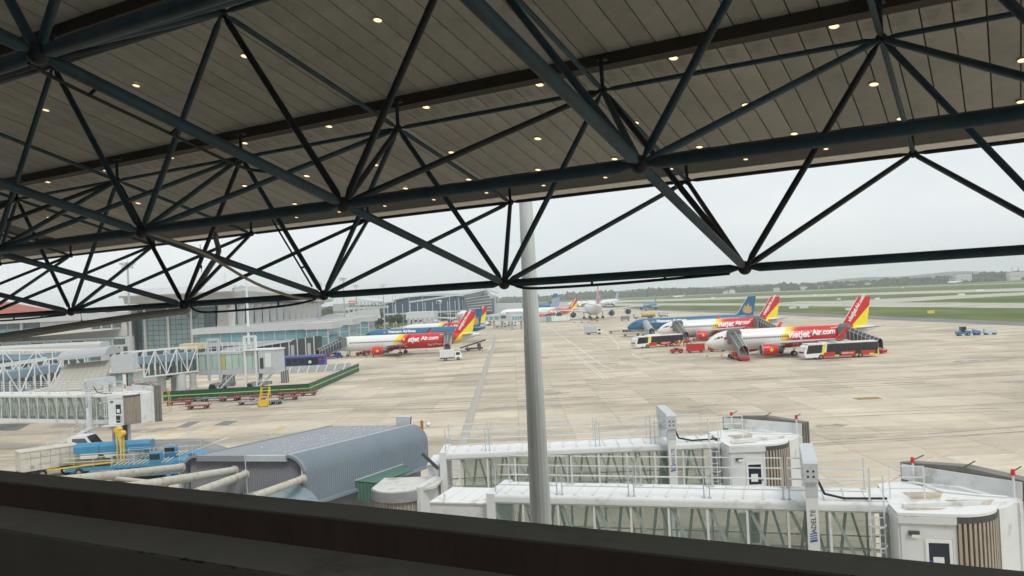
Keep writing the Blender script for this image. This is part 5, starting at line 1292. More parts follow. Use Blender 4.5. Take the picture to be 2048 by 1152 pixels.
    # landing, service stairs
    MB().box(-.3, 2.1, -4.0, -3.0, zf - .12, zf - .04).obj('landing', BRW, t)
    for (x, y) in ((2.05, -3.95), (.9, -3.95), (2.05, -3.1)): MB().bar((x, y, zf - .04), (x, y, zf + 1.0), .04, .04).obj('landing_post', BRW, t)
    for zz in (.5, 1.0):
        MB().bar((-.1, -3.95, zf + zz), (2.05, -3.95, zf + zz), .035, .035).obj('landing_rail', BRW, t); MB().bar((2.05, -3.95, zf + zz), (2.05, -3.0, zf + zz), .035, .035).obj('landing_rail', BRW, t)
    MB().box(.9, 1.9, -1.6, -.9, 1.4, zf - .16).obj('hoist_box', GREYW, t); MB().box(1.25, 1.8, -1.62, -1.601, 1.5, zf - .25).obj('hoist_opening', DGREY, t)
    if True:
        Mx = Matrix.Translation((0, .35, 0)) @ Matrix.Translation((0, -1.2, 0)) @ Matrix.Rotation(cabrz, 4, 'Z') @ Matrix.Diagonal((cabsc, cabsc, 1, 1)) @ Matrix.Translation((0, 1.2, 0))
        def tr(o):
            o.data.transform(Mx)
            for c in o.children: tr(c)
        for o in list(t.children):
            if o not in before: tr(o)
    if stair:
        top = Vector((-.3, -3.15, zf - .08)); bot = Vector((-8.2, -3.15, .5))
        for y in (-.45, .45):
            MB().bar(top + Vector((0, y, 0)), bot + Vector((0, y, 0)), .06, .22).obj('stringer', BRW, t)
            for zz in (.55, 1.0): MB().bar(top + Vector((0, y, zz)), bot + Vector((0, y, zz)), .04, .04).obj('stair_rail', BRW, t)
            for q in range(7):
                p = top.lerp(bot, q / 6) + Vector((0, y, 0)); MB().bar(p, p + Vector((0, 0, 1.0)), .035, .035).obj('rail_post', BRW, t)
        for q in range(16):
            p = top.lerp(bot, (q + .5) / 16); MB().box(p.x - .14, p.x + .14, -3.58, -2.72, p.z - .02, p.z + .02).obj('stair_tread', GREYW, t)
        for y in (-.45, .45): MB().wheel(-8.2, -3.15 + y, .25, .25, .1).obj('stair_wheel', BLACK, t)
    return t
def bridge_at(label, p0, ang, LT, **k):
    k.setdefault('zf', 4.08)
    e = Vector((math.cos(ang), math.sin(ang), 0)); n = Vector((-e.y, e.x, 0)); o = Vector((p0[0], p0[1], 0)) + e * LT + n * 1.25
    return jet_bridge(label, o, ang, LT, **k)
bridge_at('nearest white jet bridge, right of the mast, ADELTE leg and beacons at far right', (-1.47, 35.96), rad(-16.79), 15.7)
bridge_at('second white jet bridge, just behind the nearest one, right of the mast', (-4.36, 46.06), rad(-1.79), 15.2)
bridge_at('white jet bridge at the left edge with a service stair under its cab', (-60.36 - 25 * .924, 98.85 + 25 * .383), rad(-22.5), 17.3 + 25, zf=3.9, stair=True, cabrz=rad(24), cabsc=.88)

# ------------------------------------------------------------------ rotunda, link tunnel and corrugated hall between the bridges and the parapet
CORR = mat('blue_grey_sheet', (.24, .29, .34), .45, var=.05, vs=.6, dirt=((.2, .22, .24), .6, .4), ds=.5)
CORRD = mat('dull_violet_sheet', (.29, .29, .32), .5, var=.06, vs=.8)
ROOFG = mat('grey_roof_sheet', (.26, .28, .31), .55, var=.06, vs=.25, dirt=((.2, .21, .23), .55, .5), ds=.2)
k_ = 1.055
SA, SB, SC = Vector((-17.32, 43.29, 0)), Vector((-10.6, 41.57, 0)), Vector((-5.46, 50.0, 0))
SA, SB, SC = [v * k_ for v in (SA, SB, SC)]
U_ = (SA - SB); V_ = (SC - SB); LU, LV = U_.length, V_.length; U_ /= LU; V_ /= LV; ZT = 7.6; ZB = 5.1
hall = thing('corrugated_hall', 'blue-grey corrugated metal hall with rounded eaves left of the mast', 'building', SB.copy())
def HP(u, v, z): return U_ * u + V_ * v + Vector((0, 0, z))
def edge_prof(r=1.0, n=8):
    pr = [(0, ZB), (0, ZT - r)]
    for q in range(1, n + 1): a = math.pi / 2 * q / n; pr.append((r * (1 - math.cos(a)), ZT - r + r * math.sin(a)))
    return pr
pr = edge_prof()
def side_sheet(u0, sgn, nm, v0=.02, v1=LV):
    b = MB(); N = 66; rings = []
    for q in range(N * 4 + 1):
        v = v0 + (v1 - v0) * q / (N * 4); off = (.06, .06, -.03, -.03)[q % 4]
        ring = []
        for i, (du, z) in enumerate(pr):
            if i < 2: nx, nz = -1, 0
            else: a = math.pi / 2 * (i - 1) / 8; nx, nz = -math.cos(a), math.sin(a)
            f_ = 1 if i < len(pr) - 1 else .3
            ring.append(HP(u0 + sgn * (du + nx * off * f_), v, z + nz * off * f_))
        rings.append(ring)
    b.loft(rings, caps=False, closed=False); return b.obj(nm, CORR, hall)
side_sheet(0, 1, 'corrugated_side'); side_sheet(LU, -1, 'corrugated_side')
nr = 7
for q in range(nr):
    u0 = 1.0 + (LU - 2.0) * q / nr; u1 = 1.0 + (LU - 2) * (q + 1) / nr
    b = MB(); b.add([HP(u0 + .01, .05, ZT), HP(u1 - .01, .05, ZT), HP(u1 - .01, LV, ZT), HP(u0 + .01, LV, ZT), HP(u0 + .01, .05, ZT - .04), HP(u1 - .01, .05, ZT - .04), HP(u1 - .01, LV, ZT - .04), HP(u0 + .01, LV, ZT - .04)], [(0, 1, 2, 3), (7, 6, 5, 4), (0, 4, 5, 1), (1, 5, 6, 2), (2, 6, 7, 3), (3, 7, 4, 0)]); b.obj('roof_sheet', ROOFG, hall)
b = MB(); b.add([HP(.9, .1, ZT - .05), HP(LU - .9, .1, ZT - .05), HP(LU - .9, LV, ZT - .05), HP(.9, LV, ZT - .05)], [(0, 1, 2, 3)]); b.obj('roof_underlay', ROOFG, hall)
# end wall facing the deck, with vertical ribs, set back under the rolled edge
b = MB(); NR = 52; pts = []
for q in range(NR * 4 + 1):
    u = .35 + (LU - .7) * q / (NR * 4); pts.append((u, .2 + (.0, .0, .07, .07)[q % 4]))
b.loft([[HP(u, v, z) for u, v in pts] for z in (3.6, ZT - .12)], caps=False, closed=False); b.obj('corrugated_end_wall', CORRD, hall)
for (u0, u1) in ((1.0, 3.35), (3.4, LU - 1)):
    b = MB(); c = [HP(u, v, z) for u in (u0, u1) for v, z in ((-.05, ZT + .02), (.1, ZT + .035), (.1, ZT - .3), (-.05, ZT - .28))]; b.add(c, [(0, 1, 2, 3), (7, 6, 5, 4), (0, 4, 5, 1), (1, 5, 6, 2), (2, 6, 7, 3), (3, 7, 4, 0)]); b.obj('verge_trim', GREYW if u0 < 2 else ROOFG, hall)
for (u0, s) in ((0, 1), (LU, -1)):
    b = MB()
    for i in range(len(pr) - 1):
        p, q = pr[i], pr[i + 1]; b.bar(HP(u0 + s * p[0], .02, p[1]), HP(u0 + s * q[0], .02, q[1]), .22, .14)
    b.obj('rolled_verge', ROOFG, hall)
MB().bar(HP(1.0, 0, ZT + .03), HP(1.0, LV, ZT + .03), .1, .05).obj('ridge_cap', GREYW, hall)
MB().bar(HP(-.15, .1, ZB - .05), HP(-.15, LV, ZB - .05), .2, .16).obj('eaves_gutter', CORR, hall)
MB().tube(HP(3.37, -.08, ZT), HP(3.3, -.02, 3.8), .02, n=6).obj('white_cable', WHITE2, hall)
MB().tube(HP(LU + .05, -.05, ZT - .9), HP(LU + .05, -.05, 3.6), .09, n=8).obj('downpipe', GREYW, hall)
b = MB(); rn = random.Random(2)
for r_, u in enumerate((2.1, 3.0, 3.9, 4.7)):
    v = .8 + r_ * .6
    while v < LV - .3:
        if rn.random() < .72: b.sphere(HP(u + rn.uniform(-.05, .05), v, ZT + .01), rn.uniform(.02, .045), 5, 3, (1.3, 1.3, .5))
        v += rn.uniform(.18, .42)
o = b.obj('screw_heads', WHITE2, hall); o['kind'] = 'stuff'
MB().box(-.2, LU * 0 + .2, 0, 0, 0, 0) 
b = MB(); c = [HP(u, v, z) for z in (0, ZB - .2) for u, v in ((.5, .8), (LU - .5, .8), (LU - .5, LV), (.5, LV))]; b.add(c, [(0, 1, 2, 3), (7, 6, 5, 4), (0, 4, 5, 1), (1, 5, 6, 2), (2, 6, 7, 3), (3, 7, 4, 0)]); b.obj('lower_wall', GREY, hall)
# little roof box and dome camera at the far right corner
p = SB + HP(2.0, LV + .6, ZT)
t = thing('vent_cowl', 'small grey square vent cowl on the far edge of the corrugated hall roof', 'vent', p); b = MB(); b.prismy([(-.35, -.5), (.45, -.5), (.6, .45), (-.35, .5)], -.3, .3); b.obj('cowl', GREYW, t); MB().add([(.46, -.25, -.4), (.46, .25, -.4), (.585, .25, .4), (.585, -.25, .4)], [(0, 1, 2, 3)]).obj('opening', DGREY, t); t.children[-1].location.x = .02
p = A(846, 845, SC.y + .2)
t = thing('dome_camera', 'white dome security camera on a rusty orange bracket behind the corrugated hall', 'camera', p); MB().box(-.16, .0, -.1, .1, -.6, .12).obj('bracket_plate', mat('rust_orange', (.45, .17, .06), .8, var=.3), t); MB().path([(0, 0, -.05), (.12, 0, .12), (.25, 0, .12), (.32, 0, 0)], .035, 8).obj('arm', WHITE2, t); MB().sphere((.32, 0, -.14), .15, 14, 8).obj('dome', WHITE2, t, smooth=True)
# green canopy
GRN = mat('green_corrugated_sheet', (.1, .2, .16), .5, var=.08, vs=1, dirt=((.2, .22, .18), .6, .4), ds=1)
def side_hit(px, py, off):
    n_ = Vector((V_.y, -V_.x, 0)); d = ray(px, py); return EYE + d * (((SB - Vector((0, 0, 0))).dot(n_) + off - EYE.dot(n_)) / d.dot(n_))
g0, g1, g2, g3 = side_hit(710, 963, .08), side_hit(806, 930, .08), side_hit(826, 941, 1.25), side_hit(751, 967, 1.25)
t = thing('green_canopy', 'small green corrugated lean-to roof against the side of the corrugated hall', 'canopy', g0.copy())
def gq(u, v, dz=0): return (g0.lerp(g1, v)).lerp(g3.lerp(g2, v), u) - g0 + Vector((0, 0, dz))
b = MB(); b.loft([[gq(u, q / 60, (.03, .03, 0, 0)[q % 4]) for u in (0, .5, 1)] for q in range(61)], caps=False, closed=False); b.loft([[gq(u, q / 60, (.0, .0, -.03, -.03)[q % 4]) for u in (0, .5, 1)] for q in range(61)], caps=False, closed=False); b.obj('corrugated_roof', GRN, t)
b = MB(); b.loft([[gq(q / 24, 0, 0) + Vector((0, (.03, .03, 0, 0)[q % 4], z)) for q in range(25)] for z in (-.02, -1.05)], caps=False, closed=False); b.obj('corrugated_front', GRN, t)
MB().bar(gq(0, 0, .05), gq(0, 1, .05), .06, .06).obj('top_flashing', GREYW, t)
# rotunda
rc = G(802, 972, 5.6)
t = thing('rotunda', 'round white-roofed rotunda with grey fascia and slatted wall at the jet bridge root', 'rotunda', (rc.x, rc.y, 0))
RT = mat('rotunda_roof_white', (.62, .62, .58), .7, var=.1, vs=.7, dirt=((.3, .28, .23), .54, .7), ds=.6)
def rr(a, r): return (r * math.cos(a), r * math.sin(a))
# near arc from west to east, then straight side towards the link tunnel
ang = [rad(185 + 130 * q / 16) for q in range(17)]
out_ = [rr(a, 1.5) for a in ang] + [(1.9, -.4), (2.2, 1.9), (-1.2, 2.2)]
MB().prism(out_, 5.5, 5.62).obj('roof', RT, t)
for q in range(16):
    p, r2_ = rr(ang[q], 1.54), rr(ang[q + 1], 1.54); MB().bar((*p, 5.32), (*r2_, 5.32), .06, .5).obj('fascia_plate', GREY, t)
for q in range(32):
    a = rad(185 + 130 * (q + .5) / 32); p = rr(a, 1.38); MB().bar((*p, 2.4), (*p, 5.06), .085, .06, up=(-math.sin(a), math.cos(a), 0)).obj('wall_slat', SLAT if q % 2 else mat('pale_slat', (.5, .47, .44), .6), t)
b = MB(); b.prism([rr(a, 1.32) for a in ang] + [(1.5, 1.7), (-1.0, 1.8)], 0, 5.4); b.obj('core', GREY, t)
MB().prism([(.95, -1.2), (1.15, -1.28), (2.0, 1.8), (1.75, 1.8)], 3, 5.75).obj('white_edge_wall', BRW, t)
MB().bar((1.1, -1.25, 5.68), (2.15, 1.85, 5.68), .12, .1).obj('roof_kerb', BRW, t)
# link tunnel between rotunda and nearest bridge
e = Vector((math.cos(rad(-16.79)), math.sin(rad(-16.79)), 0)); n_ = Vector((-e.y, e.x, 0)); o = Vector((-1.47, 35.96, 0)) + n_ * 1.6
t = thing('link_tunnel', 'short lower white tunnel joining the rotunda to the nearest jet bridge', 'tunnel', o, rad(-16.79))
b = MB(); b.box(-2.75, -.03, -1.35, 1.35, 3.6, 6.5); b.obj('shell', BRW, t)
for q in range(4): MB().box(-2.75 + q * .68, -2.75 + q * .68 + .66, -1.42, 1.42, 6.503, 6.56).obj('roof_sheet', BRR, t)
MB().box(-1.6, -.2, -1.4, -1.352, 4.0, 5.9).obj('window_frame', BRW, t); MB().box(-1.5, -.3, -1.415, -1.401, 4.1, 5.8).obj('window_pane', mat('dark_tunnel_glass', (.12, .16, .15), .08), t)
MB().tube((-2.1, -1.2, 6.56), (-2.1, -1.2, 6.9), .05, n=8).obj('stub_pipe', WHITE2, t)
e2 = Vector((math.cos(rad(-1.79)), math.sin(rad(-1.79)), 0)); o = Vector((-4.36, 46.06 + 1.6, 0))
t = thing('link_tunnel', 'short white tunnel joining the corrugated hall to the second jet bridge', 'tunnel', o, rad(-1.79))
MB().box(-.7, -.03, -1.4, 1.4, 3.6, 6.3).obj('shell', BRW, t); MB().box(-.7, -.03, -1.47, 1.47, 6.303, 6.38).obj('roof_sheet', BRR, t); MB().bar((-.9, -1.5, 7.0), (-.05, -1.75, 6.2), .12, .16).obj('dark_strut', DGREY, t)

# rusty pipes from the terminal to the hall
RUST = mat('rusty_painted_pipe', (.52, .5, .43), .7, var=.12, vs=3, dirt=((.42, .17, .07), .53, .75), ds=2.2, bump=.2)
def rusty(label, p, q, r):
    t = thing('rusty_pipe', label, 'pipe', p.copy(), 0, 'rusty cream pipes in front of the corrugated hall'); MB().tube((0, 0, 0), q - p, r, n=14).obj('pipe', RUST, t, smooth=True)
    d = (q - p).normalized(); MB().tube(q - p - d * .05, q - p + d * .06, r * 1.25, n=14).obj('end_collar', RUST, t)
yy = lambda px: 42.5
rusty('rusty cream pipe leftmost, its end against the left corner of the corrugated hall', A(120, 962, 34), A(362, 935, 45.2), .2)
rusty('rusty cream pipe second from the left, rising to the corrugated hall wall', A(255, 975, 35), A(468, 941, 44.6), .2)
rusty('rusty cream pipe third from the left, short visible end on the corrugated wall', A(392, 985, 36), A(490, 949, 44.2), .19)
rusty('rusty cream pipe rightmost, ending by the right corner of the corrugated hall', A(505, 995, 36), A(605, 958, 43.4), .18)
rusty('thin rusty cream pipe branching between the two leftmost pipes', A(205, 954, 38.0), A(335, 968, 38.6), .1)
VLT = mat('teal_vault_sheet', (.2, .27, .29), .5, var=.08, vs=1)
for lb, px, py, w_, d_ in (('low teal vaulted roof below the rightmost rusty pipe', 520, 992, 2.2, 2.4), ('low grey-blue vaulted roof below the leftmost rusty pipes', 385, 975, 4.2, 6)):
    p = A(px, py, 39); t = thing('vault_roof', lb, 'roof', (p.x, p.y, 0), rad(-32))
    pr2 = [(-w_ / 2 + (w_) * q / 12, 5.2 + 1.0 * math.sin(math.pi * q / 12) ** .6) for q in range(13)]
    for q in range(5):
        b = MB(); b.prismy(pr2 + [(w_ / 2, 5.0), (-w_ / 2, 5.0)], q * d_ / 5, (q + 1) * d_ / 5 - .02); b.obj('vault_sheet', VLT, t)

# ------------------------------------------------------------------ parked equipment in front of the left jet bridge
p, q = G(42, 946, .9), G(146, 930, .9); a = math.atan2(q.y - p.y, q.x - p.x)
t = thing('box_trailer', 'long worn white box trailer parked at the lower left, just over the parapet', 'trailer', (p.x, p.y, .012), a)
Lb = (q - p).length + .6; TRW = mat('worn_trailer_white', (.55, .52, .46), .7, var=.1, vs=1.5, dirt=((.32, .28, .22), .55, .7), ds=1.2)
MB().box(0, Lb, 0, 2.3, .9, 2.75).obj('box_body', TRW, t)
for k in range(1, 6): MB().box(k * Lb / 6 - .02, k * Lb / 6 + .02, -.02, -.001, .95, 2.72).obj('panel_joint', GREY, t)
MB().box(0, Lb, -.02, -.001, 2.1, 2.14).obj('panel_joint', GREY, t)
flat_text('small_lettering', 'XD 364', .3, GREY, t, (Lb * .29, -.012, 1.35), (1, 0, 0), (0, 0, 1)); MB().box(.8, 1.15, -.012, -.002, 1.1, 1.4).obj('small_plate', GREY, t)
MB().box(-.05, Lb + .05, -.06, 2.36, 2.753, 2.82).obj('roof', TRW, t); add_wheels(t, [(1.0, .2), (1.8, .2), (Lb - 1.2, .2)], .45, .3); MB().box(0, Lb, .3, 2, .6, .895).obj('chassis', DGREY, t)
p = G(147, 926); t = thing('pickup_truck', 'white pickup truck cab behind the blue covered conveyor', 'truck', (p.x, p.y, .012), 0); t.scale = (1.2, 1.2, 1.35)
b = MB(); b.prismy([(0, .4), (0, 2.0), (.35, 2.15), (1.6, 2.15), (2.3, 1.3), (3.6, 1.15), (3.6, .4)], -.9, .9); b.obj('body', WHITE2, t)
b = MB(); b.prismy([(.35, 1.3), (.45, 1.98), (1.55, 1.98), (2.05, 1.35)], -.92, -.905); b.obj('window', mat('smoked_glass', (.1, .12, .15), .1), t)
b = MB(); b.add([(1.63, -.8, 2.1), (1.63, .8, 2.1), (2.29, .8, 1.34), (2.29, -.8, 1.34)], [(0, 1, 2, 3)]); o = b.obj('windscreen', GLASSD, t); o.location = (.03, 0, .02); add_wheels(t, [(.7, -.8), (2.9, -.8), (.7, .8), (2.9, .8)], .36, .24)
# covered conveyor
def conveyor(label, px, py, L, rz, hood=True):
    p = G(px, py); t = thing('covered_conveyor', label, 'conveyor', (p.x, p.y, .012), rz)
    if hood:
        for k in range(3):
            b = MB(); b.prismx([(-.75, 2.1), (-.75, 2.75), (-.45, 3.0), (.55, 3.0), (.75, 2.8), (.75, 2.1)], k * L / 3 + .02, (k + 1) * L / 3 - .02); b.obj('cover_panel', BLUE, t)
    MB().box(-1.5, L + .5, -.6, .6, 1.1, 1.3).obj('belt', GREY, t)
    for y in (-.7, .7):
        for z in (1.35, 1.75): MB().bar((-1.0, y, z), (L, y, z), .06, .08).obj('side_rail', mat('cream_rail', (.6, .55, .35), .6), t)
        MB().bar((-2.6, y, .75), (L * .6, y, 1.2), .09, .14).obj('lower_beam', YELLOW, t)
        for k in range(5): MB().bar((k * L / 4, y, .6), (k * L / 4, y, 2.1), .05, .05).obj('post', GREYW, t)
    MB().box(-.8, L, -.8, .8, .45, .8).obj('chassis', BLUE, t); add_wheels(t, [(.5, -.8), (L - .8, -.8), (.5, .8), (L - .8, .8)], .38, .26)
    for y in (-.5, .5): MB().sphere((-1.0, y, .6), .12, 8, 5).obj('lamp', WHITE2, t)
    return t
conveyor('long blue covered baggage conveyor at lower left behind the rusty pipes', 155, 950, 7.2, .09)
def cargo_loader(label, px, py, rz):
    p = G(px, py); t = thing('cargo_loader', label, 'cargo loader', (p.x, p.y, .012), rz)
    MB().box(0, 6.4, -1.4, 1.4, .5, .95).obj('chassis', BLUE, t); MB().box(.3, 6.6, -1.3, 1.3, 1.35, 1.55).obj('platform', BLUE, t)
    for k in range(12): MB().tube((.6 + k * .42, -1.1, 1.62), (.6 + k * .42, 1.1, 1.62), .06, n=6).obj('roller', mat('cream_rail', (.6, .55, .35), .6), t)
    for k in range(4):
        a_, c = (.6 + k * 1.4, -1.2), (1.9 + k * 1.4, -1.2); MB().bar((a_[0], a_[1], .95), (c[0], c[1], 1.35), .08, .08).obj('scissor_arm', BLUE, t); MB().bar((a_[0], a_[1], 1.35), (c[0], c[1], .95), .08, .08).obj('scissor_arm', BLUE, t)
    MB().box(3.7, 4.7, -1.2, -.3, 1.56, 2.5).obj('cabin', BLUE, t); MB().box(3.75, 4.65, -1.22, -1.201, 1.9, 2.4).obj('window', GLASSD, t.children[-1])
    MB().box(1.2, 2.2, .4, 1.2, 1.56, 2.2).obj('motor_box', GREY, t)
    for (x, y) in ((.4, -1.3), (2.4, -1.3), (6.4, -1.3), (.4, 1.3), (3.4, 1.3), (6.4, 1.3)): MB().bar((x, y, 1.55), (x, y, 2.6), .05, .05).obj('rail_post', GREYW, t)
    for y in (-1.3, 1.3):
        for z in (2.1, 2.58): MB().bar((.4, y, z), (2.4 if y < 0 else 6.4, y, z), .04, .04).obj('rail', GREYW, t)
    b = MB(); b.prismy([(5.0, .3), (7.4, .5), (7.6, 1.2), (6.4, 1.75), (5.2, 1.5)], -1.2, 1.2); b.obj('front_bridge', BLUE, t)
    add_wheels(t, [(1.0, -1.2), (5.4, -1.2), (1.0, 1.2), (5.4, 1.2)], .45, .3); return t
cargo_loader('blue cargo loader with roller deck left of the corrugated hall', 262, 945, .05)
cargo_loader('blue cargo loader partly hidden by the leftmost rusty pipe', 225, 962, .12)
for k, (px, py, lb) in enumerate(((240, 948, 'yellow lift post with round top plate, left one behind'), (247, 952, 'yellow lift post with round top plate, right one in front'))):
    p = G(px, py); t = thing('lift_post', lb, 'post', (p.x, p.y, .012), 0, 'yellow lift posts between conveyor and loader')
    for y in (-.3, .3): MB().box(-.07, .07, y - .07, y + .07, 0, 4.3 - k * .25).obj('upright', YELLOW, t)
    MB().tube((0, -.4, 4.3 - k * .25), (0, .4, 4.3 - k * .25), .27, n=12).obj('top_pulley', YELLOW, t); MB().box(-.35, .35, -.5, .5, 0, .5).obj('base', BLUE, t); MB().tube((-.4, 0, .5), (-.4, 0, 4.2), .03, n=6).obj('blue_pipe', BLUE, t)
# dollies in front of the green barrier
def dolly(label, px, py, m, L=3.4, rz=0, tall=False):
    p = G(px, py); t = thing('baggage_dolly', label, 'dolly', (p.x, p.y, .012), rz, 'empty dollies along the green barrier')
    MB().box(0, L, -.8, .8, .45, .56).obj('deck', m, t)
    for k in range(5): MB().box(.2 + k * (L - .4) / 4.4, .45 + k * (L - .4) / 4.4, -.7, .7, .562, .62).obj('deck_slat', mat('slat_grey_red', (.3, .16, .15), .7), t)
    MB().bar((-1.2, 0, .4), (0, 0, .5), .07, .07).obj('tow_bar', m, t)
    if tall:
        for x in (.05, L - .05): MB().bar((x, -.75, .56), (x, -.75, 1.15), .06, .06).obj('end_post', m, t); MB().bar((x, .75, .56), (x, .75, 1.15), .06, .06).obj('end_post', m, t); MB().bar((x, -.75, 1.12), (x, .75, 1.12), .06, .06).obj('end_rail', m, t)
        MB().bar((.05, -.75, 1.12), (L - .05, -.75, 1.12), .05, .05).obj('side_rail', m, t)
    add_wheels(t, [(.6, -.6), (L - .6, -.6), (.6, .6), (L - .6, .6)], .28, .16); return t
DB = mat('faded_blue_paint', (.12, .28, .38), .6, var=.2); DK = mat('galvanised_dolly', (.3, .31, .31), .5, var=.2)
for a_ in (('red dolly leftmost in front of the green barrier', 333, 811, DRED, 4.2, .05, 0), ('red dolly nearest the camera, apart from the row', 374, 819, DRED, 3.6, .1, 1), ('long faded red dolly behind the leftmost one', 356, 804, DRED, 5.0, .02, 0), ('faded red dolly left of the blue dolly', 381, 803, DRED, 3, .1, 0), ('faded blue dolly between red ones along the barrier', 404, 803, DB, 4.0, .05, 0),
    ('red A-framed dolly right of the blue dolly', 441, 803, DRED, 3.2, .1, 1), ('red A-framed dolly in the middle of the row', 470, 800, DRED, 3.6, .08, 1), ('grey dolly left of the yellow step ladder', 476, 810, DK, 4.5, .03, 0), ('grey dolly behind the yellow step ladder', 497, 803, DK, 3, .02, 0), ('red dolly just right of the yellow step ladder top', 510, 797, DRED, 3, .02, 0),
    ('red framed dolly, upper one of the right pair', 557, 793, DRED, 3.2, .05, 1), ('red framed dolly, lower one of the right pair', 556, 801, DRED, 3.4, .05, 1), ('red dolly at the right end of the row by the barrier corner', 599, 792, DRED, 3.0, .1, 1), ('small blue-grey frame dolly right of the yellow step ladder', 538, 809, DB, 2.2, 0, 1)):
    dolly(*a_[:4], L=a_[4], rz=a_[5], tall=bool(a_[6]))
p = G(519, 814); t = thing('step_ladder', 'tall yellow mobile step ladder in front of the green barrier', 'ladder', (p.x, p.y, .012), .0)
for x in (0, 1.25):
    MB().bar((x, 0, .2), (x, 1.8, 2.9), .09, .12).obj('stringer', YELLOW, t); MB().bar((x, 1.8, .2), (x, 1.8, 2.9), .08, .08).obj('rear_post', YELLOW, t); MB().bar((x, 0, 1.1), (x, 1.8, 3.8), .06, .06).obj('handrail', YELLOW, t)
for k in range(6): MB().box(0, 1.25, .2 + k * .3, .5 + k * .3, .5 + k * .45, .56 + k * .45).obj('tread', YELLOW, t)
MB().box(-.1, 1.35, -.2, .3, .1, .95).obj('base_box', YELLOW, t); MB().box(-.4, 1.9, 1.5, 2.6, 3.85, 3.95).obj('top_canopy', GREYW, t); add_wheels(t, [(0, -.1), (1.2, -.1), (0, 1.9), (1.2, 1.9)], .2, .1)
p = G(318, 825); t = thing('yellow_trestle', 'dull yellow metal trestle beside the left jet bridge cab', 'trestle', (p.x, p.y, .012), .2)
for x in (0, 1.6):
    for y in (0, 1.4): MB().bar((x, y, 0), (x * .7 + .25, y * .7 + .2, 3.6), .09, .09).obj('leg', mat('dull_yellow', (.5, .38, .15), .7, var=.15), t)
for z in (.8, 1.7, 2.6, 3.5): 
    MB().bar((.05, .05, z), (1.5, .05, z), .06, .06).obj('crossbar', MATS['dull_yellow'], t)
    MB().bar((.05, .05, z - .8), (1.5, .1, z), .05, .05).obj('cross_brace', MATS['dull_yellow'], t)
# ------------------------------------------------------------------ left side: terminal, piers, walkways
TW = mat('terminal_white_cladding', (.5, .515, .515), .6, var=.05, vs=.3, dirt=((.42, .42, .4), .58, .5), ds=.2)
TB = mat('terminal_beige_stone', (.52, .51, .49), .7, var=.06, vs=.3)
TGR = mat('terminal_grey_metal', (.38, .4, .41), .5, var=.06, vs=.3)
PGL = mat('green_grey_facade_glass', (.22, .3, .305), .25, var=.15, vs=.25)
PGD = mat('dark_facade_glass', (.09, .125, .14), .2, var=.25, vs=.3)
PGT = mat('teal_facade_glass', (.17, .33, .37), .25, var=.12, vs=.2)
MUL = mat('dark_mullion', (.05, .06, .065), .5)
def box_obj(name, m, parent, *a): return MB().box(*a).obj(name, m, parent)
# the winged hall: long side faces +x at x = -100, end facade faces the camera
t = thing('winged_hall', 'long airport hall with white wing roof and slanted white fins, left background', 'terminal building', (-100, 298, 0))
hy = 150
b = MB(); b.prismx([(-6, 19.3), (hy, 17.4), (hy + 2, 19.2), (2, 24.0), (-8, 22.9)], -34, 4.2); rf = b.obj('wing_roof', TW, t)
b = MB(); b.prismx([(-10, 21.4), (-4, 23.9), (-3.9, 24.4), (-10.5, 22.0)], -34, 4.2); b.obj('roof_lip', TW, t)
b = MB(); b.loft([[(4.25, -10, 21.6), (4.25, 8, 23.4), (4.25, hy, 19.1), (4.25, hy, 17.6), (4.25, 0, 20.4), (4.25, -8, 20.6)], [(5.6, -10, 22.0), (5.6, 8, 23.9), (5.6, hy, 19.3), (5.6, hy, 18.7), (5.6, 0, 22.2), (5.6, -10, 21.7)]]); b.obj('roof_edge', mat('bright_roof_edge', (.66, .67, .66), .5), t)
box_obj('core', PGD, t, -33, -1.2, 1, hy - 2, 0, 17.4)
b = MB(); b.prismx([(1, 17.41), (hy - 2, 17.41), (1, 19.2)], -32, -1.3); b.obj('clerestory', TGR, t)
box_obj('end_clerestory', PGL, t, -31, -4.7, -.9, .9, 17.0, 19.5)
for q in range(14): box_obj('clerestory_post', TW, t, -31 + q * 2, -30.8 + q * 2, -1.1, -.91, 17.0, 19.6)
for k in range(14):
    y = k * 10.4 + .6
    b = MB(); b.loft([[(x, y + yy_, z) for x, yy_ in ((-.6, -.35), (.9 + .9 * (z / 17), -.2 + .9 * (z / 17)), (.9 + .9 * (z / 17), .2 + .9 * (z / 17)), (-.6, .35))] for z in (0, 17.3)]); b.obj('slanted_fin', WHITE2, t)
    if k < 13:
        box_obj('fin_panel', mat('fin_shade_panel', (.27, .3, .31), .4), t, -1.15, -.9, y + 7.2, y + 9.9, 8, 17.2)
        for r_ in range(5 if k < 4 else 3):
            z0 = 1.2 + r_ * (16 / (5 if k < 4 else 3)); box_obj('facade_pane', PGL if (r_ + k) % 3 else PGD, t, -1.18, -1.0, y + .5, y + 6.1, z0, z0 + 16 / (5 if k < 4 else 3) - .15)
# louvre band under the roof and stone corner pier
box_obj('louvre_band', TGR, t, -1.1, .3, 0, hy, 17.4 - .9, 17.35)
for k in range(11): box_obj('stone_course', TB if k % 2 else TW, t, -4.6 + k * .12, -.62, -1.6, 1.2, k * 1.58, k * 1.58 + 1.55)
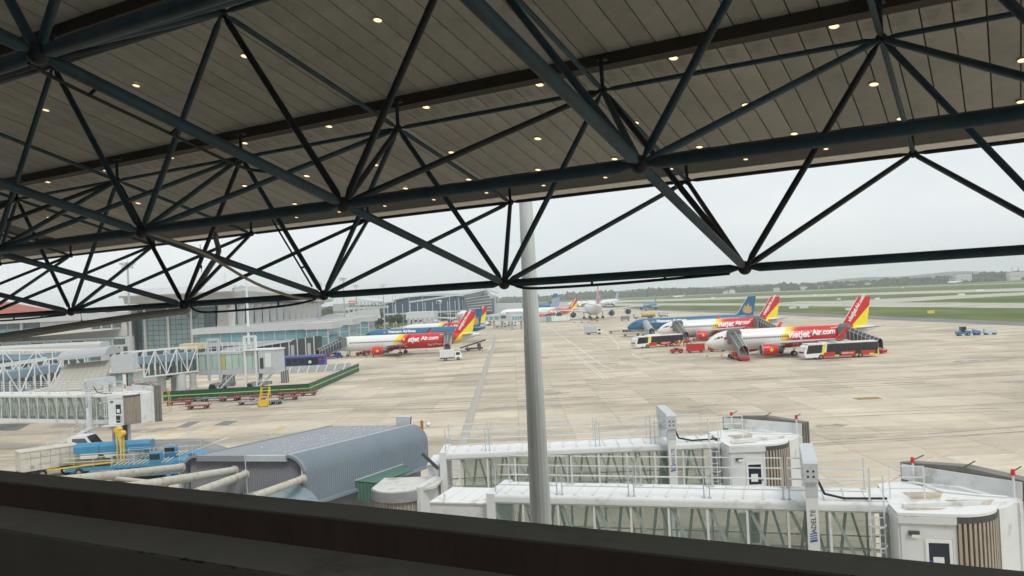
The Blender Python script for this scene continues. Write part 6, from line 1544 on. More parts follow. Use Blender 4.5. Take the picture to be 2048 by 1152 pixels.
# end facade: mullioned glass grid
x = -30.6; cols = 13
fac = -1.0
for c in range(cols):
    for r_ in range(9):
        z0 = 1.0 + r_ * 1.72
        mm = PGD if (r_ == 0 or (r_ == 8) or (c > 10 and r_ > 2)) else PGL
        pane = box_obj('facade_pane', mm, t, x + c * 2.0 + .07, x + c * 2.0 + 1.93, fac - .05, fac + .05, z0 + .08, z0 + 1.62)
box_obj('mullion_backing', MUL, t, x, x + 26.1, fac + .06, fac + .2, .5, 17)
for c in (0, 4, 8): box_obj('white_pilaster', TW, t, x + c * 2.05 + 1.3 - .35, x + c * 2.05 + 1.3 + .35, fac - .8, fac - .06, 0, 17.4)
flat_dummy = None
b = MB(); b.sphere((-12.6, -1.4, 15.2), 2.2, 16, 8, (1, .1, 1)); b.obj('round_dark_lamp', PGD, t)
# low connecting storey in front
# left block of the terminal
t = thing('terminal_block', 'multi-storey pale terminal block with window bands at the left edge', 'terminal building', (-134, 292, 0))
box_obj('wall', TW, t, -95, -1, 2, 40, 0, 14.5)
box_obj('stone_wall', TB, t, -30, 0, .8, 1.98, 8.3, 14.5)
box_obj('roof_parapet', TW, t, -60, 1.2, -.5, 41, 14.503, 16.6)
box_obj('upper_roof', TB, t, -95, -28, -.6, 41, 14.51, 15.2)
for k in range(11):
    for r_ in range(3):
        box_obj('window_pane', PGD if r_ == 2 else (PGL if k % 2 else PGT), t, -94 + k * 5.8, -94 + k * 5.8 + 5.3, 1.7, 1.96, 9.2 + r_ * 1.75, 9.2 + r_ * 1.75 + 1.62)
for k in range(6): box_obj('white_pilaster', TW, t, -95 + k * 11.6, -94.2 + k * 11.6, .9, 1.69, 8, 14.5)
for k in range(3): box_obj('window_pane', PGD, t, -12 + k * 3.6, -9 + k * 3.6, .6, .79, 11.0, 13.6)
# sloping white roof band and lower storey
b = MB(); b.prismy([(-80, 7.6), (-2, 10.8), (-2, 11.4), (-80, 8.9)], -5.5, 1.9); b.obj('sloping_canopy', mat('cream_canopy', (.6, .585, .55), .6, var=.05), t)
box_obj('lower_wall', TW, t, -70, 2.6, -2.2, .55, 0, 8.2)
for k in range(15):
    x_ = -69 + k * 4.7
    for r_ in range(2): box_obj('window_pane', (PGD, PGL, PGT)[(k + r_) % 3], t, x_, x_ + 3.9, -2.45, -2.21, 3.4 + r_ * 2.1, 3.4 + r_ * 2.1 + 2.0)
    box_obj('window_post', TW, t, x_ + 4.05, x_ + 4.55, -2.6, -2.21, 2.5, 8)
box_obj('stone_base', TB, t, -6, 2.8, -2.7, -2.2, 0, 5.5)
for k in range(3): box_obj('doorway', MUL, t, -5 + k * 2.6, -3.6 + k * 2.6, -2.85, -2.71, 1.5, 4.8)
# low corridor with rounded white roof in front
t = thing('low_corridor', 'low corridor with thick rounded white roof before the terminal block', 'corridor', (-150, 252, 0))
b = MB(); b.prismx([(-3, 5.4), (3, 5.4), (3, 7.4), (2.4, 8.0), (-2.4, 8.0), (-3, 7.4)], -20, 28); b.obj('rounded_roof', mat('pale_roof_shell', (.5, .51, .5), .6, var=.05, vs=.4), t, smooth=True)
for k in range(14): box_obj('window_pane', PGD if k % 2 else PGT, t, -19.5 + k * 3.4, -16.4 + k * 3.4, -2.7, -2.5, 2.6, 5.3)
box_obj('wall', TW, t, -20, 28, -2.45, 2.5, 0, 5.38)
# three pier blocks
for k, (Y, lb) in enumerate(((262, 'nearest teal-glazed pier block with white roof beam, beside the left airliner nose'), (300, 'middle teal-glazed pier block with white roof beam'), (345, 'farthest teal-glazed pier block with white roof beam'))):
    xr = -57.6 - .8 * k; t = thing('pier_block', lb, 'pier building', (xr, Y, 0), 0, 'teal-glazed pier blocks')
    W_ = 6.4
    box_obj('core', MUL, t, -40, -.4, .6, 15, .2, 8.4)
    b = MB(); b.prismy([(-42, 8.4), (.6, 8.4), (1.2, 9.0), (1.2, 10.2), (-42, 10.2)], -.6, 15.5); b.obj('roof_beam', TW, t)
    box_obj('roof_top', TGR, t, -41, .8, -.2, 15, 10.203, 10.3)
    box_obj('end_cap', TW, t, -7.2, 1.4, -.9, 15.6, 8.2, 10.35)
    for c in range(10):
        x_ = -40 + c * 3.35; box_obj('facade_pane', PGT, t, x_, x_ + 3.1, .3, .55, 5.6, 8.3); box_obj('mullion', TW, t, x_ + 3.12, x_ + 3.33, .2, .58, 5.5, 8.35)
    box_obj('spandrel', TW, t, -40, -6.6, -.1, .55, 4.4, 5.5)
    for c in range(2):
        for r_ in range(3):
            box_obj('tower_pane', PGT, t, -6.4 + c * 3.3, -3.5 + c * 3.3, -.35, .0, .5 + r_ * 2.75, .5 + r_ * 2.75 + 2.5)
    for c in range(3): box_obj('tower_post', TW, t, -6.75 + c * 3.3, -6.4 + c * 3.3, -.5, .1, 0, 8.35)
    for r_ in range(4): box_obj('tower_transom', TW, t, -6.7, .2, -.45, .0, .2 + r_ * 2.75, .48 + r_ * 2.75)
    for c in range(3):
        for r_ in range(3): box_obj('tower_pane', PGT, t, -.02, .18, .5 + c * 4.8, 4.9 + c * 4.8, .5 + r_ * 2.75, 3.0 + r_ * 2.75)
# arcade with sloping roof and bays
t = thing('bus_arcade', 'sloping grey arcade roof over dark bays with white posts under the pier', 'arcade', (-86, 256, 0))
a0, a1 = A(444, 701, 256), A(592, 677, 262)
b = MB(); o_ = Vector((-86, 256, 0)); b.loft([[a0 - o_ + Vector((0, dy, dz)) for dy, dz in ((-3, -.6), (5, .2), (5, .6), (-3, -.2))], [a1 - o_ + Vector((0, dy, dz)) for dy, dz in ((-3, -.6), (5, .2), (5, .6), (-3, -.2))]]); b.obj('sloping_roof', TGR, t)
MB().bar(a0 - o_ + Vector((0, -3.1, -.4)), a1 - o_ + Vector((0, -3.1, -.4)), .15, .5).obj('roof_beam', TW, t)
for k in range(13):
    x_ = -6 + k * 2.55; top = 3.0 + k * .28
    box_obj('post', TW, t, x_, x_ + .3, 2.2, 2.5, 0, top); box_obj('dark_bay', MUL, t, x_ + .3, x_ + 2.5, 2.7, 2.9, 0, top - .1)
    if k % 2: box_obj('bay_door', TGR, t, x_ + .6, x_ + 1.6, 2.55, 2.69, 0, top * .7)
box_obj('kerb', TW, t, -8, 28, 0, 2, 0, .35)
# red-roofed pavilion at the left edge
t = thing('red_roof_pavilion', 'red pyramid-roofed pavilion at the left edge above the terminal', 'building', (A(-22, 620, 330).x, 330, 0))
REDT = mat('red_roof_tiles', (.42, .13, .1), .8, var=.12, vs=1, streak=(1, 1, 4))
e0 = 17.2; ap_ = 32
hw = 26
for (p, q) in (((-hw, -14), (hw, -14)), ((hw, -14), (hw, 14)), ((hw, 14), (-hw, 14)), ((-hw, 14), (-hw, -14))):
    rows_ = 14
    for r_ in range(rows_):
        u0, u1 = r_ / rows_, (r_ + 1) / rows_
        def pt(c, u, dz=0): return (c[0] * (1 - u), c[1] * (1 - u), e0 + (24.5 - e0) * u + dz)
        MB().add([pt(p, u0, .08), pt(q, u0, .08), pt(q, u1), pt(p, u1)], [(0, 1, 2, 3)]).obj('tile_course', REDT, t)
box_obj('cream_eaves', mat('cream_eaves', (.6, .57, .5), .6), t, -hw - .6, hw + .6, -14.6, 14.6, e0 - 1.5, e0 - .05)
box_obj('walls', TW, t, -hw + 2, hw - 2, -12.5, 12.5, 0, e0 - 1.52)
for k in range(10): box_obj('window_pane', PGT, t, -22 + k * 4.4, -18.6 + k * 4.4, -12.75, -12.55, 9.5, 15)

# metal-sheet awning building and pinkish service tower by the left bridge
AW = mat('tan_metal_roof', (.42, .4, .35), .55, var=.06, vs=.5, dirt=((.32, .3, .27), .56, .5), ds=.4)
PKW = mat('pinkish_wall', (.62, .55, .54), .7, var=.05, dirt=((.45, .4, .38), .58, .5), ds=.6)
Yt = 122.0
pA, pB, pC, pD = A(133, 722, Yt), A(227, 712, Yt - 3), A(203, 778, Yt - 9), A(97, 782, Yt - 6)
t = thing('metal_awning', 'tan sloping metal roof below a rounded grey ridge, left of the service tower', 'roof', pA.copy())
for k in range(9):
    def q_(u, v): return (pA.lerp(pB, u)).lerp(pD.lerp(pC, u), v) - pA
    u0, u1 = k / 9 + .002, (k + 1) / 9 - .002
    b = MB(); c = [q_(u0, .12), q_(u1, .12), q_(u1, 1), q_(u0, 1)]; b.add([Vector(x_) for x_ in c] + [Vector(x_) + Vector((0, .3, -.12)) for x_ in c], [(0, 1, 2, 3), (7, 6, 5, 4), (0, 4, 5, 1), (1, 5, 6, 2), (2, 6, 7, 3), (3, 7, 4, 0)]); b.obj('roof_sheet', AW, t)
b = MB(); n_ = 10
def ring_(o): 
    return [o + Vector((0, 2.5 * math.cos(math.pi * (.05 + .95 * k / n_)), .2 + 1.25 * math.sin(math.pi * (.05 + .95 * k / n_)))) for k in range(n_ + 1)]
b.loft([ring_(Vector((0, 0, 0))), ring_(pB - pA)], caps=True); b.obj('rounded_ridge', mat('ridge_grey', (.4, .42, .44), .5, var=.05), t, smooth=True)
t = thing('service_tower', 'pinkish white service tower with grey top box and small windows', 'tower', (A(247, 800, Yt - 8).x, Yt - 8, 0))
wv = 3.1
zt_ = A(247, 709, Yt - 8).z
box_obj('shaft', PKW, t, -1.4, 1.5, 0, 3, 0, zt_ - 4.3)
box_obj('window_band_core', TW, t, -1.45, 1.45, .12, 3, zt_ - 4.29, zt_ - 2.45)
for k in range(4): box_obj('window_pane', PGL if k != 2 else MUL, t, -1.35 + k * .7, -.75 + k * .7, .02, .11, zt_ - 4.2, zt_ - 2.6)
box_obj('white_sign_frame', WHITE2, t, .05, .5, -.1, .018, zt_ - 4.9, zt_ - 2.6)
box_obj('sign_slot', MUL, t, .15, .4, -.12, -.101, zt_ - 4.6, zt_ - 4.0)
box_obj('ledge', TB, t, -1.7, 1.9, -.3, 3.1, zt_ - 2.44, zt_ - 2.25)
b = MB(); b.prismy([(-1.4, zt_ - 2.24), (1.5, zt_ - 2.24), (1.5, zt_ + .15), (-1.25, zt_ - .05), (-1.4, zt_ - .3)], -.2, 1.6); b.obj('top_box', GREYW, t)
box_obj('side_column', GREY, t, -2.2, -1.5, .5, 2.5, 0, zt_ - 2.5)
# white truss walkways with blue-grey vaulted tunnels
VB = mat('vault_blue_grey', (.16, .23, .28), .35, var=.08, vs=.4)
VGL = mat('walkway_dark_glass', (.06, .09, .1), .15, var=.25, vs=.5)
def truss_walk(label, a, c, h, nb, vault=True, group='white trussed walkways', wd=3.0, sag=0):
    """a, c: near lower ends of the truss; h its height"""
    a = Vector(a); c = Vector(c); t = thing('truss_walkway', label, 'walkway', a.copy(), 0, group)
    d = c - a; up = Vector((0, 0, h)); nrm = Vector((-d.y, d.x, 0)).normalized(); 
    if nrm.y < 0: nrm = -nrm
    for o in (Vector((0, 0, 0)), nrm * wd):
        for z_ in (Vector((0, 0, 0)), up): MB().bar(z_ + o, d + z_ + o, .22, .22).obj('chord', WHITE, t)
        for k in range(nb + 1):
            p = d * (k / nb) + o; MB().bar(p, p + up, .14, .14).obj('vertical', WHITE, t)
            if k < nb:
                q = d * ((k + 1) / nb) + o
                (MB().bar(p, q + up, .14, .14) if k % 2 else MB().bar(p + up, q, .14, .14)).obj('diagonal', WHITE, t)
    MB().bar(nrm * wd / 2 - Vector((0, 0, .05)), d + nrm * wd / 2 - Vector((0, 0, .05)), wd - .3, .35).obj('floor_slab', TB, t)
    if vault:
        rg = []
        for e_ in (Vector((0, 0, 0)), d):
            rg.append([e_ + nrm * (wd / 2 - (wd / 2 - .25) * math.cos(math.pi * k / 10)) + Vector((0, 0, h * .5 + h * .3 * math.sin(math.pi * k / 10))) for k in range(11)])
        MB().loft(rg).obj('vaulted_roof', VB, t, smooth=True)
    for k in range(nb * 2):
        p, q = d * (k / nb / 2 + .01), d * ((k + 1) / nb / 2 - .01); o = nrm * .26
        MB().add([p + o + Vector((0, 0, .2)), q + o + Vector((0, 0, .2)), q + o + Vector((0, 0, h * .5)), p + o + Vector((0, 0, h * .5))], [(0, 1, 2, 3)]).obj('window_pane', VGL, t)
    return t
def tpx(x0, y0, x1, y1, ytop0, Y0, Y1):
    a = A(x0, y0, Y0); c = A(x1, y1, Y1); h = A(x0, ytop0, Y0).z - a.z; return a, c, h
a, c, h = tpx(-60, 796, 128, 752, 758, 118, 150); truss_walk('white trussed walkway over a blue vaulted tunnel, lower left one', A(-60, 806, 112), A(128, 770, 128), 4.2, 6)
truss_walk('white trussed walkway over a blue vaulted tunnel, upper one behind', A(-60, 742, 170), A(170, 738, 176), 4.0, 7)
truss_walk('white trussed walkway between the service tower and the old jet bridge', A(266, 757, 148), A(396, 742, 160), 4.6, 6)
# its concrete legs
for k, (px, lb) in enumerate(((322, 'left thick grey pillar under the trussed walkway'), (362, 'middle thick grey pillar with flared foot under the walkway'), (386, 'round grey pillar at the old jet bridge root'))):
    p = A(px, 760, 156 + k); t = thing('walkway_pillar', lb, 'pillar', (p.x, p.y, 0)); z_ = p.z - .3
    b = MB(); b.tube((0, 0, 1.6), (0, 0, z_ + 1.4), .85 if k < 2 else .6, n=16); b.obj('shaft', TGR if k == 2 else GREYW, t, smooth=True); MB().tube((0, 0, 0), (0, 0, 1.598), 1.35 if k == 1 else 1.0, .88 if k < 2 else .7, n=16).obj('foot', CONC, t)
p = A(344, 790, 158); t = thing('control_box', 'grey equipment box on a post under the trussed walkway', 'cabinet', (p.x, p.y, 0)); box_obj('cabinet', GREYW, t, -1.1, 1.1, 0, 1, 3.2, 5.6); box_obj('opening', MUL, t, -.9, .2, -.05, -.002, 3.4, 5.3); box_obj('post', TGR, t, -.2, .9, .2, .8, 0, 3.19)
# old jet bridge with opaque greenish panels
oy = 163.0
o_ = A(398, 740, oy + 1); e_ = A(560, 738, oy - 3); Lm = (Vector(e_.xy) - Vector(o_.xy)).length; an = math.atan2(e_.y - o_.y, e_.x - o_.x)
t = thing('old_jet_bridge', 'old jet bridge with milky green panels and one yellow panel, left middle distance', 'jet bridge', (o_.x, o_.y, 0), an)
zb = A(480, 736, oy).z; zt2 = A(480, 706, oy).z
MPN = mat('milky_green_panel', (.42, .56, .5), .3, var=.12, vs=.5); MPY = mat('milky_yellow_panel', (.5, .45, .16), .4, var=.08)
box_obj('floor_beam', GREYW, t, 1.0, Lm - 1.5, -1.6, 1.6, zb - 1.0, zb - .02); box_obj('roof', GREYW, t, 0, Lm - 2, -1.75, 1.75, zt2, zt2 + .45)
npn = 9
for k in range(npn):
    x_ = 1.2 + k * (Lm - 4.5) / npn; w__ = (Lm - 4.5) / npn - .12
    box_obj('side_panel', MPY if k == 3 else MPN, t, x_, x_ + w__, -1.62, -1.5, zb, zt2 - .01)
box_obj('inner_core', GREY, t, 1, Lm - 3.2, -1.48, 1.48, zb, zt2 - .02)
box_obj('rotunda_wall', GREYW, t, -1.8, .98, -1.9, 1.9, zb - .8, zt2 + .3)
box_obj('cab_wall', GREYW, t, Lm - 3.2, Lm, -2.1, 1.9, zb - .9, zt2 + .5); box_obj('cab_door', MUL, t, Lm - 2.9, Lm - 2.2, -2.16, -2.11, zb, zb + 2); box_obj('cab_panel', WHITE, t, Lm - 1.8, Lm - .6, -2.16, -2.11, zb + .2, zt2)
box_obj('cab_roof', WHITE, t, Lm - 6.5, Lm + .2, -2.2, 2.0, zt2 + .51, zt2 + .75)
for (x0_, x1_) in ((2.6, Lm - 5),):
    n = 9
    for k in range(n): 
        xx = x0_ + (x1_ - x0_) * k / (n - 1); MB().bar((xx, -1.5, zt2 + .45), (xx, -1.5, zt2 + 2.3), .1, .1).obj('rail_post', WHITE, t)
    for z_ in (1.2, 2.2): MB().bar((x0_, -1.5, zt2 + z_), (x1_, -1.5, zt2 + z_), .1, .1).obj('rail', WHITE, t)
for (xx, zz, lb) in ((3.4, 2.9, 0), (11.2, 3.2, 1)):
    b = MB(); 
    for s_ in (0, 2.3): b.bar((xx + s_, -1.9, zb - 4.2 if lb else zb - 2), (xx + s_, -1.9, zt2 + zz), .38, .38)
    b.bar((xx - .1, -1.9, zt2 + zz), (xx + 2.4, -1.9, zt2 + zz), .38, .38); b.obj('white_portal', WHITE if lb else GREYW, t)
for xx in (5.2, 13.0):
    box_obj('bogie', GREY, t, xx - 2.0, xx + 1.6, -1.7, 1.7, .9, 1.5)
    for dx in (-1.3, .9): MB().wheel(xx + dx, -1.7, .7, .7, .6).obj('bogie_wheel', BLACK, t)
    MB().bar((xx, 0, 1.5), (xx + .3, 0, zb - .9), .5, .5).obj('lift_column', GREY, t)
    for y_ in (-2.6, -3.3):
        MB().bar((xx + .6, y_, .2), (xx + 4.6, y_, zb - .6), .12, .25).obj('stair_stringer', GREYW, t); MB().bar((xx + .6, y_, 1.2), (xx + 4.6, y_, zb + .4), .07, .07).obj('stair_rail', GREYW, t)
    for k in range(9): u = (k + .5) / 9; MB().box(xx + .6 + 4 * u - .15, xx + .6 + 4 * u + .15, -3.3, -2.6, .2 + (zb - .8) * u - .02, .2 + (zb - .8) * u + .02).obj('stair_tread', GREYW, t)
for px in (468, 568, 573):
    pass
for k, (px, py, lb) in enumerate(((462, 772, 'dark ribbed bollard box left of the old jet bridge wheels'), (570, 765, 'dark ribbed bollard box below the old jet bridge cab'))):
    p = G(px, py); tt = thing('ribbed_box', lb, 'equipment box', (p.x, p.y, .012)); box_obj('box', DGREY, tt, -.7, .7, -.5, .5, 0, 2.5)
    for q in range(4): box_obj('rib', GREYW, tt, -.72 + q * .42, -.58 + q * .42, -.56, -.501, .1, 2.4)
# green barrier and grey fence
GB = mat('dark_green_sheet', (.02, .075, .055), .5, var=.08, vs=.5); GL_ = mat('bright_green_strip', (.3, .75, .1), .5)
t = thing('green_barrier', 'long dark green barrier with bright green strip around the construction area', 'barrier', (0, 0, 0))
gp = [G(327, 803), G(352, 802), G(618, 787), G(718, 742)]
def wall_run(t, p, q, n, h, m, nm, z0=0, th=.12):
    for k in range(n):
        a, c = p.lerp(q, k / n + .001), p.lerp(q, (k + 1) / n - .001); MB().bar(a + Vector((0, 0, z0 + h / 2)), c + Vector((0, 0, z0 + h / 2)), th, h).obj(nm, m, t)
for (p, q, n) in ((gp[0], gp[2], 15), (gp[2], gp[3], 12)):
    wall_run(t, p, q, n, 1.75, GB, 'barrier_panel')
    d_ = (q - p).normalized(); nn = Vector((d_.y, -d_.x, 0)) * .09
    MB().bar(p + nn + Vector((0, 0, .95)), q + nn + Vector((0, 0, .95)), .06, .13).obj('bright_strip', GL_, t)
    for k in range(0, n + 1, 1): pt_ = p.lerp(q, k / n) - nn; MB().bar(pt_, pt_ + Vector((0, 0, 1.7)), .08, .08).obj('post', DGREY, t)
t = thing('grey_fence', 'light grey sheet fence with white diagonal props behind the green barrier', 'fence', (0, 0, 0))
fp = [G(572, 747), G(702, 739), G(716, 737)]
wall_run(t, fp[0], fp[1], 9, 1.55, mat('fence_grey', (.4, .43, .44), .6, var=.06), 'fence_sheet')
for k in range(7):
    p = fp[0].lerp(fp[1], (k + .5) / 7.2); MB().bar(p + Vector((-.2, -1.1, 0)), p + Vector((.25, -.08, 1.5)), .14, .14).obj('white_prop', WHITE2, t)
t = thing('site_fence', 'grey mesh site fence behind the walkway pillars', 'fence', (0, 0, 0)); wall_run(t, G(268, 780), G(400, 735), 10, 2.6, mat('mesh_grey', (.42, .45, .47), .6, var=.1, vs=2), 'fence_sheet')
# yellow site vehicle behind the pillars
p = G(285, 768); t = thing('yellow_digger', 'small yellow site digger glimpsed under the trussed walkway', 'digger', (p.x, p.y + 8, 0)); box_obj('cab', YELLOW, t, 0, 2, 0, 1.6, .8, 2.6); box_obj('body', YELLOW, t, -2.2, 0, 0, 1.8, .6, 1.7); MB().bar((2, .8, 1.4), (4.6, .8, 2.6), .3, .3).obj('boom', YELLOW, t); box_obj('tracks', BLACK, t, -2.2, 2, -.1, 1.9, 0, .58)
# roof clutter in front of the old bridge: cream slab
p = A(392, 690, 162); t = thing('cream_slab', 'cream roof slab at the end of the trussed walkway', 'roof', (p.x, p.y, p.z)); box_obj('slab', mat('cream_slab', (.6, .52, .33), .7, var=.06), t, -3.2, 1.2, 0, 3, -.8, .3)

# ------------------------------------------------------------------ far terminal with curved roof
NV = mat('far_terminal_blue_glass', (.05, .09, .14), .3, var=.25, vs=.05); LB = mat('far_terminal_pale', (.55, .58, .6), .6, var=.05)
t = thing('curved_terminal', 'distant terminal with long curved dark roof left of the grey mast', 'terminal building', (-110, 640, 0))
def ax(px): return A(px, 600, 640).x + 110
def az(px, py): return A(px, py, 640).z
top = [(768, 607), (790, 600), (815, 595), (845, 592), (880, 591), (920, 592), (960, 594), (985, 597)]
b = MB(); n = len(top); f = [(ax(x), 0, az(x, y)) for x, y in top]; g_ = [(x, 90, z + 2) for x, y, z in f]; bt = [(x, 0, 1) for x, y, z in f]; bk = [(x, 90, 1) for x, y, z in f]
b.add(f + g_ + bt + bk, [(i, i + 1, n + i + 1, n + i) for i in range(n - 1)] + [(i, 2 * n + i, 2 * n + i + 1, i + 1) for i in range(n - 1)] + [(0, n, 3 * n, 2 * n), (n - 1, 2 * n + n - 1, 4 * n - 1, 2 * n - 1)]); b.obj('shell', NV, t)
b = MB()
for i in range(n - 1): b.bar((f[i][0], -.6, f[i][2] + .3), (f[i + 1][0], -.6, f[i + 1][2] + .3), 1.5, .8)
b.obj('roof_rim', LB, t)
wing = [(823, 604), (870, 597), (930, 588), (975, 578)]
b = MB(); 
for i in range(3): b.bar((ax(wing[i][0]), -14, az(*wing[i]) + 0), (ax(wing[i + 1][0]), -10, az(*wing[i + 1])), 3, 1.0)
b.obj('pointed_wing_roof', LB, t)
b = MB(); pl = [(930, 590), (970, 581), (985, 600), (985, 625), (925, 625)]; b.add([(ax(x), -6, az(x, y)) for x, y in pl] + [(ax(x), 20, az(x, y)) for x, y in pl], [tuple(range(5)), tuple(range(9, 4, -1))] + [(i, (i + 1) % 5, 5 + (i + 1) % 5, 5 + i) for i in range(5)]); b.obj('glazed_end', mat('far_grey_glass', (.14, .18, .21), .3, var=.2, vs=.1), t)
for k in range(6):
    x0_ = 935 + k * 2; MB().bar((ax(932 + k * 1.0), -7, az(932, 598 + k * 5)), (ax(984), -7, az(984, 590 + k * 6)), .5, .5).obj('glazing_bar', LB, t)
for (x0_, x1_) in ((970, 978), (973, 996)):
    for yy2 in (578, 586): MB().bar((ax(x0_), -8 if x0_ < 972 else 10, az(x0_, yy2)), (ax(x1_), 20, az(x1_, yy2 + 8)), .8, .8).obj('gantry_beam', LB, t)
for px in (970, 975, 982, 990, 996): MB().bar((ax(px), 12, 0), (ax(px), 12, az(px, 584 + (px - 970) * .35)), .7, .7).obj('gantry_post', LB, t)
for k in range(11): MB().bar((ax(775 + k * 15), -1.5, 0), (ax(775 + k * 15), -1.5, az(775 + k * 15, 610 - k)), .5, .5).obj('facade_post', LB, t)
for k in range(24):
    xx = ax(772 + k * 6.6); MB().box(xx, xx + 2.1, -1.0, -.7, 2, 6).obj('lower_pane', PGD, t)
MB().box(ax(768), ax(985), -1.6, -.2, 6.2, 7.4).obj('white_band', LB, t)
MB().box(ax(876), ax(886), -15.5, -14.6, az(880, 607), az(880, 600)).obj('white_emblem_board', WHITE2, t)
MB().bar((ax(877), -15.7, az(880, 601)), (ax(885), -15.7, az(880, 606)), .8, .8).obj('emblem_stroke', NV, t); MB().bar((ax(877), -15.7, az(880, 604)), (ax(881), -15.7, az(880, 606.5)), .8, .8).obj('emblem_stroke', NV, t)
# lattice canopy
t = thing('lattice_canopy', 'distant white canopy on crossed lattice supports left of the curved terminal', 'canopy', (A(740, 600, 560).x, 560, 0))
def cx_(px): return A(px, 600, 560).x - t.location.x
def cz_(px, py): return A(px, py, 560).z
b = MB(); b.add([(cx_(x), y, cz_(x, py)) for x, py, y in ((708, 597, 0), (772, 604, 0), (772, 607, 0), (712, 600, 0), (708, 595, 40), (772, 602, 40), (772, 605, 40), (712, 598, 40))], [(0, 1, 2, 3), (7, 6, 5, 4), (0, 4, 5, 1), (1, 5, 6, 2), (2, 6, 7, 3), (3, 7, 4, 0)]); b.obj('roof', LB, t)
for k in range(9):
    for s_ in (-1, 1): MB().bar((cx_(712 + k * 7), -.5, cz_(712 + k * 7, 611)), (cx_(712 + k * 7 + s_ * 6), -.5, cz_(712 + k * 7, 602)), .6, .6).obj('lattice_bar', LB, t)
MB().box(cx_(690), cx_(775), 0, 3, cz_(730, 618), cz_(730, 613)).obj('deck', LB, t)
for k in range(8): MB().bar((cx_(697 + k * 10), 0, 0), (cx_(697 + k * 10), 0, cz_(730, 617)), .8, .8).obj('post', LB, t)
def far_roof(label, pts, Y, m, name='far_roof', d=25):
    p0 = A(*pts[0], Y); t = thing(name, label, 'building', (p0.x, Y, 0)); b = MB(); n = len(pts)
    P = [(A(x, y, Y).x - p0.x, max(A(x, y, Y).z, .0)) for x, y in pts]; b.prismy(P, 0, d); b.obj('body', m, t)
    w0, w1 = min(x for x, z in P), max(x for x, z in P); h0 = min(z for x, z in P)
    for k in range(6): u = w0 + (w1 - w0) * (k + .3) / 6; MB().box(u, u + (w1 - w0) / 12, -.3, -.05, .5, max(h0, 1) + 1.5).obj('opening', TGR, t)
    return t
far_roof('low pale vaulted roof behind the pier blocks', [(640, 645), (640, 634), (655, 629), (690, 627), (692, 645)], 430, LB)
far_roof('pale stepped roof left of the palms', [(688, 645), (690, 628), (720, 620), (745, 618), (750, 640)], 520, LB)
far_roof('distant grey gate building with columns behind the winged hall', [(666, 622), (666, 608), (688, 607), (688, 622)], 800, TGR)
far_roof('pale low building below the curved terminal', [(812, 640), (812, 625), (868, 623), (868, 640)], 470, LB)
far_roof('pale airport building hidden behind the mast left side', [(986, 625), (986, 607), (1044, 606), (1044, 625)], 700, LB)
t = thing('red_sign', 'red and white sign on a pole left of the lattice canopy', 'sign', (A(705, 605, 480).x, 480, 0)); zz = A(705, 605, 480).z
MB().box(-2.2, 2.2, -.2, .2, zz - .9, zz + 1.1).obj('panel', mat('pale_red_panel', (.6, .2, .2), .6), t); MB().box(-1.7, 1.7, -.25, -.21, zz - .1, zz + .35).obj('white_stripe', WHITE2, t); MB().tube((0, 0, 0), (0, 0, zz - 1.31), .2, n=8).obj('pole', TGR, t)

# floodlight masts
def flood(label, px, ytop, Y, r=.35, heads=6, name='floodlight_mast', pole=None):
    x = A(px, 600, Y).x; H_ = A(px, ytop, Y).z
    t = thing(name, label, 'floodlight mast', (x, Y, 0), 0, 'tall floodlight masts on the left'); m = pole or mat('mast_grey', (.38, .41, .43), .5)
    MB().tube((0, 0, 0), (0, 0, H_), r, r * .45, n=10).obj('pole', m, t)
    if heads:
        hs = H_ / 28
        MB().tube((-1.3 * hs, 0, H_ - .8), (1.3 * hs, 0, H_ - .8), .08 * hs, n=6).obj('crossarm', m, t)
        for k in range(heads):
            xx = (-1.5 + 3.0 * k / (heads - 1)) * hs; zz = H_ - .4 - (k % 2) * .9 * hs; MB().box(xx - .3 * hs, xx + .3 * hs, -.5 * hs, .2, zz - .3 * hs, zz + .3 * hs).obj('floodlight', GREYW, t)
        MB().tube((0, 0, H_), (0, 0, H_ + 1.5), .04, n=5).obj('lightning_rod', m, t)
flood('tall floodlight mast with square lamps at far left, above the terminal', 258, 524, 215, .45, 7)
flood('tapered white pole in front of the winged hall', 494, 555, 262, .55, 0, 'white_pole', WHITE)
flood('floodlight mast seen through the truss beside the thin bowed pipe', 637, 562, 330, .3, 4)
flood('floodlight mast left one of the pair above the palms', 688, 555, 420, .45, 7)
flood('floodlight mast right one of the pair, slightly shorter', 713, 569, 450, .4, 6)
flood('floodlight mast with small head left of the curved terminal', 767, 568, 500, .4, 5)
for k, (px, yt, Y) in enumerate(((452, 545, 420), (818, 590, 520), (845, 585, 520), (899, 587, 480), (785, 588, 540), (791, 590, 540))):
    x = A(px, 600, Y).x; H_ = A(px, yt, Y).z; lb = ('lattice aerial mast rising behind the winged hall', 'thin pole before the curved terminal, left of two', 'thin pole before the curved terminal, right of two', 'thin tall pole right of the white emblem', 'thin twin pole, left one, beside the lattice canopy', 'thin twin pole, right one, beside the lattice canopy')[k]
    t = thing('aerial_mast', lb, 'mast', (x, Y, 0)); MB().tube((0, 0, 0), (0, 0, H_), .3, .12, n=6).obj('pole', GREYW, t)
    if k == 0:
        for q in range(4): MB().bar((-1.8, 0, H_ - 2 - q * 3), (1.8, 0, H_ - 2 - q * 3), .12, .12).obj('crossbar', GREYW, t)

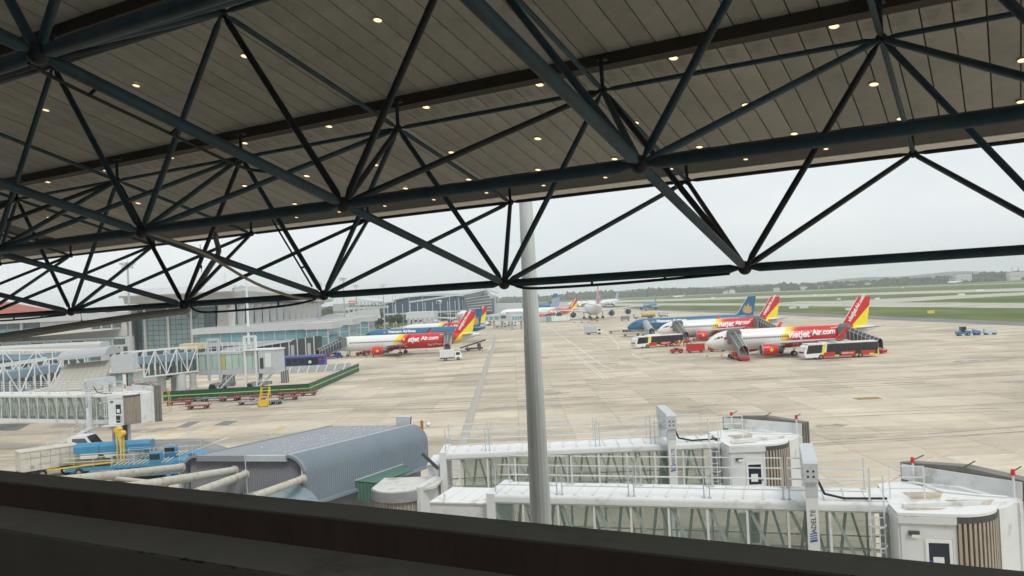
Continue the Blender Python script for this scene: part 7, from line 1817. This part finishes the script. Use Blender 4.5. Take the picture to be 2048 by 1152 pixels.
# trees and grass by the palms
LEAFG = leafmat('tree_leaves', (.05, .09, .035)); LEAFY = leafmat('palm_leaves', (.075, .12, .045)); BARK = mat('bark', (.16, .12, .09), .9, var=.2)
b = MB(); P = [G(690, 652), G(760, 650), G(830, 642), G(830, 648), G(760, 660), G(690, 664)]; b.quad(*[(p.x, p.y, .02) for p in P]); tag(b.obj('grass_strip', GRASS), kind='structure')
def leafy(label, px, py, h, w_, rn, m, palm=False):
    p = G(px, py); t = thing('palm_tree' if palm else 'leafy_tree', label, 'tree', (p.x, p.y, 0), rn.uniform(0, 6)); b = MB(); b.tube((0, 0, 0), (.2, .1, h * .6), .25, .14, n=7); 
    if not palm:
        for k in range(5): a = k * 1.3; b.tube((.15, .1, h * .45), (w_ * .3 * math.cos(a), w_ * .3 * math.sin(a), h * .75), .1, .05, n=5)
    b.obj('trunk', BARK, t)
    b = MB()
    if palm:
        for k in range(22):
            a = k * 2.4; el = rn.uniform(-.2, .9); L_ = w_ * rn.uniform(.4, .6); prev = Vector((.2, .1, h * .6)); wv_ = Vector((-math.sin(a), math.cos(a), 0)) * .35
            for q in range(5):
                u = (q + 1) / 5; nx_ = Vector((.2 + L_ * u * math.cos(a), .1 + L_ * u * math.sin(a), h * .6 + L_ * (math.sin(el) * u - .5 * u * u)))
                b.add([prev - wv_, prev + wv_, nx_ + wv_ * (1 - u), nx_ - wv_ * (1 - u)], [(0, 1, 2, 3)]); prev = nx_
    else:
        for k in range(420):
            a = rn.uniform(0, 6.28); u = rn.uniform(-1, 1); rr_ = rn.uniform(.35, 1) ** .6; c = Vector((w_ * .5 * rr_ * math.cos(a) * math.sqrt(1 - u * u), w_ * .5 * rr_ * math.sin(a) * math.sqrt(1 - u * u), h * .68 + h * .32 * rr_ * u + .6 * math.sin(a * 3)))
            s_ = rn.uniform(.25, .6); v1 = Vector((rn.uniform(-1, 1), rn.uniform(-1, 1), rn.uniform(-1, 1))).normalized() * s_; v2 = v1.orthogonal().normalized() * s_ * .8
            b.add([c - v1, c - v2, c + v1, c + v2], [(0, 1, 2, 3)])
    b.obj('crown', m, t)
rn = random.Random(11)
for k, (px, py, h, w_, lb) in enumerate(((740, 657, 6.5, 8, 'bushy palm left one before the airliner tails'), (757, 656, 8, 9, 'bushy palm second from the left before the airliner tails'), (779, 655, 10, 9, 'tallest palm beside the grassy strip'), (795, 654, 11, 8, 'tall palm right one, below the lattice canopy'))):
    leafy(lb, px, py, h, w_, rn, LEAFY, True)
    leafy('round leafy bush under the %s palm' % ('first second third fourth'.split()[k]), px + 3, py + 1, h * .75, w_ * .8, rn, LEAFG)
for k in range(10):
    px = 668 + k * 9; leafy('%s background tree from the left, between hall and palms' % od[k], px, 636 - (k % 3), 7 + (k % 3) * 1.4, 9 + (k % 2) * 3, rn, LEAFG)
for k in range(5): 
    px = 655 + k * 32; p = A(px, 610, 900); 
b = MB()
x = -330.0
while x < -80:
    lump(b, x, 900 + rn.uniform(-20, 20), 6, rn.uniform(8, 14), 9, rn.uniform(6, 10), rn); x += 7
tag(b.obj('distant_grove', LEAFD), 'dark hazy grove between the winged hall and the curved terminal', kind='stuff')
# tyres of the parked jet engine stands behind the pier: three dark round fans
for k, px in enumerate((747, 763, 778)):
    p = G(px, 668); t = thing('round_fan_unit', ('left', 'middle', 'right')[k] + ' round grey fan unit behind the blue airliner nose', 'fan unit', (p.x, p.y, 0)); MB().tube((0, -.6, 1.9), (0, .6, 1.9), 1.5, n=18).obj('ring', GREY, t); MB().tube((0, -.65, 1.9), (0, -.61, 1.9), 1.2, n=18).obj('fan', DGREY, t); MB().box(-1.2, 1.2, -.5, .5, 0, .6).obj('base', GREYW, t)

for k, (px, py, Y, w_, h_, lb) in enumerate(((992, 622, 420, 9, 3.4, 'pale boarding bridge cab left of the mast, leftmost of four'), (1008, 620, 430, 8, 4.2, 'pale boarding bridge cab left of the mast, second of four'), (1022, 618, 450, 8, 3.8, 'pale boarding bridge cab left of the mast, third of four'), (1036, 622, 400, 7, 4.4, 'pale boarding bridge cab touching the left edge of the mast'))):
    p = A(px, py, Y); t = thing('far_boarding_bridge', lb, 'jet bridge', (p.x, Y, 0), .3 * k, 'distant boarding bridges left of the mast')
    box_obj('tunnel', LB, t, -w_, w_ * .2, -1.5, 1.5, 4, 4 + h_ * .7); box_obj('cab', TW, t, w_ * .2, w_ * .2 + 3.5, -2, 2, 3.6, 4 + h_ * .9); box_obj('cab_window', PGD, t, w_ * .2 + .5, w_ * .2 + 3, -2.1, -2.001, 5.0, 6.4)
    for q in range(4): box_obj('side_window', PGT, t, -w_ + .5 + q * w_ * .28, -w_ + .4 + (q + .8) * w_ * .28, -1.6, -1.501, 4.6, 6.2)
    for x_ in (-w_ * .7, w_ * .3): MB().tube((x_, 0, 0), (x_, 0, 4), .5, n=8).obj('leg', TGR, t)
for k, (px, py, lb) in enumerate(((934, 634, 'left grey service vehicle in front of the far wide-bodied jet'), (952, 632, 'right grey service vehicle in front of the far wide-bodied jet'), (845, 648, 'white van by the curved terminal, left one'), (862, 646, 'white van by the curved terminal, right one'), (1318, 634, 'grey van just behind the blue airliner nose'))):
    p = G(px, py); box_truck(lb, (p.x, p.y, 0), .1 * k, L=6, boxm=(GREYW, WHITE)[k % 2], H=2.7, name='service_van')

# roof plant on the terminal
rn = random.Random(31)
for k in range(9):
    x_ = -182 + k * 7.4; w_ = rn.uniform(1.6, 3.2)
    t = thing('roof_unit', '%s grey air unit from the left on the terminal block roof' % od[k], 'air unit', (x_, 300 + rn.uniform(0, 6), 16.6 if x_ > -194 + 0 and x_ > -193 else 15.2), 0, 'air units on the terminal roof')
    box_obj('casing', GREYW, t, 0, w_, 0, 2, 0, rn.uniform(1.0, 1.9)); box_obj('grille', MUL, t, .3, w_ - .3, -.06, -.002, .2, .8)
